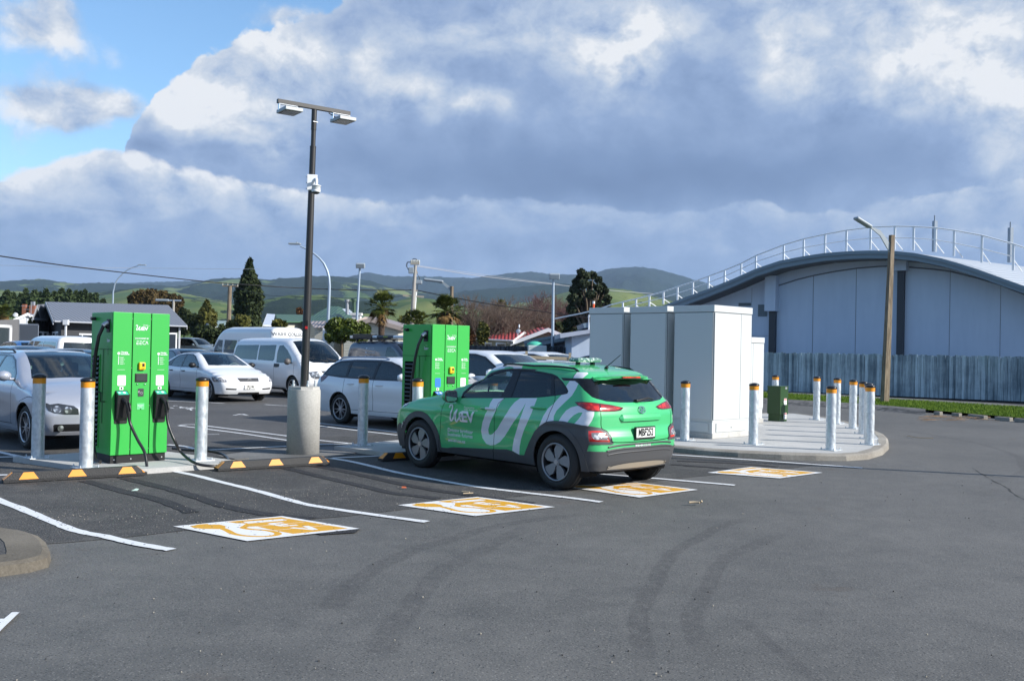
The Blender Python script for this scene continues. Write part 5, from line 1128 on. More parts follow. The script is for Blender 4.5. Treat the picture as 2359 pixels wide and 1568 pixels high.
    b = MB(); b.box((1.3, 0, .30), (3.6, 1.30, .16), bev=.03); b.box((1.3, 0, .225), (1.9, 1.1, .06)); b.build('underbody', DARKIN, root)
    b = MB(); b.tube([(-.15, .62, .26), (-.2, .3, .22), (-.2, -.3, .22), (-.15, -.62, .26)], .035); b.box((-.45, .0, .30), (.12, .9, .10)); b.tube([(.3, .5, .3), (-.25, .48, .24)], .03); b.tube([(.3, -.5, .3), (-.25, -.48, .24)], .03); b.build('rear_axle', mat('dusty_steel', col=(.10, .075, .05), rough=.8), root)
    b = MB(); b.box((1.2, 0, .50), (3.0, 1.4, .04)); b.box((2.2, 0, .86), (.50, 1.44, .18), bev=.06); b.box((-.05, 0, .72), (.6, 1.3, .4), bev=.05); b.build('cabin_floor', DARKIN, root)
    seats(root, (1.55, .75), mat('seat_cloth', col=(.03, .032, .036), rough=.9), .42, .5, 1.06, 1.22)
    b = MB(); b.tube([(1.98 + .07 * math.cos(a) * .4, -.37 + .18 * math.sin(a), .98 + .17 * math.cos(a)) for a in np.linspace(0, 2 * math.pi, 25)], .014); b.build('steering_wheel', BLACKP, root)
    b = MB(); b.box((2.02, .06, 1.22), (.04, .10, .07), bev=.01); b.cyl((2.05, .06, 1.15), (2.08, .06, 1.05), .012); b.box((1.9, 0, 1.33), (.04, .22, .06), bev=.015); b.build('dash_mount', BLACKP, root)
    # mirrors
    for sg in (1, -1):
        m = MB(); bm = bmesh.new(); bmesh.ops.create_icosphere(bm, subdivisions=3, radius=1)
        for v in bm.verts:
            x, y, z = v.co; x = max(x, -.35) ; v.co = Vector((1.86 + x * .10, sg * (.955 + y * .115), 1.03 + z * .088 * (1 - .15 * sg * y)))
        bm.verts.index_update(); m.add([v.co for v in bm.verts], [[v.index for v in f.verts] for f in bm.faces], 0, True); bm.free()
        mo = m.build('wing_mirror', [GREENP], root)
        g = MB(); g.prism(rpoly(sg * .955, 1.033, .185, .135, .04), 1.820, 1.814, 0, plane='YZ'); g.build('mirror_glass', mat('mirror', col=(.7, .72, .75), rough=.03, metal=1), mo)
        g = MB(); g.prism(rpoly(sg * .955, 1.031, .21, .158, .05), 1.832, 1.8215, 0, plane='YZ'); g.tube([(1.88, sg * .78, 1.0), (1.88, sg * .88, .985)], .03); g.build('mirror_housing', BLACKP, mo)
    # handles
    for k, sd, sg in (('L', 'L', 1), ('R', 'R', -1)):
        for dr, q0, q1, two in (('door#1', A1_(980, 632), A1_(1135, 630), True), ('door#2', B1_(58, 605), B1_(222, 598), False)):
            x0, x1 = q0[0], q1[0]; z = (q0[2] + q1[2]) / 2; y = float(c.solY(np.array([(x0 + x1) / 2]), np.array([z]))[0])
            h = MB(); pts = [(x0 - (x0 - x1) * t, sg * (y + .006 + .028 * math.sin(math.pi * t) ** .5), z + .004 * math.sin(math.pi * t)) for t in np.linspace(0, 1, 9)]
            h.tube(pts, [.008, .015, .017, .017, .017, .017, .017, .015, .008], 8)
            ho = h.build('handle', GREENP if not two else [GREENP], ob[f'{dr}|{sd}'])
            if two:
                h = MB(); h.tube([Vector(p) + Vector((0, sg * .001, 0)) for p in pts[4:]], [.0178, .0178, .0178, .016, .009], 8); h.build('handle', WHITEV, ob[f'{dr}|{sd}'])
    # spoiler and high stop lamp
    b = MB(); n = 15; ys = np.linspace(-.53, .53, n); top = []; 
    vs = []
    for y in ys:
        t_ = abs(y) / .53; xe = -.425 + .14 * t_ ** 3; xs_ = -.26; zt_ = lambda x: float(c.solZ(np.array([x]), np.array([y * .97]))[0])
        a = zt_(xs_) + .003; e = 1.375 - .030 * t_ ** 2
        vs += [(xs_, y, a), ((xs_ + xe) / 2, y, (a + e) / 2 + .012), (xe, y, e), (xe + .01, y, e - .026 + .018 * t_ ** 4), (xs_ - .10, y, a - .055 + .03 * t_ ** 4), (xs_, y, a - .06)]
    b.add(vs, [(i * 6 + k, i * 6 + (k + 1) % 6, (i + 1) * 6 + (k + 1) % 6, (i + 1) * 6 + k) for i in range(n - 1) for k in range(6)], 0, False)
    b.add(vs[:6], [(0, 1, 2, 3, 4, 5)]); b.add(vs[-6:], [(5, 4, 3, 2, 1, 0)]); b.build('spoiler', GREENP, root)
    b = MB(); b.box((-.43, 0, 1.352), (.02, .34, .018)); b.build('high_stop_lamp', REDL, root)
    # roof rails
    for sg in (1, -1):
        xs_ = np.linspace(-.05, 1.28, 19); ys_ = np.interp(xs_, [-.05, .7, 1.28], [.53, .56, .53])
        zz = c.solZ(xs_, ys_); pts = [(x, sg * y, z + (.024 if 0 < i < 18 else 0.0)) for i, (x, y, z) in enumerate(zip(xs_, ys_, zz))]
        b = MB(); b.tube(pts, [.010] + [.014] * 17 + [.010], 8); b.build('roof_rail', TRIM, root)
    z0 = lambda x, y: float(c.solZ(np.array([x]), np.array([y]))[0])
    b = MB(); b.tube([(-.02, 0, z0(-.02, 0)), (-.05, 0, z0(-.05, 0) + .03)], .022); b.tube([(-.04, 0, z0(-.04, 0) + .03), (-.26, 0, z0(-.26, 0) + .245)], [.006, .004], 6); b.build('antenna', BLACKP, root)
    zz = z0(.32, 0)
    b = MB(); b.box((.32, 0, zz + .055), (.17, .46, .05), bev=.02); b.box((.32, 0, zz + .082), (.12, .40, .008)); lb = b.build('beacon_bar', mat('beacon_lens', col=(.35, .48, .42), rough=.15, coat=1, fn=lambda t, b: t.put(b.inputs['Base Color'], t.mix(t.smooth(t.voro(t.obj(), 28), .2, .5), (.55, .62, .58), (.10, .2, .16)))), root)
    b = MB()
    for y in (-.14, .14): b.box((.32, y, zz + .013), (.06, .04, .045), bev=.01)
    b.build('beacon_foot', BLACKP, lb)
    # tailgate details
    zp = B1_(1208, 860)[2]; X = lambda y, z: float(c.solXr(np.array([float(y)]), np.array([float(z)]))[0])
    b = MB(); ys = np.linspace(-.40, .40, 21); vs = []
    for y in ys:
        e = min(1, (.40 - abs(y)) / .03 + .05) ** .5
        for zo, xo in ((.048, .01), (.040, -.020), (.0, -.030), (-.036, -.028), (-.048, .01)): vs.append((X(y, .875 + zo * e) + xo * e, y, .875 + zo * e))
    b.add(vs, [(i * 5 + k, i * 5 + 5 + k, i * 5 + 6 + k, i * 5 + 1 + k) for i in range(20) for k in range(4)], 0, False); b.build('tailgate_grip', GREENP, root)
    zp = B1_(1208, 862)[2]; xp = min(X(0, zp - .08), X(.18, zp - .08), X(0, zp)) - .008
    b = MB(); b.prism(rpoly(0, zp, .375, .150, .008), xp - .008, xp + .02, 0, plane='YZ'); ph = b.build('number_plate', BLACKP, root)
    b = MB(); b.prism(rpoly(0, zp + .004, .352, .112, .01), xp - .0105, xp - .0085, 0, plane='YZ'); b.build('plate_face', PLATEW, ph)
    flat(text_geo('MBF252', .125, .004, .70), lambda x, y: (xp - .0125, -x, zp + .004 + y), 'plate_lettering', BLACKP, ph)
    em = stroke_geo([(.062 * math.cos(a), .037 * math.sin(a)) for a in np.linspace(0, 2 * math.pi, 13)], .009)
    hs = [stroke_geo([(-.030, -.026), (-.018, 0), (-.012, .027)], .012), stroke_geo([(.012, -.027), (.018, 0), (.030, .026)], .012), stroke_geo([(-.020, .002), (0, -.004), (.020, .004)], .010)]
    v, f = list(em[0]), list(em[1])
    for g in hs: bb = len(v); v += g[0]; f += [tuple(bb + i for i in q) for q in g[1]]
    ze = B1_(1218, 623)[2]; eo = c.onrear((v, f), 0, ze, .010, 'emblem', CHROME)
    me = eo.data; bm = bmesh.new(); bm.from_mesh(me); r = bmesh.ops.extrude_face_region(bm, geom=bm.faces[:]); [setattr(v_, 'co', v_.co + Vector((-.006, 0, 0))) for v_ in r['geom'] if isinstance(v_, bmesh.types.BMVert)]; bm.to_mesh(me); bm.free()
    pw = B1_(1235, 985); c.onrear(text_geo('we-ev.co.nz', .062, .0012), pw[1], pw[2], .004, 'lettering', WHITEV)
    b = MB(); p0, p1 = B1_(1160, 528), B1_(1335, 512); b.tube([(p0[0] - .02, p0[1], p0[2]), (p0[0] - .035, (p0[1] + p1[1]) / 2, p0[2] + .03), (p1[0] - .012, p1[1], p1[2])], [.02, .014, .006], 6); b.box((p0[0] - .015, p0[1], p0[2]), (.05, .06, .035), bev=.01); b.build('rear_wiper', BLACKP, root)
    # bumper mouldings
    for zz_, hw in ((.545, .60), (.50, .62), (.455, .60)):
        ys = np.linspace(-hw, hw, 17); zq = zz_ + .025 * (1 - (ys / hw) ** 4); xq = c.solXr(ys, zq); b = MB(); b.tube([(x - .004, y, z) for x, y, z in zip(xq, ys, zq)], .011, 6); b.build('bumper_moulding', CLAD, root)
    ys = np.linspace(-.56, .56, 17); vs = []
    for y in ys:
        for z in (.345 - .04 * (abs(y) / .56) ** 3, .315, .275): vs.append((X(y, max(z, .24)) - .014, y, z))
    b = MB(); b.add(vs, [(i * 3 + k, i * 3 + 3 + k, i * 3 + 4 + k, i * 3 + 1 + k) for i in range(16) for k in (0, 1)], 0, True); b.build('skid_plate', mat('champagne_plastic', col=(.30, .265, .215), rough=.45), root)
    # lettering on the flank
    q = A1_(645, 770); wd = abs(A1_(912, 700)[0] - A1_(640, 700)[0])
    c.onside(weev_geo(wd), q[0], q[2] - .0, lift=.007, name='lettering')
    q = A1_(800, 625); c.onside(text_geo('Powered by', .034, .0004, 1.25, 'LEFT'), q[0], q[2] + .010, name='lettering'); q = A1_(798, 645); c.onside(text_geo('WEL Networks', .034, .0004, 1.25, 'LEFT', shear=.2), q[0], q[2] + .004, name='lettering')
    for tx, px_, py_ in (('Driving brighter', 625, 860), ('business futures', 625, 905), ('we-ev.co.nz', 628, 968)):
        q = A1_(px_, py_); c.onside(text_geo(tx, .068 if tx[0] in 'Db' else .058, .0012, 1.12 if tx[0] in 'Db' else 1.25, 'LEFT'), q[0], q[2], name='lettering')
    return c
kona = build_kona()

# ------------------------------------------------------------------ the other vehicles
KINDS = {
 'wagon': dict(T=[(-.9, 1.2), (-.6, 1.37), (-.2, 1.43), (.4, 1.455), (1.0, 1.46), (1.35, 1.445), (1.65, 1.38), (2.0, 1.23), (2.45, 1.04), (2.6, .99), (3.0, .945), (3.3, .87), (3.5, .78), (3.62, .68)],
   W=[(.15, .80), (.25, .85), (.5, .90), (.7, .91), (.85, .90), (.95, .875), (1.0, .84), (1.2, .745), (1.35, .66), (1.42, .58), (1.5, .45)], XR=[(.2, -.90), (.35, -.98), (.6, -1.0), (.85, -.99), (.95, -.95), (1.05, -.88), (1.25, -.70), (1.4, -.50)],
   XF=[(.2, 3.50), (.35, 3.62), (.55, 3.64), (.68, 3.60), (.78, 3.48), (.88, 3.2)], zcr=1.28, zcf=.69, wb=2.76, r=.325,
   gh=[(-.72, 1.03), (-.55, 1.24), (-.30, 1.35), (.2, 1.385), (1.0, 1.39), (1.35, 1.37), (1.65, 1.30), (2.05, 1.10), (2.2, .985), (1, .975), (0, .99)],
   wins=[[(1.06, 1.005), (1.05, 1.355), (1.35, 1.345), (1.63, 1.28), (2.0, 1.11), (2.08, 1.01)], [(.18, 1.02), (.14, 1.345), (.97, 1.36), (.98, 1.005)], [(-.63, 1.06), (-.5, 1.23), (-.27, 1.32), (.06, 1.34), (.10, 1.025)]],
   ws=[(1.42, -.48), (2.0, -.56), (2.40, -.66), (2.50, -.40), (2.54, 0), (2.50, .40), (2.40, .66), (2.0, .56), (1.42, .48), (1.5, 0)], doors=[(2.12, 1.06), (.12,)], rearglass=[(-.55, 1.05), (.55, 1.05), (.48, 1.27), (-.48, 1.27)], tail=[(.52, .80), (.88, .84), (.90, 1.0), (.60, .98)]),
 'sedan': dict(T=[(-.95, .98), (-.6, 1.06), (-.3, 1.10), (-.05, 1.19), (.3, 1.33), (.6, 1.40), (1.0, 1.425), (1.4, 1.42), (1.7, 1.36), (2.05, 1.21), (2.5, 1.02), (2.65, .965), (3.05, .91), (3.4, .83), (3.62, .74), (3.72, .66)],
   W=[(.15, .80), (.25, .85), (.5, .88), (.7, .89), (.82, .88), (.92, .86), (.98, .82), (1.15, .745), (1.3, .665), (1.4, .58), (1.5, .45)], XR=[(.2, -.95), (.35, -1.03), (.6, -1.06), (.85, -1.05), (.98, -1.0), (1.1, -.9)],
   XF=[(.2, 3.62), (.35, 3.72), (.50, 3.74), (.62, 3.70), (.72, 3.58), (.82, 3.3)], zcr=.97, zcf=.66, wb=2.85, r=.325,
   gh=[(-.25, .985), (.15, 1.15), (.5, 1.32), (.9, 1.36), (1.35, 1.36), (1.65, 1.29), (2.05, 1.09), (2.2, .965), (1, .95)], wins=[[(1.06, .98), (1.05, 1.33), (1.35, 1.33), (1.6, 1.27), (1.98, 1.10), (2.06, .99)], [(.28, .99), (.35, 1.20), (.55, 1.30), (.97, 1.33), (.98, .98)]],
   ws=[(1.42, -.48), (2.0, -.56), (2.40, -.64), (2.50, -.40), (2.54, 0), (2.50, .40), (2.40, .64), (2.0, .56), (1.42, .48), (1.5, 0)], doors=[(2.12, 1.04), (.2,)], rearglass=None, tail=[(.5, .72), (.86, .74), (.86, .92), (.5, .88)]),
 'suv': dict(T=[(-.9, 1.35), (-.6, 1.56), (-.1, 1.64), (.6, 1.68), (1.2, 1.67), (1.6, 1.60), (2.0, 1.40), (2.35, 1.19), (2.5, 1.12), (2.95, 1.06), (3.3, .98), (3.5, .86), (3.55, .78)],
   W=[(.2, .84), (.35, .88), (.6, .92), (.85, .92), (1.0, .90), (1.1, .86), (1.3, .78), (1.5, .70), (1.6, .63), (1.7, .5)], XR=[(.3, -.88), (.45, -.94), (.8, -.95), (1.0, -.93), (1.15, -.86), (1.4, -.68), (1.6, -.50)], XF=[(.3, 3.40), (.45, 3.52), (.65, 3.54), (.8, 3.50), (.95, 3.25)],
   zcr=1.50, zcf=.80, wb=2.66, r=.36, gh=[(-.66, 1.14), (-.5, 1.40), (-.2, 1.55), (.5, 1.60), (1.2, 1.59), (1.55, 1.53), (1.95, 1.33), (2.2, 1.12), (1, 1.10)], wins=[[(1.02, 1.13), (1.02, 1.56), (1.3, 1.555), (1.52, 1.50), (1.88, 1.32), (2.05, 1.14)], [(.15, 1.15), (.14, 1.56), (.94, 1.57), (.94, 1.13)], [(-.56, 1.17), (-.43, 1.37), (-.2, 1.5), (.06, 1.55), (.07, 1.15)]],
   ws=[(1.62, -.54), (2.0, -.60), (2.30, -.68), (2.40, -.4), (2.44, 0), (2.40, .4), (2.30, .68), (2.0, .60), (1.62, .54), (1.7, 0)], doors=[(2.1, 1.0), (.1,)], rearglass=[(-.58, 1.15), (.58, 1.15), (.5, 1.46), (-.5, 1.46)], tail=[(.55, .92), (.9, .95), (.9, 1.12), (.62, 1.1)]),
 'van': dict(T=[(-1.0, 1.82), (-.8, 1.88), (-.3, 1.915), (1.0, 1.93), (2.2, 1.925), (2.55, 1.88), (2.85, 1.74), (3.15, 1.54), (3.45, 1.33), (3.62, 1.21), (3.8, 1.13), (3.95, 1.04), (4.05, .92), (4.1, .82)],
   W=[(.2, .88), (.35, .93), (.6, .955), (.9, .955), (1.05, .94), (1.2, .905), (1.5, .85), (1.7, .80), (1.83, .72), (1.93, .58)], XR=[(.3, -1.0), (.5, -1.05), (1.0, -1.05), (1.3, -1.02), (1.6, -.97), (1.85, -.88)], XF=[(.25, 3.95), (.45, 4.06), (.7, 4.08), (.85, 4.04), (1.0, 3.88)],
   zcr=1.80, zcf=.84, wb=3.2, r=.345, gh=[], wins=[[(2.18, 1.10), (2.13, 1.4), (2.17, 1.66), (2.4, 1.68), (2.72, 1.52), (3.05, 1.27), (3.12, 1.10)], [(.95, 1.17), (.93, 1.66), (1.98, 1.68), (2.02, 1.2), (1.95, 1.15)], [(-.75, 1.22), (-.68, 1.58), (-.60, 1.65), (.86, 1.67), (.88, 1.17), (-.68, 1.18)]],
   ws=[(2.66, -.62), (3.2, -.70), (3.52, -.74), (3.68, -.45), (3.74, 0), (3.68, .45), (3.52, .74), (3.2, .70), (2.66, .62), (2.74, 0)], doors=[(3.25, 2.06), (.9,)], rearglass=[(-.68, 1.15), (.68, 1.15), (.6, 1.65), (-.6, 1.65)], tail=[(.78, .85), (.93, .85), (.9, 1.35), (.80, 1.35)])}
GT = glass('dark_car_glass', (.045, .055, .06), 1.15); GM = glass('mid_car_glass', (.30, .36, .36)); GW_ = glass('front_glass', (.42, .50, .48))
LAMPW = mat('lamp_reflector', lambda t, b: t.put(b.inputs['Base Color'], t.mix(t.smooth(t.voro(t.obj(), 14), .15, .5), (.62, .64, .66), (.14, .14, .15))), (.4, .4, .4), .12, .6, coat=1)
def vehicle(kind, name, label, cat, pm, loc, ang, sx=1, sz=1, sw=1, side_glass=GT, style='spoke5', wm=(SILV, DARKAL), surround=TRIM, extra=None, group='cars parked in the row behind the chargers', seat=True, mirrorm=None, wheels=True, handles=None, zlift=0, tailm=REDL):
    K = KINDS[kind]; root = thing(name, label, cat, loc, ang, group); S = lambda L: [(x * sx, z * sz) for x, z in L]
    c = Car(S(K['T']), [(z * sz, w * sw) for z, w in K['W']], [(z * sz, x * sx) for z, x in K['XR']], [(z * sz, x * sx) for z, x in K['XF']], zb=.24 * sz, zcr=K['zcr'] * sz, zcf=K['zcf'] * sz, crown=.05, cR=.14, cF=.20 if kind not in ('van', 'trade', 'bus') else .16, k1=.10 if kind not in ('van', 'trade', 'bus') else .16, k2=.15, taperF=.08, taperR=.05 if kind not in ('van', 'trade', 'bus') else .02, mid=1.3 * sx)
    c.place(root, loc, ang); wb, r = K['wb'] * sx, K['r'] * min(sz, 1.06); c.wb = wb
    c.bumps = [lambda x, z: .02 * np.exp(-(((x) / .42) ** 4)) * np.exp(-(((z - .42) / .34) ** 4)), lambda x, z: .02 * np.exp(-(((x - wb) / .42) ** 4)) * np.exp(-(((z - .42) / .34) ** 4)), lambda x, z: -.02 * np.exp(-(((z - .55 * sz) / .13) ** 2)) * np.exp(-(((x - 1.3 * sx) / .8) ** 4))]
    c.side('sill', BLACKP if kind in ('van', 'trade', 'bus') else None, S([(.35, .1), (wb / sx - .4, .1), (wb / sx - .42, .30), (.4, .30)]), .002)
    if K['gh'] and surround: c.side('=', surround, S(K['gh']))
    for w_, (a, *b_) in zip(range(1), K['doors']):
        pass
    d0, d1 = K['doors'][0]; d2 = K['doors'][1][0]; top_ = max(p[1] for p in K['wins'][0]) + .02
    for x in (d0, d1, d2):
        c.line(S([(x + (.0 if x != d0 else -.06), .34), (x + .02, .6), (x + .01, .9), (x, K['wins'][0][0][1] - .03)]), .010)
    c.line(S([(d2, .34), ((d2 + d1) / 2, .325), (d0, .34)]), .008)
    for i, w in enumerate(K['wins']): c.side('window#%d' % i, side_glass if i or kind in ('van', 'trade', 'bus') else side_glass, S(w), -.005)
    c.top('windscreen', GW_, S(K['ws']), -.004)
    if K['rearglass']: c.rear('rear_window', GT, [(y * sw, z * sz) for y, z in K['rearglass']], -.004)
    tl = K['tail']; c.rear('tail_light', tailm, [(y * sw, z * sz) for y, z in tl], .004, True)
    if extra: extra(c)
    for x0 in (0, wb): c.side('HOLE', None, circle(x0, r, r + .045, -35, 215))
    ob = c.mesh_panels(pm, h=.075)
    if wheels:
        for x, y, sd in ((0, 1, 1), (0, -1, -1), (wb, 1, 1), (wb, -1, -1)): wheel(root, x, y * (c.W(.6) - .125), r, .21, r * .70, style, sd, wm)
    wells(c, (0, wb), r, r + .02, yout=c.W(.6) - .07, yin=.4)
    b = MB(); b.box((1.3 * sx, 0, .33), (wb + 1.2, 1.2, .18)); b.box((1.3 * sx, 0, .52 * sz), (wb + .6, 1.5, .04)); b.box((K['ws'][4][0] * sx - .38, 0, .90 * sz if kind not in ('van', 'trade', 'bus') else 1.05), (.36, 1.4, .14), bev=.04); b.build('floor_and_dash', DARKIN, root)
    if seat: seats(root, (1.45 * sx, .6 * sx) if kind not in ('van', 'trade', 'bus') else (2.2, 1.2), DARKIN, .36 * sz, .5, (1.0 if kind not in ('van', 'trade', 'bus') else 1.3) * sz, (1.16 if kind not in ('van', 'trade', 'bus') else 1.45) * sz)
    mx = (K['wins'][0][-1][0] - .03) * sx; mz = (K['wins'][0][0][1] + .035) * sz; yw = float(c.solY(np.array([mx]), np.array([mz - .02]))[0])
    for sg in (1, -1):
        bm = bmesh.new(); bmesh.ops.create_icosphere(bm, subdivisions=2, radius=1); big = 1.0 if kind not in ('van', 'trade', 'bus') else 1.25
        for v in bm.verts:
            x, y, z = v.co; x = max(x, -.35); v.co = Vector((mx + x * .10, sg * (yw + .15 + y * .115), mz + .02 + z * .085 * big))
        bm.verts.index_update(); m_ = MB(); m_.add([v.co for v in bm.verts], [[v.index for v in f.verts] for f in bm.faces], 0, True); bm.free(); m_.tube([(mx + .02, sg * (yw - .02), mz - .03), (mx + .01, sg * (yw + .08), mz - .03)], .022, 6); m_.build('wing_mirror', mirrorm or pm, root)
    for hx in (handles or [(d1 + .12) * sx, (d2 + .14) * sx]):
        hz = (K['wins'][0][0][1] - .13) * sz; y = float(c.solY(np.array([hx]), np.array([hz]))[0])
        for sg in (1, -1): b = MB(); b.tube([(hx, sg * (y + .005), hz), (hx + .03, sg * (y + .035), hz), (hx + .17, sg * (y + .035), hz), (hx + .20, sg * (y + .005), hz)], .014, 6); b.build('handle', pm if not mirrorm else mirrorm, root)
    return c, ob
def at_wheel(u, v, h, wbx, y, z=0):
    """place so that the wheel standing at local (wbx, y) is at the measured ground direction"""
    g = G(u, v, z); l = Vector((-h.y, h.x, 0)); o = g - h * wbx - l * y; return (o.x, o.y, z), math.atan2(h.y, h.x)
def Q(f, pts): return [f(*p) for p in pts]
def plate_front(c, z, txt, y0=0.0, ms=PLATEW):
    x = float(c.solXf(np.array([y0]), np.array([z]))[0]) + .006; b = MB(); b.prism(rpoly(y0, z, .37, .13, .01), x, x + .012, 0, plane='YZ'); p = b.build('number_plate', ms, c.root)
    flat(text_geo(txt, .125, .003, .68), lambda a, q: (x + .0135, y0 + a, z + q), 'plate_lettering', BLACKP, p)
SILVP = paint('silver_paint', (.42, .44, .50), .28, .35, .02); WHP = paint('white_car_paint', (.70, .71, .73), .35, 0, .05); WHP2 = paint('pearl_white_paint', (.73, .74, .76), .3, 0, .02); NAVY = paint('navy_paint', (.020, .032, .060), .3, .1, .03)
BLUEP = paint('bright_blue_paint', (.02, .10, .30), .3, .1, .02); SLATE = paint('slate_paint', (.10, .13, .15), .3, .2, .03); GREYP = paint('dark_grey_paint', (.07, .085, .12), .3, .2, .02)
# silver wagon on the left
def ex_bmw(c):
    H = lambda pts: c.hits(Q(Z1, pts)); m = [1, -1, 1]
    hl = H([(415, 1065), (500, 1062), (600, 1078), (680, 1090), (722, 1120), (727, 1170), (600, 1170), (500, 1158), (445, 1135), (425, 1100)]); c.add('headlight#R', mat('lamp_black', col=(.03, .032, .035), rough=.15, coat=1), hl, 'SF', .003, 'R'); c.add('headlight#L', MATS['lamp_black'], hl * m, 'SF', .003, 'L')
    for q in ((528, 1122), (630, 1128), (455, 1115)): p = c.hit(*Z1(*q)); s_ = .052 if q[0] > 460 else .035; c.add('headlight#R', LAMPW, [(p[0] - s_ * math.sin(a), p[1] + s_ * math.cos(a), p[2] + s_ * math.sin(a)) for a in np.linspace(0, 6.1, 16)], 'SF', .003, 'R'); c.add('headlight#L', LAMPW, [(p[0] - s_ * math.sin(a), -p[1] + s_ * math.cos(a), p[2] + s_ * math.sin(a)) for a in np.linspace(0, 6.1, 16)], 'F', .003, 'L')
    c.front('lower_intake', BLACKP, [(-.72, .30), (-.76, .36), (-.70, .42), (.70, .42), (.76, .36), (.72, .30)], -.006); c.front('grille', BLACKP, [(-.22, .52), (-.20, .66), (-.03, .68), (-.02, .54)], .002); c.front('grille', BLACKP, [(.22, .52), (.20, .66), (.03, .68), (.02, .54)], .002)
    c.line([(2.58, .72), (2.9, .80), (3.1, .80)], .008, 'S')
loc, an = at_wheel(58, 1033.5, E1, 2.76, -.86)
bmw, ob = vehicle('wagon', 'parked_car', 'silver station wagon with roof rails at the left edge, nose behind the front charger', 'car', SILVP, loc, an, 1.0, 1.03, 1.0, GM, 'thin10', (SILV, DARKAL), TRIM, ex_bmw)
for sg in (1, -1):
    xs_ = np.linspace(-.4, 1.2, 13); ys_ = np.full(13, .56); zz = bmw.solZ(xs_, ys_); b = MB(); b.tube([(x, sg * .56, z + (.04 if 0 < i < 12 else 0)) for i, (x, z) in enumerate(zip(xs_, zz))], .016, 6); b.build('roof_rail', BLACKP, bmw.root)
for yy in (-.62, .62): x = float(bmw.solXf(np.array([yy]), np.array([.36]))[0]); b = MB(); b.cyl((x - .03, yy, .36), (x + .012, yy, .36), .045, n=16); b.build('fog_lamp', LAMPW, bmw.root)
x = 2.5; b = MB(); b.tube([(2.46, .1, 1.045), (2.36, -.25, 1.085), (2.30, -.5, 1.10)], .010, 5); b.tube([(2.48, .45, 1.04), (2.40, .15, 1.08), (2.34, -.05, 1.10)], .010, 5); b.build('wiper', BLACKP, bmw.root)
b = MB(); b.box((1.9, -.55, 1.22), (.005, .06, .05)); b.lathe([(.001, 0), (.035, 0), (.035, .003)], 12, c=(1.75, .0, 1.28), axis='X'); b.build('windscreen_label', mat('mint_paper'), bmw.root)
# white sedan facing the camera
def ex_sed(c):
    H = lambda pts: c.hits(Q(Z2, pts)); m = [1, -1, 1]
    c.top('=', mat('dark_grey_roof', col=(.13, .14, .165), rough=.5, var=.4, vscale=7, coat=.3), [(.35, -.56), (1.35, -.60), (1.45, -.52), (1.52, 0), (1.45, .52), (1.35, .60), (.35, .56)])  # mottled dark grey roof panel above the white body
    hl = H([(568, 822), (600, 820), (670, 832), (700, 850), (716, 872), (660, 870), (590, 868), (572, 848)]); c.add('headlight#R', CLEARL, hl, 'SF', .004, 'R'); c.add('headlight#L', CLEARL, hl * m, 'SF', .004, 'L')
    g = [(y, z) for _, y, z in H([(750, 845), (960, 848), (955, 888), (930, 892), (790, 888), (768, 880)])]; yc = sum(p[0] for p in g) / len(g); c.front('grille', mat('grille_black', lambda t, b: t.put(b.inputs['Base Color'], t.mix(t.m('GREATER_THAN', t.m('FRACT', t.m('MULTIPLY', t.xyz(t.obj())[2], 40)), .6), (.008, .008, .008), (.14, .14, .14))), (.02, .02, .02), .35), [(-.30, .60), (.30, .60), (.34, .70), (-.34, .70)], .004)
    c.front('lower_intake', BLACKP, [(-.76, .37), (-.42, .36), (-.40, .40), (-.76, .42)], -.004, True); c.front('lower_intake', BLACKP, [(-.35, .24), (.35, .24), (.32, .29), (-.32, .29)], -.004)
loc, an = at_wheel(483, 924.5, E1, 2.85, -.80)
sed, ob = vehicle('sedan', 'parked_car', 'white sedan with dark grey roof facing the camera between charger and bollard', 'car', WHP2, loc, an, 1, 1.0, 1, GM, 'spoke5', (SILV, DARKAL), TRIM, ex_sed, mirrorm=BLACKP)
plate_front(sed, .455, 'JRJ246')
x = float(sed.solXf(np.array([0.]), np.array([.655]))[0]) + .02; em = stroke_geo([(.05 * math.cos(a), .03 * math.sin(a)) for a in np.linspace(0, 6.28, 11)], .012); flat(em, lambda a, q: (x, a, .655 + q), 'emblem', CHROME, sed.root)
b = MB(); b.tube([(2.05 + .0 * a, .37 + .19 * math.sin(a), .96 + .13 * math.cos(a)) for a in np.linspace(0, 6.28, 21)], .016, 6); b.build('steering_wheel', WHITEP, sed.root)
# white people carrier
def ex_van(c):
    H = lambda pts: c.hits(Q(Z2, pts)); m = [1, -1, 1]
    hl = H([(1452, 722), (1500, 740), (1545, 775), (1580, 815), (1575, 838), (1520, 842), (1485, 825), (1465, 785)]); c.add('headlight#R', LAMPW, hl, 'SF', .004, 'R'); c.add('headlight#L', LAMPW, hl * m, 'SF', .004, 'L')
    c.front('grille', BLACKP, [(-.30, .78), (.30, .78), (.38, .88), (-.38, .88)], .004); c.front('lower_intake', BLACKP, [(-.5, .36), (.5, .36), (.46, .48), (-.46, .48)], -.004)
    c.side('=', BLACKP, [(2.05, .97), (2.38, .97), (2.40, 1.0), (2.40, 1.07), (2.06, 1.075)])
    c.side('=', SEAM, [(.9, .98), (-.8, .985), (-.8, .992), (.9, .99)])
loc, an = at_wheel(678, 916, E1, 3.2, -.84)
van, ob = vehicle('van', 'passenger_van', 'white people carrier van with dark windows behind the white sedan', 'van', WHP, loc, an, 1, 1, 1, GT, 'spoke5', (SILV, DARKAL), None, ex_van, mirrorm=mat('grey_mirror', col=(.10, .09, .085), rough=.5), handles=[2.12])
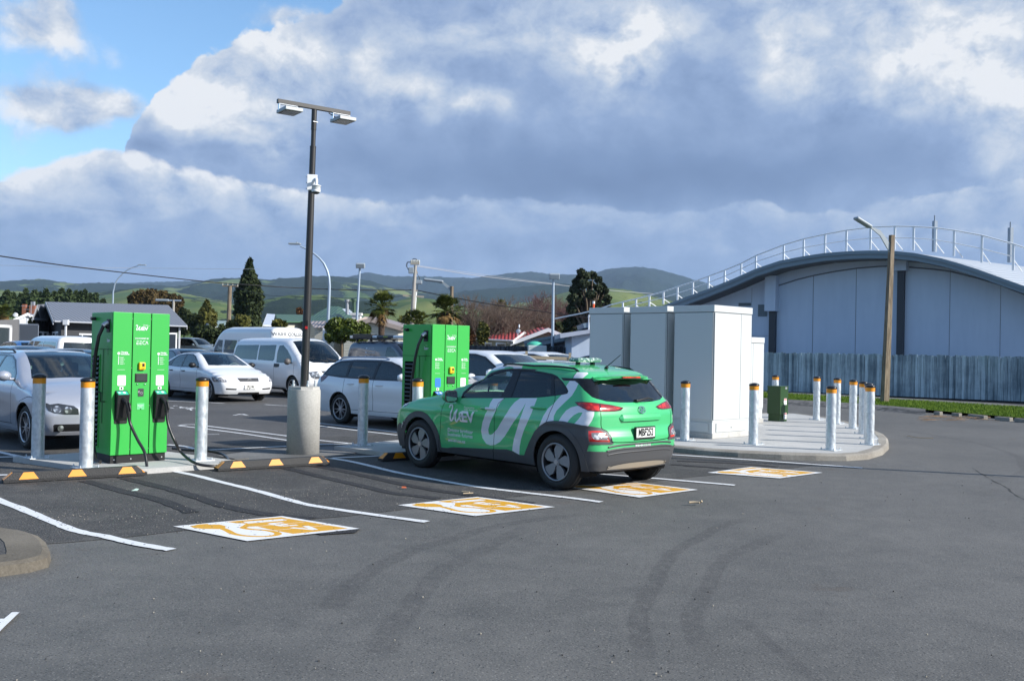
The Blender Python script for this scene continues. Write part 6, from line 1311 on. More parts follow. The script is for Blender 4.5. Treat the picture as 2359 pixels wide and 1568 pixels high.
b = MB(); b.tube([(2.35, -.3, 1.91), (2.25, -.3, 2.10)], .006, 5); b.build('antenna', BLACKP, van.root); b = MB(); b.tube([(3.66, .1, 1.19), (3.5, -.5, 1.27)], .014, 5); b.tube([(3.66, .6, 1.17), (3.55, .1, 1.27)], .014, 5); b.build('wiper', BLACKP, van.root)
# white wagon with black wheels, seen from its tail end
hm = Vector((.748, -.664, 0)); loc, an = at_wheel(784.4, 975.5, hm, 0, -.86)
def ex_maz(c):
    H = lambda pts: c.hits(Q(Z2, pts)); m = [1, -1, 1]
    tl = H([(1575, 820), (1600, 810), (1642, 812), (1620, 835), (1590, 862), (1574, 870)]); c.add('tail_light#R', DREDL, tl, 'SR', .005, 'R'); c.add('tail_light#L', DREDL, tl * m, 'SR', .005, 'L')
maz, ob = vehicle('wagon', 'parked_car', 'white station wagon with ten spoke black wheels behind the lone bollard', 'car', WHP2, loc, an, 1.02, 1.0, 1.02, GT, 'thin10', (mat('two_tone_alloy', col=(.42, .42, .44), rough=.3, metal=.6), DARKAL), TRIM, ex_maz)
for sg in (1, -1):
    xs_ = np.linspace(-.45, 1.25, 13); zz = maz.solZ(xs_, np.full(13, .58)); b = MB(); b.tube([(x, sg * .58, z + (.035 if 0 < i < 12 else 0)) for i, (x, z) in enumerate(zip(xs_, zz))], .018, 6); b.build('roof_rail', mat('alu_rail', col=(.30, .34, .42), rough=.35, metal=.6), maz.root)
# high roofed minibus
KINDS['bus'] = dict(KINDS['van'], T=[(-1.2, 2.44), (-1.1, 2.52), (0, 2.55), (3.2, 2.55), (3.7, 2.46), (4.1, 2.22), (4.45, 1.80), (4.7, 1.38), (5.0, 1.25), (5.3, 1.05), (5.35, .9)],
   W=[(.2, .95), (.4, 1.0), (1.0, 1.0), (1.2, .98), (1.9, .93), (2.3, .88), (2.45, .80), (2.55, .66)], XR=[(.3, -1.20), (.5, -1.25), (1.2, -1.25), (2.0, -1.20), (2.5, -1.12)], XF=[(.25, 5.2), (.5, 5.3), (.9, 5.28), (1.1, 5.15)], zcr=2.42, zcf=.95, wb=3.75,
   wins=[[(3.55, 1.25), (3.55, 1.88), (4.0, 1.90), (4.35, 1.55), (4.5, 1.25)], [(2.1, 1.25), (2.1, 1.88), (3.35, 1.90), (3.4, 1.25)], [(.6, 1.25), (.6, 1.88), (1.95, 1.88), (1.95, 1.25)], [(-.9, 1.25), (-.9, 1.86), (.45, 1.88), (.45, 1.25)]],
   ws=[(4.12, -.72), (4.4, -.80), (4.68, -.84), (4.8, 0), (4.68, .84), (4.4, .80), (4.12, .72), (4.18, 0)], doors=[(4.55, 3.45), (.5,)], rearglass=[(-.75, 1.25), (.75, 1.25), (.7, 1.85), (-.7, 1.85)], tail=[(.88, .9), (.97, .9), (.95, 1.5), (.88, 1.5)])
pr = P(628, 752, 44.5); hb_ = Vector((-.696, .718, 0)); o = Vector((pr.x, pr.y, 0)) + hb_ * 1.22 - Vector((-hb_.y, hb_.x, 0)) * .93
bus, ob = vehicle('bus', 'minibus', 'tall white high roofed minibus with college lettering across its rear', 'minibus', WHP, (o.x, o.y, 0), math.atan2(hb_.y, hb_.x), 1, 1, 1, GM, 'spoke5', (SILV, DARKAL), None, None, mirrorm=WHP, handles=[3.6])
V_ = text_geo('WAIHI COLLEGE', .235, .004, 1.0); bus.onrear(V_, -.02, 2.19, .012, 'lettering', mat('letter_grey', col=(.10, .11, .12), rough=.6))
b = MB(); b.box((-1.235, 0, 2.02), (.012, 1.6, .01)); b.box((-1.24, 0, 1.5), (.012, .012, 1.6)); b.build('door_seam', SEAM, bus.root)
# dark trade van with a loaded rack
q = P(911, 785, 43); o = Vector((q.x, q.y, 0)) - E1 * 2.85 + Vector((-E1.y, E1.x, 0)) * .88
KINDS['trade'] = dict(KINDS['van'], wins=KINDS['van']['wins'][:1]); dv, ob = vehicle('trade', 'trade_van', 'dark navy trade van with ladders and pipes on its roof rack', 'van', NAVY, (o.x, o.y, 0), A1, 1, 1.02, 1, GT, 'spoke5', (DARKAL, DARKAL), None, None, mirrorm=BLACKP, handles=[2.1])
for k, t_ in enumerate(('domestic', 'commercial', 'industrial')): dv.onside(text_geo(t_, .125, .001, 1, 'LEFT'), .75, 1.62 - .19 * k, 1, 1, -1, .004, 'lettering', mat('letter_pale', col=(.5, .56, .62), rough=.5)); dv.onside(stroke_geo([(0, 0), (.05, 0), (.11, 0)], .06), .56, 1.62 - .19 * k, 1, 1, -1, .004, 'lettering', MATS['letter_pale'])
b = MB()
for x in (-.4, .7, 1.7): b.box((x, 0, 2.05), (.07, 1.5, .05)); b.box((x, .66, 1.99), (.10, .10, .10)); b.box((x, -.66, 1.99), (.10, .10, .10))
for y in (-.72, .72): b.tube([(-.9, y, 2.07), (2.3, y, 2.07)], .022, 6)
b.build('roof_rack', BLACKP, dv.root)
def rack(name, label, cat, fn, m):
    b = MB(); fn(b); o_ = b.build(name, m, None); o_.location = dv.root.location; o_.rotation_euler = dv.root.rotation_euler; tag(o_, label, cat)
rack('plastic_pipe', 'white plastic pipe with a dark banded end lying on the van rack', 'pipe', lambda b: (b.tube([(.2, -.50, 2.16), (3.0, -.50, 2.16)], .07, 12), b.tube([(1.0, -.50, 2.16), (2.25, -.50, 2.16)], .0715, 12, mi=1)), [mat('pipe_white', col=(.62, .70, .76), rough=.4), mat('pipe_band', col=(.02, .03, .05), rough=.4)])
flat(text_geo('MARLEY', .09, .002), lambda x, y: tuple(dv.root.matrix_basis @ Vector((1.70 + x, -.574, 2.16 + y))), 'pipe_lettering', mat('lime_lettering', col=(.55, .65, .05), rough=.5), None)
_pl = bpy.data.objects['pipe_lettering']; _pp = bpy.data.objects['plastic_pipe']; _pl.data.transform(_pp.matrix_basis.inverted()); _pl.parent = _pp
rack('toolbox', 'long black box strapped to the front half of the van rack', 'tool box', lambda b: b.box((-.10, -.45, 2.19), (1.5, .35, .20), bev=.02), BLACKP)
rack('ladder', 'folded aluminium ladder lying along the van rack', 'ladder', lambda b: [b.box((.3, y, 2.15), (3.1, .03, .09)) for y in (0, .42)] + [b.box((-1.2 + .3 * k, .21, 2.15), (.03, .42, .03)) for k in range(11)] + [b.box((-1.1, -.35, 2.16), (.45, .2, .12), bev=.01)], STEEL)
rack('rolled_bundle', 'short white tube at the tail end of the van rack', 'tube', lambda b: b.tube([(-1.25, .1, 2.22), (-.75, .1, 2.24)], .07, 10), WHITEP)
# vehicles right of the second charger
def veh_at(kind, name, label, cat, pm, u, vtop, d, h, xloc, yloc, hd=E1, **kw):
    """roof point (xloc, yloc) seen at a measured direction and distance"""
    q = P(u, vtop, d); l = Vector((-hd.y, hd.x, 0)); o = Vector((q.x, q.y, 0)) - hd * xloc - l * yloc; return vehicle(kind, name, label, cat, pm, (o.x, o.y, kw.pop('z', 0)), math.atan2(hd.y, hd.x), **kw)
veh_at('suv', 'parked_car', 'white off-road car facing right beside the second charger', 'car', WHP2, 1118, 806, 21.5, 1.68, 1.2, -.3, side_glass=GT, sx=1.05, sz=.985)
veh_at('suv', 'parked_car', 'white people mover with dark side glass in front of the dark fence', 'car', WHP2, 1205, 806, 31.0, 1.68, .8, -.6, side_glass=GT, sx=1.1, sz=.98)
veh_at('wagon', 'parked_car', 'white low roofed car seen just above the hatchback roof', 'car', WHP2, 1262, 826, 22.5, 1.45, .6, 0, side_glass=GT, sx=1.0, sz=.99)
veh_at('suv', 'parked_car', 'silver car partly visible left of the white cabinets', 'car', SILVP, 1340, 823, 36, 1.45, 1.0, -.3, side_glass=GT, sx=1.0, sz=.84)
veh_at('sedan', 'parked_car', 'black topped car glimpsed at the edge of the left cabinet', 'car', GREYP, 1372, 806, 40, 1.45, .6, 0, side_glass=GT, sz=1.1)
# vehicles at the left rear
veh_at('van', 'parked_car', 'white people mover seen from behind, left of the front charger', 'car', WHP, 178, 774, 39, 1.93, -.6, 0, hd=hb_, side_glass=GT, sx=.95, sz=.98)
veh_at('wagon', 'parked_car', 'dark blue car with roof rails between the wagon and people mover', 'car', GREYP, 148, 802, 27, 1.45, .4, 0, side_glass=GT)
veh_at('wagon', 'parked_car', 'grey blue wagon roof beyond the silver wagon at far left', 'car', GREYP, 50, 793, 30, 1.45, .4, 0, side_glass=GT, sz=1.03)
veh_at('suv', 'parked_car', 'bright blue car parked by the pale picket fence', 'car', BLUEP, 57, 781, 42, 1.68, .4, 0, side_glass=GT, sz=.99)
veh_at('sedan', 'parked_car', 'navy car roof just behind the white sedan', 'car', GREYP, 415, 799, 34, 1.45, .6, 0, side_glass=GT, sz=1.05)
veh_at('suv', 'parked_car', 'grey off-road car on the far road beyond the minibus nose', 'car', SLATE, 446, 777, 66, 1.7, .8, 0, hd=Vector((.93, -.36, 0)), side_glass=GT, z=.42, sz=1.0, sx=.78)
veh_at('wagon', 'parked_car', 'dark car behind the silver wagon windscreen', 'car', GREYP, 20, 803, 24, 1.45, .4, 0, side_glass=GT, sz=.98)

# ------------------------------------------------------------------ the curved hall, its fence and verge
NB = Vector((-.605, -.796, 0)); DB = Vector((.796, -.605, 0)); FP0 = Vector((11.5, 43, 0))
ZB = lambda x, y: (1382.3 + .41408 * x, 489.5 + .41408 * y)
def wallmat(t, b):
    p = t.pos(); n = t.noise(p, .5, 5, .6); n2 = t.noise(t.v('MULTIPLY', p, (2, 2, .25)), 1.3, 5, .7)
    t.put(b.inputs['Base Color'], t.mix(t.smooth(t.m('ADD', t.m('MULTIPLY', n, .5), t.m('MULTIPLY', n2, .5)), .35, .7), (.48, .57, .70), (.54, .63, .76)))
HALLM = mat('blue_shade_panel', wallmat, (.4, .44, .53), .8); FASC = mat('blue_grey_fascia', col=(.17, .23, .28), rough=.5, var=.25, vscale=.6); SOFM = mat('soffit', col=(.16, .165, .18), rough=.9)  # white walls; the blue of their skylit shade is put into the colour
def roofrib(t, b):
    p = t.pos(); q = t.v('DOT_PRODUCT', p, tuple(DB)); w = t.m('SINE', t.m('MULTIPLY', q, 21)); t.put(b.inputs['Normal'], t.bump(w, .6, .03))
HROOF = mat('metal_roof', roofrib, (.50, .53, .56), .38, .3)
def hall():
    root = thing('curved_hall', 'pale hall with a shallow curved roof and roof railing', 'building', (0, 0, 0))
    wp = FP0 - NB * 4.0; fp = FP0 - NB * 2.6; rp = FP0 - NB * 3.6
    top = [(-420, 720), (-150, 668), (100, 612), (260, 560), (400, 505), (600, 432), (745, 374), (870, 318), (1000, 275), (1130, 250), (1250, 232), (1400, 221), (1500, 218), (1620, 219), (1750, 232), (1900, 262), (2000, 290), (2100, 322), (2200, 358), (2359, 415), (2520, 480), (2700, 560)]
    T3 = [PL(*ZB(*p), fp, NB) for p in top]; B3 = [PL(*ZB(p[0], p[1] + 36), fp, NB) for p in top]
    b = MB(); n = len(top); dn = -NB
    b.add(T3 + B3, [(i, i + 1, n + i + 1, n + i) for i in range(n - 1)]); b.add([p + dn * .25 for p in B3] + B3, [(i, i + 1, n + i + 1, n + i) for i in range(n - 1)])
    b.add([p + NB * .06 + Vector((0, 0, .05)) for p in T3] + [p + NB * .06 - Vector((0, 0, .10)) for p in T3] + T3, [(i, i + 1, n + i + 1, n + i) for i in range(n - 1)] + [(i, i + 1, 2 * n + i + 1, 2 * n + i) for i in range(n - 1)])
    b.build('fascia', FASC, root, fix=False)
    # roof deck and soffit
    b = MB(); m = 6; rows = [[p + dn * (k * 7) + Vector((0, 0, .04 + k * .42)) for p in T3] for k in range(m)]
    for k in range(m - 1): b.add(rows[k] + rows[k + 1], [(i, i + 1, n + i + 1, n + i) for i in range(n - 1)], 0, True)
    b.build('roof', HROOF, root, fix=False)
    b = MB(); S0 = [p + dn * .2 + Vector((0, 0, .02)) for p in B3]; S1 = [p + dn * 1.9 + Vector((0, 0, .0)) for p in B3]; b.add(S0 + S1, [(i, i + 1, n + i + 1, n + i) for i in range(n - 1)]); b.build('soffit', SOFM, root, fix=False)
    # wall
    W3 = [p + dn * 1.4 + Vector((0, 0, .05)) for p in B3]; lo = [Vector((p.x, p.y, 0)) for p in W3]
    for p in W3: p.z = max(p.z, .3)
    b = MB(); b.add(W3 + lo, [(i, i + 1, n + i + 1, n + i) for i in range(n - 1)]); b.add([lo[0], lo[0] + dn * 30, W3[0] + dn * 30, W3[0], lo[-1], lo[-1] + dn * 30, W3[-1] + dn * 30, W3[-1]], [(0, 1, 2, 3), (4, 7, 6, 5)])
    b.build('wall', HALLM, root, fix=False)
    def onw(x, y, off=0.0): return PL(*ZB(x, y), wp + NB * off, NB)
    def slabw(x0, y0, x1, y1, th, nm, m, off=0.0):
        b = MB(); q = [onw(x0, y0, off), onw(x1, y0, off), onw(x1, y1, off), onw(x0, y1, off)]; q[1].z = q[0].z; q[2].z = q[3].z
        q[3].x, q[3].y = q[0].x, q[0].y; q[2].x, q[2].y = q[1].x, q[1].y
        f = [p + NB * th for p in q]; b.add(q + f, [(4, 5, 6, 7), (0, 1, 5, 4), (1, 2, 6, 5), (2, 3, 7, 6), (3, 0, 4, 7)]); return b.build(nm, m, root)
    DK = mat('dark_downpipe', col=(.035, .042, .055), rough=.5)
    for a in ((1662, 326, 1700, 800), (950, 549, 984, 800)): slabw(*a, .22, 'column', DK)
    for a in ((1652, 262, 1718, 327), (936, 355, 996, 550)): slabw(*a, .42, 'column_head', HALLM)
    JM = mat('panel_joint', col=(.16, .18, .22), rough=1)
    for x, y in ((1188, 350), (1427, 308), (1949, 322), (2230, 400)): slabw(x - 1.2, y, x + 1.2, 800, .008, 'panel_joint', JM)
    arcs = [(996, 405), (1100, 372), (1190, 350), (1310, 327), (1430, 310), (1550, 300), (1650, 297)]
    b = MB(); b.tube([onw(x, y, .02) for x, y in arcs], .03, 5); b.tube([onw(x, y, .02) for x, y in ((1720, 305), (1850, 315), (1950, 328), (2100, 365), (2232, 405), (2359, 455), (2450, 492))], .03, 5); b.build('wall_capping', JM, root)
    b = MB()
    for k, (x0, y0, x1, y1) in enumerate(((880, 512, 930, 578), (772, 503, 842, 520))):
        fr = slabw(x0, y0, x1, y1, .03, 'vent_frame', FASC)
        nn = 6
        for j in range(nn if k == 0 else 2):
            yy = y0 + (y1 - y0) * (j + .35) / (nn if k == 0 else 2); q = slabw(x0 + 4, yy, x1 - 4, yy + 4, .05, 'louvre', mat('louvre_dark', col=(.05, .07, .09)))
            q.parent = fr
    for x0, y0, x1, y1 in ((840, 684, 950, 685.2), (845, 420, 846.5, 500)): slabw(x0, y0, x1, y1, .01, 'panel_joint', JM)
    # railing
    RW = mat('white_rail', col=(.72, .74, .76), rough=.4)
    tr = [(-250, 590), (-100, 560), (0, 535), (60, 513), (127, 497), (201, 480), (275, 461), (353, 440), (431, 413), (517, 386), (604, 354), (693, 321), (785, 283), (867, 240), (1022, 180), (1133, 147), (1252, 121), (1371, 99), (1505, 82), (1640, 76), (1745, 78), (1865, 85), (1970, 99), (2125, 127), (2300, 175), (2450, 225)]
    bs = {127: 560, 201: 540, 275: 522, 353: 506, 431: 486, 517: 456, 604: 424, 693: 388, 785: 342, 867: 308, 1022: 265, 1133: 243, 1252: 228, 1371: 213, 1505: 203, 1640: 204, 1745: 206, 1865: 217, 1970: 240, 2125: 275, 2300: 318}
    R3 = [PL(*ZB(*p), rp, NB) for p in tr]
    b = MB(); b.tube(R3, .035, 6); b.build('top_rail', RW, root)
    ks = sorted(bs); M3 = [(PL(*ZB(k, dict(tr)[k]), rp, NB) + PL(*ZB(k, bs[k]), rp, NB)) / 2 for k in ks]
    b = MB(); b.tube(M3, .022, 6); b.build('mid_rail', RW, root)
    for k in ks:
        a, c = PL(*ZB(k, dict(tr)[k]), rp, NB), PL(*ZB(k, bs[k]), rp, NB); c = Vector((a.x, a.y, c.z - .03)); h = (a.z - c.z)
        b = MB(); b.box((a + c) / 2, (.09, .05, h), rz=math.atan2(DB.y, DB.x)); m = c + Vector((0, 0, h * .42)); b.tube([m, c + DB * .25 - NB * .5 + Vector((0, 0, -.02))], .025, 5); b.build('rail_post', RW, root)
    for x, y0, y1 in ((1862, 47, 218), (2283, 85, 278)):
        a, c = PL(*ZB(x, y0), rp - NB * 1, NB), PL(*ZB(x, y1), rp - NB * 1, NB); b = MB(); b.box((a + c) / 2, (.16, .16, a.z - c.z), rz=.3); b.cyl(a, a + Vector((0, 0, .25)), .03); b.build('roof_mast', mat('grey_mast', col=(.22, .27, .33), rough=.5), root)
    # low wing of the hall beyond the cabinets
    return root
hall()
def wood(name, c0, c1, c2):
    def fn(t, b):
        p = t.pos(); u = t.v('DOT_PRODUCT', p, tuple(DB)); z = t.xyz(p)[2]; cell = t.m('FLOOR', t.m('DIVIDE', u, .118))
        wn = t.n('ShaderNodeTexWhiteNoise', noise_dimensions='1D'); t.put(wn.inputs['W'], cell); r = wn.outputs[0]
        g = t.noise(t.comb(t.m('MULTIPLY', u, 22), t.m('MULTIPLY', r, 30), t.m('MULTIPLY', z, 1.1)), 1.6, 6, .7); big = t.noise(t.comb(t.m('MULTIPLY', u, .5), 0, t.m('MULTIPLY', z, .7)), 1.4, 5, .65)
        f = t.m('ADD', t.m('MULTIPLY', g, .65), t.m('ADD', t.m('MULTIPLY', r, .28), t.m('MULTIPLY', t.m('SUBTRACT', big, .5), .5)))
        col = t.mix(t.smooth(f, .18, .88), c0, c1); col = t.mix(t.m('MULTIPLY', t.smooth(big, .55, .72), .4), col, c2); t.put(b.inputs['Base Color'], col); t.put(b.inputs['Normal'], t.bump(g, .5, .01))
    return mat(name, fn, c1, .9, spec=.2)
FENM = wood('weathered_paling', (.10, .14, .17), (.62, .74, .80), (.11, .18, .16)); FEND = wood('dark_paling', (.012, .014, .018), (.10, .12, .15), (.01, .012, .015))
def fence(name, label, s0, s1, h, m, p0, z0=0, gap=.004):
    root = thing(name, label, 'fence', (0, 0, 0)); b = MB(); s = s0
    while s < s1:
        w = .118; hh = h + RNG.uniform(-.025, .035); c = p0 + DB * (s + w / 2) + NB * RNG.uniform(0, .022); tl = RNG.normal(0, .006)
        b.box((c.x, c.y, z0 + hh / 2 + .05), (w - gap - abs(RNG.normal(0, .004)), .02, hh - .1), R=Matrix.Rotation(math.atan2(DB.y, DB.x), 3, 'Z') @ Matrix.Rotation(tl, 3, 'Y')); s += w
    b.build('palings', m, root); b = MB(); L = s1 - s0
    for z in (.35, h * .55, h - .2): c = p0 + DB * (s0 + L / 2) - NB * .06; b.box((c.x, c.y, z0 + z), (L, .05, .09), rz=math.atan2(DB.y, DB.x))
    c = p0 + DB * (s0 + L / 2) - NB * .03; b.box((c.x, c.y, z0 + .10), (L, .05, .18), rz=math.atan2(DB.y, DB.x)); b.box((c.x, c.y, z0 + h * .5), (L, .012, h - .12), rz=math.atan2(DB.y, DB.x)); b.build('fence_rails', mat('dark_timber', col=(.02, .022, .026), rough=.9), root)
    return root
fence('paling_fence', 'weathered grey timber paling fence in front of the curved hall', -5.0, 22, 1.80, FENM, FP0, .0)
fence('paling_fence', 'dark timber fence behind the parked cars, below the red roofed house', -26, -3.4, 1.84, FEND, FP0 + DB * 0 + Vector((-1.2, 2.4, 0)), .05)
# verge, kerb stones, footpath
def grassm(t, b):
    p = t.pos(); n = t.noise(p, 1.6, 6, .7); n2 = t.noise(p, 35, 3, .7); t.put(b.inputs['Base Color'], t.mix(t.smooth(t.m('ADD', t.m('MULTIPLY', n, .5), t.m('MULTIPLY', n2, .5)), .33, .68), (.050, .105, .010), (.16, .23, .030)))
GRASSM = mat('lawn', grassm, (.1, .17, .02), .9, spec=.15)
vf = [(1640, 916), (1769, 923.5), (1900, 931), (2019, 939), (2132, 949), (2250, 960), (2359, 969), (2520, 985)]; vb = [(1640, 901), (1769, 909.5), (1900, 917.5), (2019, 924.5), (2132, 930.5), (2250, 938), (2359, 945), (2520, 956)]
F3 = [G(*p) for p in vf]; B3 = [G(*p) for p in vb]
b = MB(); n = len(F3); b.add([(p.x, p.y, .085) for p in F3] + [(p.x, p.y, .11) for p in B3], [(i, i + 1, n + i + 1, n + i) for i in range(n - 1)]); o = b.build('grass_verge', GRASSM, None, fix=False); o['kind'] = 'structure'
b = MB()
for k in range(26000):
    f = RNG.random() * (n - 1); i = int(f); f -= i; t = RNG.random(); a = F3[i].lerp(F3[i + 1], f).lerp(B3[i].lerp(B3[i + 1], f), t); a.z = .085 + .025 * t; h = RNG.uniform(.03, .085); an = RNG.uniform(0, 6.28); w = .008; d = Vector((math.cos(an) * w, math.sin(an) * w, 0)); tp = a + Vector((RNG.normal(0, .02), RNG.normal(0, .02), h)); b.add([a - d, a + d, tp], [(0, 1, 2)])
o = b.build('grass', GRASSM, None, fix=False); tag(o, kind='stuff')
K3 = [G(p[0], p[1] + 6.5) for p in vf]; b = MB()
b.add([(p.x, p.y, .0) for p in K3] + [(p.x, p.y, .105) for p in [a.lerp(c, .25) for a, c in zip(K3, F3)]] + [(p.x, p.y, .105) for p in F3] + [(p.x, p.y, .0) for p in F3], [(j * n + i, j * n + i + 1, (j + 1) * n + i + 1, (j + 1) * n + i) for i in range(3) for j in range(3)] + [(j * n + i, j * n + i + 1, (j + 1) * n + i + 1, (j + 1) * n + i) for i in (3,) for j in range(3)])
o = b.build('kerb', mat('dark_kerb', lambda t, q: t.put(q.inputs['Base Color'], t.mix(t.smooth(t.noise(t.pos(), 5, 5), .4, .65), (.05, .05, .05), (.15, .145, .14))), (.1, .1, .1), .9), None, fix=False); o['kind'] = 'structure'
for (ua, ub, kl_) in ((2155, 2168, 'leftmost and smallest broken kerb stone along the grass verge'), (2196, 2212, 'second small broken kerb stone from the left along the verge'), (2230, 2275, 'longest broken piece of kerb stone along the grass verge'), (2295, 2330, 'broken kerb stone just right of the longest piece on the verge'), (2340, 2365, 'broken kerb stone at the right frame edge below the verge')):
    a = G(ua, 949 + (ua - 2132) * .088 + 4); c = G(ub, 949 + (ub - 2132) * .088 + 4); b = MB(); d = c - a; b.box(((a.x + c.x) / 2, (a.y + c.y) / 2, .05), (d.length, .14, .11), rz=math.atan2(d.y, d.x) + RNG.normal(0, .05), bev=.015); o = b.build('broken_kerb_stone', KERBC, None); tag(o, kl_, 'kerb stone', 'broken kerb stones along the verge')
b = MB()
for k in range(40):
    q = G(2110 + RNG.uniform(0, 150) , 957 + RNG.uniform(0, 12), .03); an = RNG.uniform(-.6, .3); b.tube([q, q + Vector((math.cos(an) * .25, math.sin(an) * .25, .03)), q + Vector((math.cos(an + .3) * .5, math.sin(an + .3) * .5, .01))], .006, 4)
o = b.build('leaf_litter', mat('litter_brown', col=(.22, .14, .08), rough=.9), None, fix=False); tag(o, kind='stuff')
sheet('footpath', [(p.x, p.y) for p in B3] + [(p.x, p.y) for p in [a - NB * 2.2 for a in reversed(B3)]], .09, OLDC)
b = MB(); BB = [(p.x, p.y, .09) for p in B3]; b.add(BB + [(x, y, 0) for x, y, z in BB], [(i, i + 1, n + i + 1, n + i) for i in range(n - 1)])

# ------------------------------------------------------------------ poles and wires
WPOLE = mat('pole_timber', lambda t, b: t.put(b.inputs['Base Color'], t.mix(t.smooth(t.noise(t.v('MULTIPLY', t.obj(), (10, 10, .8)), 2, 6, .7), .35, .65), (.10, .075, .05), (.26, .205, .145))), (.3, .25, .2), .9)
CPOLE = mat('concrete_pole', col=(.34, .32, .29), rough=.9, var=.3); GPOLE = mat('grey_steel_pole', col=(.33, .40, .48), rough=.45, metal=.3); LUMM = mat('luminaire', col=(.28, .32, .35), rough=.4)
def pole_light(name, label, base, pts, r0, r1, m, group=None, d=None, lum=.5, cat='street light', square=False):
    """pts: measured directions from the foot to the lamp, all at distance d"""
    P3 = [P(u, v, d) for u, v in pts]; f = Vector((P3[0].x, P3[0].y, base)); root = thing(name, label, cat, f, 0, group)
    L = [p - f for p in P3]; L[0] = Vector((0, 0, 0)); rr = [r0 + (r1 - r0) * i / (len(L) - 1) for i in range(len(L))]
    b = MB(); b.tube(L, rr, 10 if not square else 4); b.build('pole', m, root); return root, L
base = G(2038, 925, .1)
rt = thing('wooden_street_lamp', 'street lamp on a square timber pole before the paling fence', 'street light', base, .35)
hz = 5.95; b = MB(); lx = .20
b.add([(-.115, -.10, 0), (.115, -.10, 0), (.115, .10, 0), (-.115, .10, 0), (lx - .075, -.07, hz), (lx + .075, -.07, hz), (lx + .075, .07, hz), (lx - .075, .07, hz)], [(0, 1, 5, 4), (1, 2, 6, 5), (2, 3, 7, 6), (3, 0, 4, 7), (4, 5, 6, 7)]); b.build('pole', WPOLE, rt)
b = MB(); a0 = Vector((lx - .10, -.0, hz - .35)); sg = [(0, -.5, .0), (-.35, -.0, .38), (-.75, 0, .70), (-1.0, 0, .82)]
vs = []
for x, w, z in ((0, .0, -.35), (-.45, 0, .25), (-.95, 0, .55)): vs += [(lx - .08 + x, -.02, hz - .3 + z + .35 * (1 + x)), (lx - .08 + x, .02, hz - .3 + z + .35 * (1 + x)), (lx - .08 + x, .02, hz - .3 + z), (lx - .08 + x, -.02, hz - .3 + z)]
b.add(vs, [(i * 4 + k, i * 4 + (k + 1) % 4, i * 4 + 4 + (k + 1) % 4, i * 4 + 4 + k) for i in range(2) for k in range(4)]); b.build('bracket_arm', LUMM, rt)
b = MB(); b.box((lx - 1.28, 0, hz + .37), (.72, .26, .10), bev=.04, R=Matrix.Rotation(.42, 3, 'Y')); b.build('luminaire', LUMM, rt)
# curved street lights
Zl = lambda x, y: (x / 4, 547.1 + y / 4); Zm = lambda x, y: (575.9 + x / 4, 547.1 + y / 4); Zr = lambda x, y: (935.3 + x / 4, 547.1 + y / 4)
def curved(label, pts, d, lw, r=.10):
    root, L = pole_light('street_light', label, 0, pts, r, r * .45, GPOLE, 'curved steel street lights in the distance', d)
    e = L[-1]; s = (L[-1] - L[-2]).normalized(); b = MB(); b.box(e + s * lw * .5, (lw, .28, .09), bev=.03, R=Matrix.Rotation(math.atan2(s.y, s.x), 3, 'Z')); b.cyl(e + s * lw * .3 + Vector((0, 0, .04)), e + s * lw * .3 + Vector((0, 0, .14)), .05, n=8); b.build('luminaire', LUMM, root); return root
curved('slender curved street light above the grey roofed house', [Zl(1036, 900)] + [Zl(*p) for p in ((1040, 600), (1043, 500), (1058, 430), (1085, 380), (1130, 332), (1180, 295), (1230, 272), (1272, 262))], 95, .8, .085)
curved('tall curved street light just right of the black lamp post', [Zm(708, 1080)] + [Zm(*p) for p in ((718, 800), (727, 600), (733, 450), (728, 370), (712, 305), (682, 240), (640, 190), (590, 148), (530, 110), (462, 80))], 50, .62, .085)
for lab, pts, d in (('thin grey floodlight pole standing behind the green roofed house', [Zm(975, 1040), Zm(982, 800), Zm(1000, 500), Zm(1013, 272)], 60), ('grey floodlight pole in front of the red roofed house', [Zr(1348, 1100), Zr(1352, 900), Zr(1356, 600), Zr(1359, 372)], 52)):
    root, L = pole_light('floodlight_pole', lab, 0, pts, .095, .06, GPOLE, 'grey floodlight poles', d); b = MB(); b.box(L[-1] + Vector((.05, -.1, .08)), (.55, .30, .30), bev=.04, R=Matrix.Rotation(.3, 3, 'X')); b.build('floodlight', LUMM, root)
pts = [Zm(1846, 1100), Zm(1852, 860), Zm(1862, 450)]; root, L = pole_light('street_light', 'street lamp with tapered arm on a timber pole between palms', 0, pts, .15, .11, WPOLE, None, 48, square=True)
d = 48; f = root.location; q = [P(*Zm(*p), d) - f for p in ((1855, 460), (1850, 495), (1780, 430), (1725, 402), (1718, 392), (1790, 412))]; b = MB(); b.add(q + [v + Vector((0, .05, 0)) for v in q], [(0, 1, 2, 5), (5, 2, 3, 4), (6, 11, 8, 7), (11, 10, 9, 8), (0, 5, 11, 6), (5, 4, 10, 11), (1, 7, 8, 2), (2, 8, 9, 3)]); b.build('bracket_arm', LUMM, root); b = MB(); b.box(P(*Zm(1690, 396), d) - f, (1.0, .3, .14), bev=.06, R=Matrix.Rotation(.10, 3, 'Y')); b.cyl(P(*Zm(1680, 390), d) - f, P(*Zm(1680, 382), d) - f, .06); b.build('luminaire', LUMM, root)
rt = thing('street_light', 'plain street light beyond the right edge, its shadow crossing the road', 'street light', (12.75, 12.1, 0)); b = MB(); b.cyl((0, 0, 0), (0, 0, 6.2), .085, .06, 12); b.build('pole', GPOLE, rt); b = MB(); b.box((-.3, 0, 6.2), (.6, .2, .08), bev=.02); b.build('luminaire', LUMM, rt)
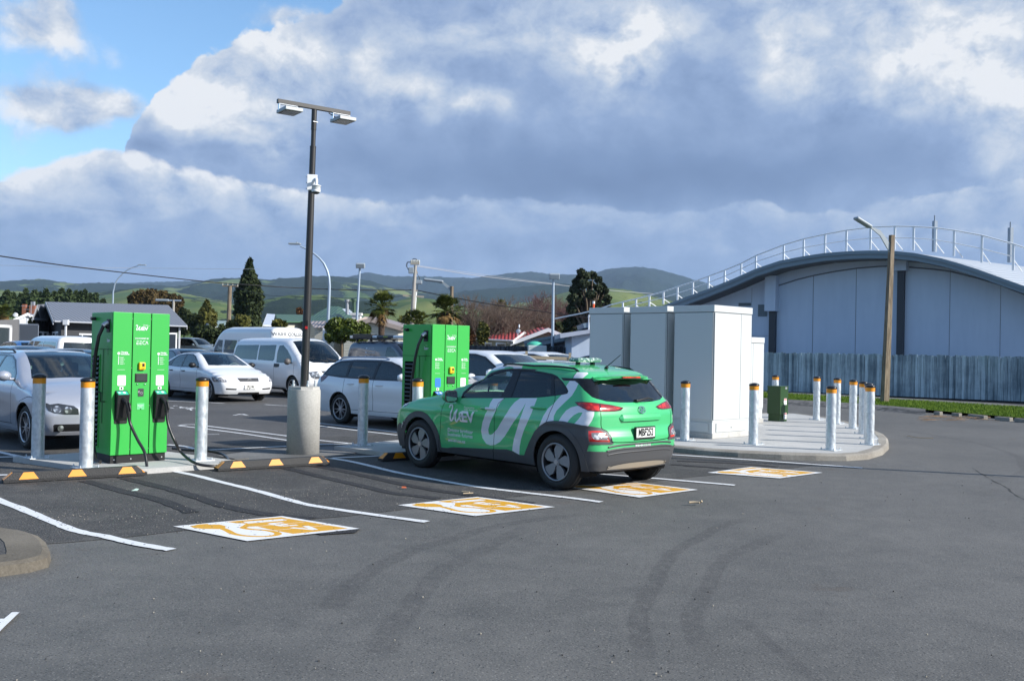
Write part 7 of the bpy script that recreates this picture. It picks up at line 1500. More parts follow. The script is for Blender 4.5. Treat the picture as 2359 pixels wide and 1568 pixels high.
# power poles
d = 62; root, L = pole_light('power_pole', 'concrete power pole with insulators and looped wires behind the palms', 0, [Zm(1480, 1080), Zm(1497, 730), Zm(1525, 255)], .24, .13, CPOLE, None, d, cat='power pole', square=True); f = root.location; X = lambda x, y: P(*Zm(x, y), d) - f
for (x0, y0, x1, y1, w, nm) in ((1410, 533, 1602, 546, .10, 'crossarm'), (1480, 238, 1562, 236, .12, 'crossarm'), (1478, 318, 1545, 322, .08, 'crossarm'), (1484, 484, 1545, 490, .09, 'crossarm')):
    a, c = X(x0, y0), X(x1, y1); b = MB(); b.box((a + c) / 2, ((c - a).length, w, w), R=Matrix.Rotation(-math.atan2((c - a).z, (c - a).x), 3, 'Y')); b.build(nm, mat('arm_timber', col=(.38, .33, .27), rough=.9), root)
b = MB()
for k in range(6): b.lathe([(.04, 0), (.07, .05), (.04, .09), (.08, .14), (.04, .2), (.07, .25), (.03, .32)], 8, c=X(1486 + k * 14, 252))
b.build('insulators', mat('porcelain', col=(.45, .45, .40), rough=.3), root)
b = MB()
for k in range(3): b.tube(spline([X(1488 + k * 14, 240), X(1492 + k * 12, 205), X(1518, 194), X(1540 - k * 4, 205), X(1556 - k * 6, 238)]), .018, 4)
b.tube(spline([X(1482, 232), X(1455, 232), X(1447, 265), X(1462, 300), X(1490, 300)]), .02, 4); b.tube(spline([X(1480, 225), X(1452, 225), X(1440, 260), X(1460, 290)]), .02, 4); b.tube(spline([X(1535, 270), X(1540, 330), X(1562, 380), X(1545, 440), X(1540, 480)]), .02, 4); b.build('jumper_wires', BLACKP, root)
b = MB(); b.box(X(1486, 303), (.35, .25, .4), bev=.04); b.box(X(1550, 410), (.5, .2, .25), bev=.04); b.build('fuse_box', LUMM, root)
b = MB(); b.tube([X(1512, 730), X(1530, 500)], .07, 8); b.build('conduit', mat('pale_conduit', col=(.6, .62, .62), rough=.5), root)
d = 88; root, L = pole_light('power_pole', 'timber power pole with one crossarm left of the tall conifer', 0, [Zl(2090, 1100), Zl(2105, 830), Zl(2120, 445)], .24, .17, WPOLE, None, d, cat='power pole'); f = root.location; b = MB(); a, c = P(*Zl(2052, 442), d) - f, P(*Zl(2190, 452), d) - f; b.box((a + c) / 2, ((c - a).length, .12, .12)); b.build('crossarm', WPOLE, root); b = MB()
for k in range(4): b.cyl(a.lerp(c, k / 3), a.lerp(c, k / 3) + Vector((0, 0, .3)), .05, n=6)
b.build('insulators', MATS['porcelain'], root)
d = 100; root, L = pole_light('power_pole', 'distant power pole with crossarm and lamp behind the brown leaved tree', 0, [Zl(1592, 900), Zl(1597, 680), Zl(1600, 575)], .15, .12, CPOLE, None, d, cat='power pole'); f = root.location; b = MB(); a, c = P(*Zl(1530, 578), d) - f, P(*Zl(1668, 580), d) - f; b.box((a + c) / 2, ((c - a).length, .15, .15)); b.build('crossarm', GPOLE, root); b = MB(); b.box(P(*Zl(1495, 577), d) - f, (1.4, .3, .25), bev=.08); b.build('luminaire', LUMM, root)
WIRE = mat('wire_black', col=(.01, .01, .012), rough=.7); WIREP = mat('wire_pale', col=(.35, .36, .38), rough=.6)
def wire(label, pts, r, m=WIRE):
    b = MB(); b.tube(spline([P(u, v, d) for u, v, d in pts], 6), r, 5); o = b.build('overhead_wire', m, None); tag(o, label, 'overhead wire')
wire('thick black overhead cable running from top left to the concrete power pole', [(-60, 582, 40), (0, 589.6, 42), (177, 615, 48), (460, 647, 56), (590, 657, 58), (696, 663.5, 60), (830, 668, 61), (950, 667.9, 62)], .030)
wire('black overhead cable sagging right from the concrete power pole', [(963, 669, 62), (1038, 684, 62), (1110, 697, 62), (1185, 708.5, 62), (1280, 722, 62), (1380, 736, 62)], .030)
wire('thin overhead wire crossing the sky at the far left', [(-40, 610.5, 60), (0, 611, 60), (80, 613, 60), (177, 615.5, 60), (330, 617.5, 62), (600, 620, 62)], .010, WIREP)
wire('pale overhead wires running right from the top of the power pole', [(960, 613, 62), (1002.8, 619.6, 64), (1120, 637.6, 70), (1272.8, 654.6, 76), (1398, 668, 82), (1510, 677, 88)], .022, WIREP)
wire('thin wire between power poles in front of the green hills', [(530, 656, 88), (604, 678, 80), (712, 684.5, 72), (850, 687, 66), (935, 681, 62)], .014)
wire('thin pale wire just above the other pale wires', [(960, 611, 62), (1080, 628, 68), (1200, 644, 74), (1330, 659, 80)], .012, WIREP)

# ------------------------------------------------------------------ houses
def board(name, c, pitch=.16, var=.15):
    def fn(t, b):
        p = t.pos(); z = t.m('FRACT', t.m('DIVIDE', t.xyz(p)[2], pitch)); t.put(b.inputs['Normal'], t.bump(z, .9, .03))
        t.put(b.inputs['Base Color'], t.mix(t.m('MULTIPLY', t.m('GREATER_THAN', z, .9), .6), t.mix(t.m('MULTIPLY', t.noise(p, 1, 5), var * 2), c, tuple(x * .7 for x in c)), tuple(x * .25 for x in c)))
    return mat(name, fn, c, .8)
def corr(name, c, d=(1, 0, 0), k=30, rough=.45, var=.2):
    def fn(t, b):
        p = t.pos(); u = t.v('DOT_PRODUCT', p, d); s = t.m('SINE', t.m('MULTIPLY', u, k)); t.put(b.inputs['Normal'], t.bump(s, .7, .03)); n = t.noise(p, .8, 5, .7)
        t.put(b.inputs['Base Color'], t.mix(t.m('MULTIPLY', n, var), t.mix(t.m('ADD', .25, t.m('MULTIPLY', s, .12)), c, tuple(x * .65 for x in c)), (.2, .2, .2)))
    return mat(name, fn, c, rough)
WDARK = board('dark_weatherboard', (.055, .058, .066)); WCREAM = board('cream_weatherboard', (.62, .60, .52)); WOLIVE = board('olive_weatherboard', (.30, .31, .24)); WLILAC = board('lilac_weatherboard', (.33, .35, .50)); WWHITE = board('white_weatherboard', (.62, .66, .72))
RGREY = corr('grey_corrugate', (.16, .17, .20), tuple(E2), 26); RGREEN = corr('green_corrugate', (.030, .095, .045), (1, 0, 0), 26); RRED = corr('red_corrugate', (.42, .05, .05), (1, 0, 0), 26, .45, .12); RBROWN = corr('brown_corrugate', (.30, .25, .24), (1, 0, 0), 26); RLIGHT = corr('pale_roof', (.38, .44, .55), (1, 0, 0), 20)
TRIMW = mat('white_trim', col=(.72, .73, .75), rough=.5); GLASSD = mat('window_dark', col=(.03, .04, .055), rough=.08); BRICK = mat('chimney_brick', col=(.30, .11, .06), rough=.9, var=.4, vscale=8)
def win(root, p, w, h, n, m=GLASSD, mull=1):
    """window flat on a wall: p centre, n outward direction"""
    n = n.normalized(); a = math.atan2(n.y, n.x) + math.pi / 2; Rz = Matrix.Rotation(a, 3, 'Z')
    b = MB(); b.box(p + n * .02, (w + .16, .06, h + .16), R=Rz); f = b.build('window', TRIMW, root); b = MB()
    for k in range(mull + 1): b.box(p + n * .045 + Rz @ Vector(((k - mull / 2) * w / (mull + 1), 0, 0)), (w / (mull + 1) - .06, .03, h - .05), R=Rz)
    b.build('pane', m, f)
def house(name, label, rl, rr, el, er, wm, rm, trim=TRIMW, inset=.45, wins=(), z0=0):
    """gable house from its ridge ends and its two front eave corners"""
    root = thing(name, label, 'house', (0, 0, 0)); bl = Vector((2 * rl.x - el.x, 2 * rl.y - el.y, el.z)); br = Vector((2 * rr.x - er.x, 2 * rr.y - er.y, er.z)); up = Vector((0, 0, .10))
    b = MB()
    for q in ((el, er, rr, rl), (bl, br, rr, rl)):
        q = list(q); lo = [v - up for v in q]; b.add(q + lo, [(0, 1, 2, 3), (4, 7, 6, 5), (0, 4, 5, 1), (1, 5, 6, 2), (3, 2, 6, 7), (0, 3, 7, 4)])
    b.build('roof', rm, root)
    ax = (rr - rl); ax.z = 0; ax.normalize(); cr = Vector((el.x - rl.x, el.y - rl.y, 0)); cn = cr.normalized(); k = 1 - inset / cr.length
    def base(r, e, s): c = Vector((r.x, r.y, 0)); return c + (Vector((e.x, e.y, 0)) - c) * k + ax * s * inset * .8
    P0, P1, P2, P3 = base(rl, el, 1), base(rr, er, -1), base(rr, br, -1), base(rl, bl, 1); hz_ = el.z + (rl.z - el.z) * (1 - k) - .12; hr_ = er.z + (rr.z - er.z) * (1 - k) - .12
    T = [Vector((P0.x, P0.y, hz_)), Vector((P1.x, P1.y, hr_)), Vector((P2.x, P2.y, hr_)), Vector((P3.x, P3.y, hz_))]; RL = (T[0] + T[3]) / 2; RL.z = rl.z - .12; RR = (T[1] + T[2]) / 2; RR.z = rr.z - .12
    Bt = [Vector((p.x, p.y, z0)) for p in (P0, P1, P2, P3)]; b = MB(); b.add(Bt + T + [RL, RR], [(0, 1, 5, 4), (2, 3, 7, 6), (3, 0, 4, 8, 7), (1, 2, 6, 9, 5)]); b.build('wall', wm, root)
    for a, c, s in ((el, rl, -1), (bl, rl, -1), (er, rr, 1), (br, rr, 1)): o = ax * s * .03; b = MB(); b.add([a + o, c + o, c + o - Vector((0, 0, .25)), a + o - Vector((0, 0, .25)), a + o * 2.5, c + o * 2.5, c + o * 2.5 - Vector((0, 0, .25)), a + o * 2.5 - Vector((0, 0, .25))], [(0, 1, 2, 3), (4, 7, 6, 5), (0, 4, 5, 1), (3, 2, 6, 7), (0, 3, 7, 4), (1, 5, 6, 2)]); b.build('barge_board', trim, root)
    b = MB(); d = er - el; b.tube([el + cn * .06 - Vector((0, 0, .06)), er + cn * .06 - Vector((0, 0, .06))], .06, 6); b.tube([bl - cn * .06 - Vector((0, 0, .06)), br - cn * .06 - Vector((0, 0, .06))], .06, 6); b.build('gutter', trim, root)
    for (face, f, z, w, h, mu) in wins:
        if face == 'F': a, c, nn = P0, P1, cn
        elif face == 'L': a, c, nn = P3, P0, -ax
        else: a, c, nn = P1, P2, ax
        p = a.lerp(c, f); win(root, Vector((p.x, p.y, z)), w, h, nn, mull=mu)
    root['_'] = 0; del root['_']; return root
GTR = mat('grey_trim', col=(.30, .32, .36), rough=.5)
h1 = house('weatherboard_house', 'dark grey weatherboard house with grey corrugated roof behind the front charger', P(*Z1(430, 130), 63), P(*Z1(1540, 160), 69), P(*Z1(500, 303), 58), P(*Z1(1718, 350), 64), WDARK, RGREY, GTR, .6, [('F', .17, 1.75, 1.7, .7, 1), ('F', .93, 1.5, .8, 1.6, 0), ('L', .8, 1.55, .5, 1.3, 0), ('L', .6, 1.55, .5, 1.3, 0), ('L', .3, 1.6, .9, 1.0, 1)])
b = MB(); q = P(*Z1(608, 320), 58.2); b.box((q.x, q.y, 1.6), (.09, .09, 2.6)); b.box(q + Vector((0, 0, -.0)), (.3, .2, .3)); q = P(*Z1(1655, 362), 64); b.box((q.x, q.y, 1.6), (.09, .09, 2.6)); b.build('downpipe', TRIMW, h1)
house('weatherboard_house', 'small dark gabled wing at the left end of the grey house', P(*Z1(345, 155), 62), P(*Z1(470, 150), 67), P(*Z1(298, 285), 61), P(*Z1(430, 290), 64), WDARK, RGREY, GTR, .4, [('F', .3, 1.5, .5, 1.4, 0), ('F', .7, 1.5, .5, 1.4, 0)])
hw = house('white_house', 'white weatherboard house with brick chimney behind the container at far left', P(*Z1(255, 232), 86), P(*Z1(310, 232), 96), P(*Z1(90, 305), 84), P(*Z1(170, 300), 94), WWHITE, RLIGHT, TRIMW, .4, [])
for (x, y0, y1, s, m) in ((227, 155, 250, .35, BRICK), (307, 165, 245, .55, BRICK), (311, 130, 165, .2, GTR)): a, c = P(*Z1(x, y0), 88), P(*Z1(x, y1), 88); b = MB(); b.box((a + c) / 2, (s, s, abs(a.z - c.z)), bev=.02); b.build('chimney', m, hw)
b = MB(); a = P(*Z1(142, 250), 80); 
for k in range(12): pass
b.lathe([(.0, .02), (.4, .0), (.75, -.12), (.80, -.16)], 20, c=(0, 0, 0)); o = b.build('satellite_dish', mat('dish_grey', col=(.5, .52, .55), rough=.5), hw); o.location = a; o.rotation_euler = (R_(70), 0, R_(25)); o.scale = (.26, .26, .26)
b = MB(); a = P(*Z1(288, 130), 86); f = Vector((a.x, a.y, 3.2)); b.cyl(f, a, .03, n=6)
for k in range(4): b.cyl(a + Vector((-.9 + k * .25, 0, -.4 - .3 * (k % 2))), a + Vector((.9 - k * .2, 0, -.4 - .3 * (k % 2))), .02, n=5)
b.build('tv_antenna', GTR, hw)
# site cabin, far left
rt = thing('site_cabin', 'grey brown cabin with a white framed glass door at the left edge', 'cabin', (0, 0, 0)); a, c = P(*Z1(-200, 310), 42), P(*Z1(172, 290), 46); b = MB(); q = [Vector((a.x, a.y, 0)), Vector((c.x, c.y, 0)), Vector((c.x - 2, c.y + 4, 0)), Vector((a.x - 2, a.y + 4, 0))]; tp = [v + Vector((0, 0, a.z if i in (0, 3) else c.z)) for i, v in enumerate(q)]; b.add(q + tp, [(0, 1, 5, 4), (1, 2, 6, 5), (2, 3, 7, 6), (3, 0, 4, 7), (4, 5, 6, 7)]); b.build('body', mat('cabin_brown', col=(.13, .13, .135), rough=.7, var=.2), rt)
nn = (c - a); nn.z = 0; nn = Vector((nn.y, -nn.x, 0)).normalized(); p0 = a + nn * .03
fr = MB(); A_, B_ = PL(*Z1(-30, 340), p0, nn), PL(*Z1(96, 535), p0, nn); L_ = lambda f, z: Vector((A_.x + (B_.x - A_.x) * f, A_.y + (B_.y - A_.y) * f, z)); 
b = MB(); z1_, z0_ = A_.z, .15
for (f0, f1, za, zb_) in ((0, 1, z1_ - .12, z1_), (0, 1, z0_, z0_ + .15), (.86, 1, z0_, z1_), (0, .1, z0_, z1_), (0, 1, (z0_ + z1_) / 2 - .08, (z0_ + z1_) / 2 + .0)): q = [L_(f0, za), L_(f1, za), L_(f1, zb_), L_(f0, zb_)]; b.add(q + [v + nn * .06 for v in q], [(4, 5, 6, 7), (0, 1, 5, 4), (1, 2, 6, 5), (2, 3, 7, 6), (3, 0, 4, 7)])
fo_ = b.build('door_frame', TRIMW, rt); b = MB(); q = [L_(.05, z0_), L_(.95, z0_), L_(.95, z1_), L_(.05, z1_)]; b.add([v + nn * .02 for v in q], [(0, 1, 2, 3)]); b.build('pane', GLASSD, fo_, fix=False)
# pale picket fence
rt = thing('picket_fence', 'pale grey picket fence between the cabin and the dark house', 'fence', (0, 0, 0)); b = MB(); a, c = P(*Z1(172, 345), 56), P(*Z1(352, 350), 56)
for k in range(34): q = a.lerp(c, k / 33); b.box((q.x, q.y, q.z / 2), (.055, .03, q.z)); b.add([(q.x - .03, q.y, q.z), (q.x + .03, q.y, q.z), (q.x, q.y, q.z + .12)], [(0, 1, 2)])
for f in (.35, .75): b.box(((a.x + c.x) / 2, a.y + .03, a.z * f), ((c - a).length, .03, .08))
b.build('pickets', mat('picket_grey', col=(.24, .27, .32), rough=.6), rt)
# cottages beyond
house('cottage', 'small lilac gabled cottage with white trim beyond the tall minibus', P(*Z1(1900, 330), 92), P(*Z1(1940, 330), 100), P(*Z1(1850, 388), 92), P(*Z1(1885, 388), 100), WLILAC, RLIGHT, mat('lilac_trim', col=(.20, .22, .38), rough=.6), .3, [('L', .5, 1.6, .8, 1.5, 1)])
house('cottage', 'pale roofed cottage partly behind the small lilac gable', P(*Z1(1930, 302), 104), P(*Z1(2120, 308), 108), P(*Z1(1945, 352), 98), P(*Z1(2130, 385), 101), WLILAC, corr('sage_corrugate', (.22, .30, .29), (1, 0, 0), 20), TRIMW, .4)
house('cottage', 'grey blue roofed cottage right of the tall conifer', P(*Z2(1080, 240), 108), P(*Z2(1190, 248), 112), P(*Z2(1040, 345), 100), P(*Z2(1160, 350), 104), WWHITE, RLIGHT, TRIMW, .4)
# green roofed villa: hip roof as its own shape
vl = thing('villa', 'villa with large green hipped roof, two flues and a brown porch', 'house', (0, 0, 0)); dd = 68
Pz = lambda f, x, y, d: P(*f(x, y), d)
r0, r1 = Pz(Z2, 1655, 172, dd + 6), Pz(Z2, 1735, 172, dd + 6); e0, e1, e2_, e3 = Pz(Z2, 1395, 312, dd), Pz(Z2, 1690, 312, dd - 1), Pz(Z2, 2010, 275, dd + 5), Pz(Z2, 1500, 260, dd + 13)
b = MB(); b.add([r0, r1, e0, e1, e2_, e3, Pz(Z2, 1950, 262, dd + 13)], [(2, 3, 1, 0), (3, 4, 1), (2, 0, 5), (5, 0, 1, 6), (6, 1, 4)]); b.build('roof', RGREEN, vl)
w0, w1 = Vector((e0.x + .4, e0.y + .4, 0)), Vector((e2_.x - .4, e2_.y + .4, 0)); b = MB(); b.add([w0, Vector((e1.x, e1.y + .4, 0)), w1, w0 + Vector((0, 0, e0.z - .1)), Vector((e1.x, e1.y + .4, e1.z - .1)), w1 + Vector((0, 0, e2_.z - .1))], [(0, 1, 4, 3), (1, 2, 5, 4)]); b.build('wall', WCREAM, vl)
b = MB(); g = [Pz(Z2, 1770, 195, dd + 2), Pz(Z2, 1830, 195, dd + 2.6), Pz(Z2, 1890, 250, dd + 1.0), Pz(Z2, 1825, 250, dd + .6)]; b.add(g, [(0, 1, 2, 3)]); b.build('skylight_sheet', mat('pale_sheet', col=(.42, .47, .52), rough=.3), vl, fix=False)
for x, y0, y1, m in ((1817, 130, 245, mat('flue_grey', col=(.28, .30, .33), rough=.5)), (1880, 122, 240, mat('flue_green', col=(.05, .10, .06), rough=.5))): a, c = Pz(Z2, x, y0, dd + 1), Pz(Z2, x, y1, dd + 1); b = MB(); b.cyl(c, a, .12, n=10); b.cyl(a, a + Vector((0, 0, .15)), .2, n=10); b.build('flue', m, vl)
b = MB(); b.add([Pz(Z2, 1465, 308, dd - 3), Pz(Z2, 1625, 308, dd - 3), Pz(Z2, 1645, 370, dd - 5), Pz(Z2, 1512, 368, dd - 5), Pz(Z2, 1600, 300, dd)], [(0, 1, 2, 3), (1, 4, 2)]); b.build('porch_roof', RBROWN, vl, fix=False)
q = Pz(Z2, 1515, 380, dd - 4.6); q2 = Pz(Z2, 1600, 380, dd - 4.6); b = MB(); b.box(((q.x + q2.x) / 2, q.y + 1.2, (q.z + .3) * .5 + .1), (q2.x - q.x, 2.2, q.z - .1)); b.build('porch', WCREAM, vl)
for x in (1440, 1610): q = Pz(Z2, x, 372, dd - 5); b = MB(); b.box((q.x, q.y, q.z / 2), (.22, .22, q.z)); b.build('porch_post', TRIMW, vl)
house('villa', 'lower green gabled wing of the villa left of the lamp post', P(*Z2(1160, 245), 70), P(*Z2(1430, 250), 73), P(*Z2(1180, 307), 66), P(*Z2(1440, 312), 69), WCREAM, RGREEN, mat('green_trim', col=(.05, .12, .07), rough=.5), .4, [('L', .5, 1.8, .8, 1.2, 0)])
house('cream_house', 'cream weatherboard house with brown roof behind the front palm', P(*Z3(600, 268), 60), P(*Z3(700, 268), 72), P(*Z3(395, 362), 59), P(*Z3(500, 360), 71), WCREAM, RBROWN, mat('brown_trim', col=(.38, .31, .27), rough=.6), .35, [])
house('cream_house', 'cream gable wing with brown barge boards between the two palms', P(*Z3(655, 278), 55), P(*Z3(760, 275), 66), P(*Z3(960, 365), 55), P(*Z3(1040, 355), 66), WCREAM, RBROWN, mat('brown_trim'), .35, [])
b = MB(); a, c = P(*Z3(522, 245), 62), P(*Z3(522, 330), 62); b.box((a + c) / 2, (.55, .55, a.z - c.z)); b.box(a, (.7, .7, .15)); o = b.build('chimney', mat('white_chimney', col=(.6, .6, .58), rough=.7), None); tag(o, 'white painted chimney beside the floodlight pole', 'chimney')
# red roofed bungalow
rb_ = house('bungalow', 'olive weatherboard bungalow with red roof and white barge boards', P(*Zr(1312, 832), 62), P(*Zr(1200, 826), 72), P(*Zr(962, 962), 62), P(*Zr(800, 930), 72), WOLIVE, RRED, TRIMW, .35, [])
house('bungalow', 'left end of the red roofed bungalow with the low front eave', P(*Zr(880, 877), 70), P(*Zr(1090, 862), 66), P(*Zr(655, 927), 66), P(*Zr(985, 943), 61.5), WOLIVE, RRED, TRIMW, .4, [('F', .35, 1.6, .9, 1.0, 1), ('F', .8, 1.6, 1.2, 1.0, 1)])
house('bungalow', 'small red gabled porch wing at the right of the bungalow', P(*Zr(1440, 886), 58), P(*Zr(1500, 886), 66), P(*Zr(1225, 962), 58), P(*Zr(1260, 950), 66), WOLIVE, RRED, TRIMW, .3, [('L', .5, 1.5, .9, 1.0, 1)])
b = MB(); a = P(*Zr(1032, 862), 60); b.lathe([(.0, .02), (.25, .0), (.45, -.09), (.48, -.12)], 20); o = b.build('satellite_dish', MATS['dish_grey'], rb_); o.location = a; o.rotation_euler = (R_(75), 0, R_(-25)); o.scale = (.33, .33, .33); b = MB(); b.cyl(a, P(*Zr(1030, 915), 60), .025, n=6); b.cyl(P(*Zr(1042, 800), 60), P(*Zr(1042, 830), 60), .05, n=6); b.build('dish_bracket', TRIMW, rb_)
# pale shed and the end of the hall's low wing
rt = thing('pale_shed', 'pale shed with mono pitch roof left of the white cabinets', 'shed', (0, 0, 0)); b = MB(); q = [P(*Zr(*p), 46) for p in ((1528, 900), (1800, 862), (1800, 1060), (1528, 1040))]; 
for p in q[2:]: p.z = 0
b.prism([(p.x, p.z) for p in q], 46, 52, 0, plane='XZ'); b.build('wall', HALLM, rt); b = MB(); q = [P(*Zr(*p), 45.6) for p in ((1418, 884), (1800, 832), (1800, 864), (1424, 926))]; b.prism([(p.x, p.z) for p in q], 45.6, 52.4, 0, plane='XZ'); b.build('roof', mat('pale_fascia', col=(.42, .46, .56), rough=.6), rt)
b = MB(); q = [P(*Zr(*p), 49) for p in ((1632, 790), (1800, 765), (1800, 815), (1644, 832))]; b.prism([(p.x, p.z) for p in q], 49, 54, 0, plane='XZ'); b.build('upper_fascia', FASC, rt)
b = MB(); a = [P(*Zr(*p), 49) for p in ((1684, 850), (1684, 714), (1800, 700))]; b.tube(a, .04, 5); b.tube([P(*Zr(1676, 730), 49), P(*Zr(1760, 718), 49)], .03, 5); b.build('roof_railing', MATS['white_rail'], rt)
a, c = P(*Zr(1728, 610), 45), P(*Zr(1728, 790), 45); b = MB(); b.cyl((a.x, a.y, 0), a, .055, n=8); b.cyl(a - Vector((0, 0, .0)), a + Vector((0, 0, .12)), .06, n=8, mi=1); o = b.build('marker_post', [mat('orange_plastic', col=(.75, .10, .02), rough=.5), TRIMW], None); tag(o, 'orange post with white tip beside the tall white cabinets', 'post')
# timber hoarding rail
rt = thing('timber_rail', 'low pale timber rail on two posts behind the hatchback roof', 'rail'); q = [P(863.9 + .3174 * x, 777.5 + .3174 * y, 27) for x, y in ((1100, 98), (1100, 220), (1415, 110), (1415, 220), (1090, 143), (1418, 152))]
TM = mat('fresh_timber', col=(.36, .30, .21), rough=.8, var=.2)
for a, c in ((0, 1), (2, 3)): b = MB(); b.box(((q[a].x), q[a].y, q[a].z / 2), (.07, .07, q[a].z)); b.build('post', TM, rt)
b = MB(); b.box((q[4] + q[5]) / 2, ((q[5] - q[4]).length, .04, .09), R=Matrix.Rotation(.02, 3, 'Y')); b.build('rail', TM, rt)
# things on the roof line behind the fence: a boat-like green cover on a trailer
rt = thing('covered_trailer', 'pale trailer top with a turquoise cover behind the dark fence', 'trailer'); a, c = P(*Zr(1125, 992), 50), P(*Zr(1295, 998), 50); b = MB(); b.box(((a.x + c.x) / 2, 50.5, (a.z + .3) / 2), (c.x - a.x, 1.6, a.z - .3), bev=.03); b.build('body', mat('pale_box', col=(.55, .62, .62), rough=.5), rt); b = MB(); q = P(*Zr(1188, 975), 50.2); b.lathe([(.001, .12), (.15, .11), (.36, .03), (.42, -.05), (.40, -.12)], 14, c=q + Vector((0, .4, 0))); b.build('cover', mat('turquoise_tarp', col=(.06, .42, .30), rough=.6), rt)

# ------------------------------------------------------------------ vegetation
def leafm(name, c0, c1, rough=.75, trans=0):
    def fn(t, b):
        gi = t.n('ShaderNodeNewGeometry'); r = gi.outputs['Random Per Island']; n = t.noise(t.pos(), .9, 3, .6)
        t.put(b.inputs['Base Color'], t.mix(t.m('ADD', t.m('MULTIPLY', r, .6), t.m('MULTIPLY', n, .45), clamp=True), c0, c1))
    m = mat(name, fn, c1, rough, spec=.25); return m
BARK = mat('bark', col=(.11, .085, .06), rough=.95, var=.4, vscale=5); BARKG = mat('grey_bark', col=(.20, .165, .135), rough=.95, var=.3, vscale=5)
def leaves(mb, c, r, n, s, flat_=1.0, shell=.55):
    """n leaf clumps in an ellipsoid; each a small bent pair of faces"""
    c = np.array(c); r = np.array(r)
    d = RNG.normal(size=(n, 3)); d /= np.linalg.norm(d, axis=1, keepdims=True); rad = (shell + (1 - shell) * RNG.random(n) ** .6)[:, None]; p = c + d * rad * r
    a = RNG.normal(size=(n, 3)); a /= np.linalg.norm(a, axis=1, keepdims=True); b = np.cross(a, d + .6 * RNG.normal(size=(n, 3))); b /= np.linalg.norm(b, axis=1, keepdims=True); ss = s * RNG.uniform(.6, 1.4, n)[:, None]
    v = np.concatenate([p - a * ss, p + b * ss * .55, p + a * ss, p - b * ss * .55], 1).reshape(-1, 3); k = len(mb.v); mb.v += [tuple(x) for x in v.tolist()]
    mb.f += [(k + 4 * i, k + 4 * i + 1, k + 4 * i + 2, k + 4 * i + 3) for i in range(n)]; mb.mi += [0] * n; mb.sm += [False] * n
def broadleaf(name, label, u, vt, ub, hw, d, m, z0=0, lobes=9, n=2600, s=.22, kind='round', group=None, cat='tree', trunk=True, bark=BARK):
    """crown between top direction vt and its lower edge ub; hw half width in measured units"""
    top = P(u, vt, d); bot = P(u, ub, d); k = d / F; w = hw * k; H = top.z - max(bot.z, z0 + .2); root = thing(name, label, cat, (top.x, top.y, z0), 0, group); zc = max(bot.z, z0 + .2) - z0
    cr = MB()
    if kind == 'round':
        L = [((RNG.uniform(-.62, .62) * w, RNG.uniform(-.5, .5) * w, zc + H * RNG.uniform(.22, .78)), RNG.uniform(.30, .46)) for _ in range(lobes)] + [((0, 0, zc + H * .45), .62), ((RNG.uniform(-.2, .2) * w, 0, zc + H * .80), .30)]
        for c, q in L: leaves(cr, c, (w * q, w * q, H * q * .62), n // len(L), s)
    elif kind == 'cone':
        for j in range(lobes):
            f = (j + .5) / lobes; q = (1 - f) ** .8 * .80 + .10
            for a in range(4): an = a * 1.57 + j * .7 + RNG.uniform(-.3, .3); leaves(cr, (math.cos(an) * w * q * .50, math.sin(an) * w * q * .50, zc + H * f), (w * q * .55, w * q * .55, H / lobes * 1.0), max(8, int(n / lobes / 4 * (q + .3))), s)
        leaves(cr, (0, 0, zc + H * .94), (w * .12, w * .12, H * .07), 40, s * .8)
    elif kind == 'column':
        for j in range(lobes):
            f = (j + .5) / lobes; q = min(1, (1 - f) * 2.2 + .12) * (.72 + .28 * math.sin(f * 3.1)); an = RNG.uniform(0, 6.28)
            for a in range(3): an += 2.1; leaves(cr, (math.cos(an) * w * q * .42, math.sin(an) * w * q * .42, zc + H * (f + RNG.uniform(-.02, .02))), (w * q * .55, w * q * .55, H / lobes * 1.1), n // lobes // 3, s)
    cr.build('crown', m, root, fix=False)
    if trunk:
        b = MB(); r0 = max(.10, w * .08); b.tube([(0, 0, -.1), (r0 * .3, 0, zc * .6), (0, 0, zc + H * .35), (0, 0, zc + H * .75)], [r0, r0 * .8, r0 * .55, r0 * .15], 8)
        for j in range(6): an = RNG.uniform(0, 6.28); h0 = zc + H * RNG.uniform(.05, .45); b.tube([(0, 0, h0), (math.cos(an) * w * .3, math.sin(an) * w * .3, h0 + H * .15), (math.cos(an) * w * .6, math.sin(an) * w * .6, h0 + H * .28)], [r0 * .4, r0 * .25, r0 * .08], 5)
        b.build('trunk', bark, root)
    return root
PINE = leafm('pine_needles', (.016, .030, .012), (.060, .090, .030)); DKG = leafm('dark_evergreen', (.010, .020, .008), (.045, .062, .018)); BRN = leafm('bronze_leaves', (.020, .016, .007), (.105, .070, .022)); OLV = leafm('olive_leaves', (.022, .030, .007), (.125, .120, .022))
LEM = leafm('glossy_citrus', (.022, .045, .008), (.12, .15, .022), .5); RED = leafm('russet_leaves', (.040, .018, .008), (.16, .07, .025)); GUM = leafm('gum_leaves', (.012, .020, .011), (.050, .066, .030))
PX = [(17, 672, 20), (31, 677, 14), (48, 680, 16), (60, 667, 13), (80, 671, 18), (94, 676, 14), (107, 670, 18), (125, 674, 14), (142, 668, 19), (160, 670, 17), (175, 672, 14), (186, 674, 12), (196, 670, 12), (208, 678, 11), (221, 677, 12), (237, 691, 11)]
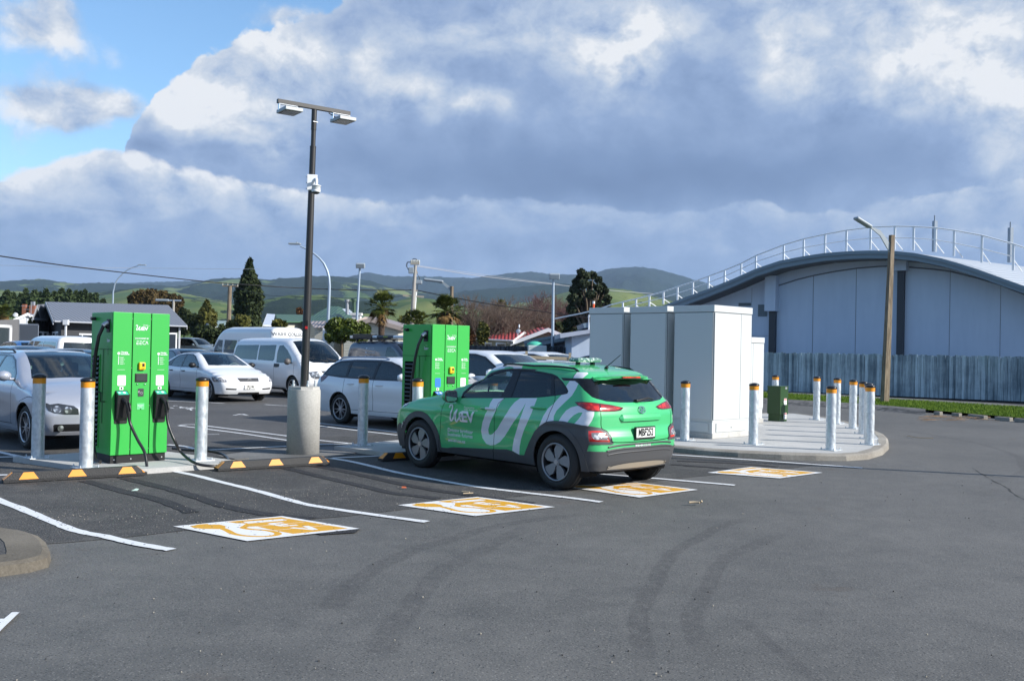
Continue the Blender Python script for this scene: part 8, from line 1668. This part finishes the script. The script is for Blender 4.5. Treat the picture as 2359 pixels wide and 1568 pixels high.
LB = ['leftmost pine of the distant row', 'low pine near the left end of the row', 'broad pine behind the white house roof', 'narrow taller pine above the brick chimneys', 'dark pine left of the grey house ridge', 'pine just above the left ridge end of the grey house', 'wide pine over the grey house ridge', 'rounded pine in the middle of the distant row', 'broadest pine in the middle of the distant row', 'pine over the centre of the grey ridge', 'slim pine right of the broadest one', 'thin pine, fifth from the right end of the row', 'spiky pine, fourth from the right end of the row', 'small pine third from the right end of the row', 'small conical pine second from the right end', 'lowest pine ending the distant row on the right']
for (u, v, w), l in zip(PX, LB): broadleaf('pine_tree', l, u, v, 725, w * 1.05, 175 + RNG.uniform(-15, 15), PINE, 0, 10, 1700, .42, 'cone' if w < 16 else 'column', 'pines in the distant row')
broadleaf('broadleaf_tree', 'large bronze brown tree rising behind the grey house', 348, 666, 735, 48, 118, BRN, 0, 18, 9000, .27)
broadleaf('broadleaf_tree', 'bronze brown shoulder of foliage right of the large bronze tree', 398, 676, 740, 27, 116, BRN, 0, 9, 4200, .26)
broadleaf('broadleaf_tree', 'dark green tree above the right end of the grey roof', 425, 707, 775, 26, 104, DKG, 0, 9, 4200, .23); broadleaf('broadleaf_tree', 'dark shaded tree behind the grey off-road car', 455, 722, 785, 26, 98, DKG, 0, 9, 4000, .22)
broadleaf('conifer_tree', 'rounded olive brown conifer left of the timber power pole', 477, 696, 768, 25, 96, OLV, 0, 9, 5500, .19, 'column')
broadleaf('tall_conifer', 'tall dark columnar conifer left of the lamp post', 576, 603, 778, 37, 92, DKG, 0, 16, 14000, .20, 'column')
broadleaf('shrub', 'yellow green shrub at the foot of the tall conifer', 547, 724, 772, 27, 84, OLV, 0, 8, 3200, .17, cat='shrub', trunk=False); broadleaf('shrub', 'small olive bush before the green villa wing', 642, 737, 760, 22, 60, OLV, 0, 7, 1000, .18, cat='shrub', trunk=False)
broadleaf('citrus_tree', 'bushy yellow green tree behind the dark van roof', 788, 732, 790, 42, 50, LEM, 0, 12, 6000, .11); broadleaf('citrus_tree', 'right hand lobe of yellow green foliage beside the front palm', 835, 740, 790, 24, 51, LEM, 0, 8, 2800, .11)
broadleaf('broadleaf_tree', 'russet leafed tree behind the small pole beyond the villa', 692, 709, 745, 8, 120, RED, 0, 5, 300, .4)
broadleaf('broadleaf_tree', 'hazy olive tree behind the concrete power pole', 945, 716, 775, 33, 125, OLV, 0, 9, 1200, .5); broadleaf('broadleaf_tree', 'dark bushy tree right of the second palm', 1078, 728, 790, 30, 70, BRN, 0, 9, 1500, .26)
broadleaf('shrub', 'russet shrub behind the second charger', 1070, 750, 800, 24, 58, RED, 0, 8, 1100, .2, cat='shrub', trunk=False); broadleaf('shrub', 'yellowish shrub left of the red roof', 1112, 745, 795, 14, 60, OLV, 0, 7, 900, .2, cat='shrub', trunk=False)
broadleaf('broadleaf_tree', 'dark round tree behind the red roofed bungalow', 1303, 738, 785, 27, 80, DKG, 0, 9, 1700, .28)
def gum():
    root = thing('gum_tree', 'tall dark gum tree with open branches behind the white cabinets', 'tree', (P(1356, 800, 78).x, 78, 0)); cr = MB(); o = root.location; br = MB()
    CL = [(1340, 628, 10), (1352, 635, 9), (1368, 632, 9), (1378, 645, 8), (1330, 648, 10), (1345, 655, 12), (1362, 655, 10), (1376, 665, 9), (1388, 658, 9), (1324, 668, 12), (1340, 678, 14), (1358, 680, 11), (1318, 690, 13), (1335, 698, 15), (1355, 702, 14), (1375, 690, 11), (1391, 676, 12), (1398, 688, 10), (1316, 712, 13), (1330, 722, 16), (1350, 726, 15), (1370, 715, 13), (1386, 705, 11), (1320, 738, 14), (1345, 745, 16), (1402, 700, 6), (1396, 668, 7), (1335, 638, 7)]
    for u, v, r in CL:
        p = P(u, v, 78) - o; q = r * 78 / F; y = RNG.uniform(-1.2, 1.2); leaves(cr, (p.x, y, p.z), (q, q, q * .85), int(34 * r ** 1.05), .165, shell=.3); br.tube([(RNG.uniform(-.1, .1), 0, max(1.5, p.z * .45)), (p.x * .5, y * .5, p.z * .78), (p.x, y, p.z)], [.14, .09, .03], 5)
    br.tube([(0, 0, 0), (.1, 0, 2), (0, 0, 5), (.2, 0, 7.0)], [.35, .3, .2, .06], 8); cr.build('crown', GUM, root, fix=False); br.build('trunk', BARK, root)
gum()
PALM = leafm('palm_frond', (.018, .034, .008), (.10, .115, .022), .5); PALMD = leafm('dead_frond', (.06, .035, .012), (.24, .15, .055))
def palm(label, u, vc, d, R0, vb=None, n=52, trunk=True):
    c = P(u, vc, d); root = thing('fan_palm', label, 'palm', (c.x, c.y, 0), 0, 'fan palms behind the parked cars'); R0 = R0 * d / F; cr = MB(); dr = MB(); st = MB()
    for k in range(n):
        el = R_(RNG.uniform(-62, 78)); az = RNG.uniform(0, 6.28); dead = el < R_(-28); L = R0 * RNG.uniform(.42, .62) * (1.0 if not dead else .9); dv = Vector((math.cos(az) * math.cos(el), math.sin(az) * math.cos(el), math.sin(el))); o = Vector((0, 0, c.z)); e = o + dv * L; side = dv.cross(Vector((0, 0, 1))).normalized(); nn = side.cross(dv).normalized(); st.tube([o, o + dv * L * .5, e], .02, 4)
        nb = 15; FL = R0 * RNG.uniform(.45, .62); mb = dr if dead else cr
        for j in range(nb):
            a = R_(-78 + 156 * j / (nb - 1)); q = dv * math.cos(a) + side * math.sin(a); tip = e + q * FL * (1 - .18 * abs(a)) + Vector((0, 0, -FL * RNG.uniform(.05, .30))); w_ = q.cross(nn).normalized() * FL * .055; m_ = e + q * FL * .5; mb.add([e, m_ + w_, tip, m_ - w_], [(0, 1, 2, 3)])
    cr.build('fronds', PALM, root, fix=False); dr.build('dead_fronds', PALMD, root, fix=False); st.build('stalks', PALM, root)
    b = MB(); rt_ = R0 * .16; b.tube([(0, 0, 0), (0, 0, c.z * .5), (0, 0, c.z * .85), (0, 0, c.z)], [rt_ * .9, rt_, rt_ * 1.15, rt_ * .8], 10); b.build('trunk', mat('palm_trunk', lambda t, q: t.put(q.inputs['Normal'], t.bump(t.noise(t.v('MULTIPLY', t.obj(), (2, 2, 8)), 4, 4), .9, .1)), (.075, .05, .035), .95), root)
    if trunk:
        sk = MB()
        for k in range(260): an = RNG.uniform(0, 6.28); z = c.z - R0 * RNG.uniform(.1, .95) ** 1.2; r = rt_ * (1.0 + RNG.uniform(.0, .9)); p = Vector((math.cos(an) * r, math.sin(an) * r, z)); sk.add([p, p + Vector((math.sin(an) * .05, -math.cos(an) * .05, 0)), p + Vector((math.cos(an) * .15, math.sin(an) * .15, -R0 * .22))], [(0, 1, 2)])
        sk.build('skirt', PALMD, root, fix=False)
palm('tall shaggy fan palm directly above the dark van', 880, 706, 47, 42); palm('low fan palm left of the timber lamp pole, crown near the charger top', 962, 745, 42, 40, n=46, trunk=False); palm('fan palm beside the timber lamp pole', 1028, 716, 44, 44, n=66)
palm('dark fan palm at the far left behind the cabin', 8, 722, 62, 26)
broadleaf('shrub', 'dark green shrub between white house and grey house', 79, 735, 765, 11, 66, OLV, 0, 6, 700, .22, cat='shrub', trunk=False)
TWG = mat('bare_twigs', col=(.15, .11, .085), rough=1, var=.3)
def bare(label, u, vt, d, hw, m=TWG, seed=1, n0=7, lf=None):
    rg = random.Random(seed); top = P(u, vt, d); H = top.z; w = hw * d / F; root = thing('bare_tree', label, 'tree', (top.x, d, 0), 0, 'leafless trees behind the bungalow'); b = MB(); lv = MB()
    def grow(p, dv, L, r, dep):
        q = p + dv * L; mid = p + dv * L * .5 + Vector((rg.uniform(-1, 1), rg.uniform(-1, 1), rg.uniform(-.5, 1))) * L * .10; b.tube([p, mid, q], [r, r * .85, r * .65], 3 if dep > 2 else 5)
        if dep >= 6: return
        for k in range(3 if dep < 4 else 4):
            nd = (dv + Vector((rg.uniform(-1, 1) * .85, rg.uniform(-1, 1) * .7, rg.uniform(-.35, .75)))).normalized(); grow(q if k else mid, nd, L * rg.uniform(.62, .84), r * .64, dep + 1)
    for k in range(n0):
        a = 6.28 * k / n0 + rg.uniform(-.3, .3); grow(Vector((0, 0, H * .12)), Vector((math.cos(a) * w / H * 1.25, math.sin(a) * w / H, 1)).normalized(), H * .31, .13 * H / 8, 1)
    b.tube([(0, 0, 0), (0, 0, H * .15)], [.2 * H / 8, .16 * H / 8], 8); b.build('branches', m, root)
    return root
bare('wide bare branched tree above the left part of the red roof', 1125, 690, 66, 62, seed=3); bare('bare tree just left of the red roof ridge', 1185, 705, 70, 42, seed=8, n0=6); bare('dense bare tree with brownish twigs behind the red roof', 1232, 715, 72, 34, seed=21, n0=6); bare('reddish bare tree between the floodlight pole and the gum tree', 1262, 690, 84, 38, mat('red_twigs', col=(.17, .095, .09), rough=1), seed=5); bare('small bare tree right beside the gum tree', 1300, 705, 82, 25, MATS['red_twigs'], seed=17, n0=5)
broadleaf('broadleaf_tree', 'thin olive leafed tree crown inside the bare trees', 1158, 690, 750, 20, 74, OLV, 0, 8, 700, .22)
HEDGE = [(700, 742, 800, 'dark hedge behind the parked minibus'), ]
for k, (u, v, w, l) in enumerate(((480, 752, 30, 'dark bush below the lilac cottage'), (680, 748, 16, 'dark bush behind the lamp post beside the porch'), (1000, 752, 30, 'dark shaded bush between the two right palms'), (1140, 752, 45, 'dark undergrowth left of the bungalow'), (1330, 755, 22, 'dark bush right of the bungalow porch'), (512, 748, 22, 'dark bush between the timber power pole and the tall conifer'), (720, 742, 24, 'dark bush just right of the black lamp post'), (1215, 738, 30, 'dark evergreen mass above the red bungalow ridge'), (1285, 742, 18, 'dark bush behind the floodlight pole near the gum tree'))):
    broadleaf('shrub', l, u, v, 800, w, 72, DKG, 0, 8, 1300, .25, cat='shrub', trunk=False)

# ------------------------------------------------------------------ hills
from mathutils import noise as mn
def hillmat(name, forest, thr, pasture=((.060, .10, .022), (.15, .175, .050)), sc=.004, dark=(.010, .020, .009)):
    def fn(t, b):
        p = t.pos(); n = t.noise(t.v('MULTIPLY', p, (1, .6, 1.6)), sc, 6, .62, dist=.4); n2 = t.noise(p, sc * 6, 5, .7); fine = t.noise(p, sc * 26, 4, .8)
        f = t.smooth(t.m('ADD', n, t.m('MULTIPLY', t.m('SUBTRACT', n2, .5), .22)), thr - .012, thr + .012)
        g = t.mix(t.smooth(t.noise(p, sc * 1.7, 5, .6), .38, .66), *pasture); g = t.mix(t.m('MULTIPLY', t.smooth(n2, .56, .7), .6), g, (.26, .21, .10))
        w = t.mix(t.smooth(fine, .38, .62), dark, forest); t.put(b.inputs['Base Color'], t.mix(f, g, w)); t.put(b.inputs['Normal'], t.bump(t.m('MULTIPLY', fine, f), 1.0, .22 / sc * .06))
    return mat(name, fn, forest, .95, spec=.05)
def hill(name, prof, D, D0, m, amp=.10, seed=0, bump_=0, du=9):
    us = np.arange(prof[0][0], prof[-1][0] + 1, du); vs = np.interp(us, [p[0] for p in prof], [p[1] for p in prof]); rows = 30; b = MB(); V = []
    for j in range(rows + 4):
        s = j / (rows - 1)
        for u, v in zip(us, vs):
            r = P(u, v, D); y = D0 + (D - D0) * s; k = y / D; x = r.x * (k if s <= 1 else k); zr = r.z
            if s <= 1:
                nz = mn.fractal(Vector((x / 420 + seed, y / 420, seed)), .9, 2.1, 6); rg = abs(mn.fractal(Vector((x / 300 + seed * 3, y / 500, 1)), .9, 2.0, 4)); z = zr * (s ** .85) * (1 - .0 * s) + zr * amp * (nz - rg * .8) * math.sin(math.pi * min(s, 1)) * 1.6; 
                if s > .97: z = zr + bump_ * abs(mn.noise(Vector((x / 9, seed, 0)))) 
            else: z = zr * (1 - (s - 1) * 4)
            V.append((x, y, max(z, -.5 if j == 0 else z)))
    n = len(us); b.add(V, [(j * n + i, j * n + i + 1, (j + 1) * n + i + 1, (j + 1) * n + i) for j in range(rows + 3) for i in range(n - 1)], 0, True)
    o = b.build(name, m, None, fix=False); o['kind'] = 'structure'; return o
HF = hillmat('mountain_bush', (.016, .028, .022), .25, sc=.0014); HM = hillmat('hill_bush_and_pasture', (.018, .032, .018), .425, sc=.0022); HN = hillmat('hill_pasture', (.020, .034, .016), .555, sc=.0034)
hill('mountain_range', [(-300, 655), (0, 655), (300, 652), (430, 648), (600, 646), (700, 641), (780, 641), (815, 636), (835, 629), (852, 628), (875, 634), (905, 637), (1000, 638), (1090, 641), (1140, 634), (1180, 629), (1230, 627), (1280, 633), (1340, 633), (1375, 628), (1400, 620), (1440, 616), (1480, 616), (1520, 622), (1560, 633), (1600, 645), (1650, 660), (1720, 680), (2000, 700), (2500, 715)], 6000, 3300, HF, .10, 2.3, 10, 6)
hill('hills', [(-300, 660), (-60, 652), (0, 648), (60, 645), (100, 643), (140, 650), (180, 654), (240, 652), (300, 655), (350, 657), (400, 660), (430, 658), (460, 650), (490, 643), (530, 641), (570, 640), (620, 645), (700, 638), (760, 636), (820, 641), (860, 650), (905, 663), (960, 673), (1040, 676), (1100, 668), (1180, 663), (1250, 657), (1300, 653), (1340, 660), (1380, 668), (1440, 672), (1500, 676), (1560, 684), (1620, 690), (1700, 702), (2500, 730)], 3600, 2000, HM, .12, 5.1, 8, 6)
hill('foothills', [(-300, 680), (0, 672), (100, 676), (230, 674), (280, 668), (330, 664), (380, 670), (430, 678), (500, 692), (545, 702), (590, 700), (660, 684), (740, 681), (800, 690), (870, 702), (950, 690), (1000, 693), (1040, 704), (1100, 714), (1180, 706), (1250, 688), (1310, 672), (1360, 668), (1410, 664), (1450, 669), (1500, 682), (1560, 697), (1650, 712), (2500, 740)], 2100, 700, HN, .14, 8.8, 4, 6)

# ------------------------------------------------------------------ air between here and the hills
def haze():
    b = MB(); b.add([(x, y, z) for z in (-1.5, 620) for x, y in ((-6500, -60), (6500, -60), (6500, 8200), (-6500, 8200))], [(3, 2, 1, 0), (4, 5, 6, 7), (0, 1, 5, 4), (1, 2, 6, 5), (2, 3, 7, 6), (3, 0, 4, 7)])
    m = bpy.data.materials.new('haze'); m.use_nodes = True; t = NT(m.node_tree); v = t.n('ShaderNodeVolumePrincipled'); o = t.n('ShaderNodeOutputMaterial'); v.inputs['Density'].default_value = HAZE_D; v.inputs['Color'].default_value = (.52, .72, 1, 1); v.inputs['Anisotropy'].default_value = .0
    t.t.links.new(v.outputs[0], o.inputs['Volume']); ob = b.build('haze', m, None); ob['kind'] = 'stuff'; ob.display_type = 'WIRE'
HAZE_D = 0.7e-4
haze()
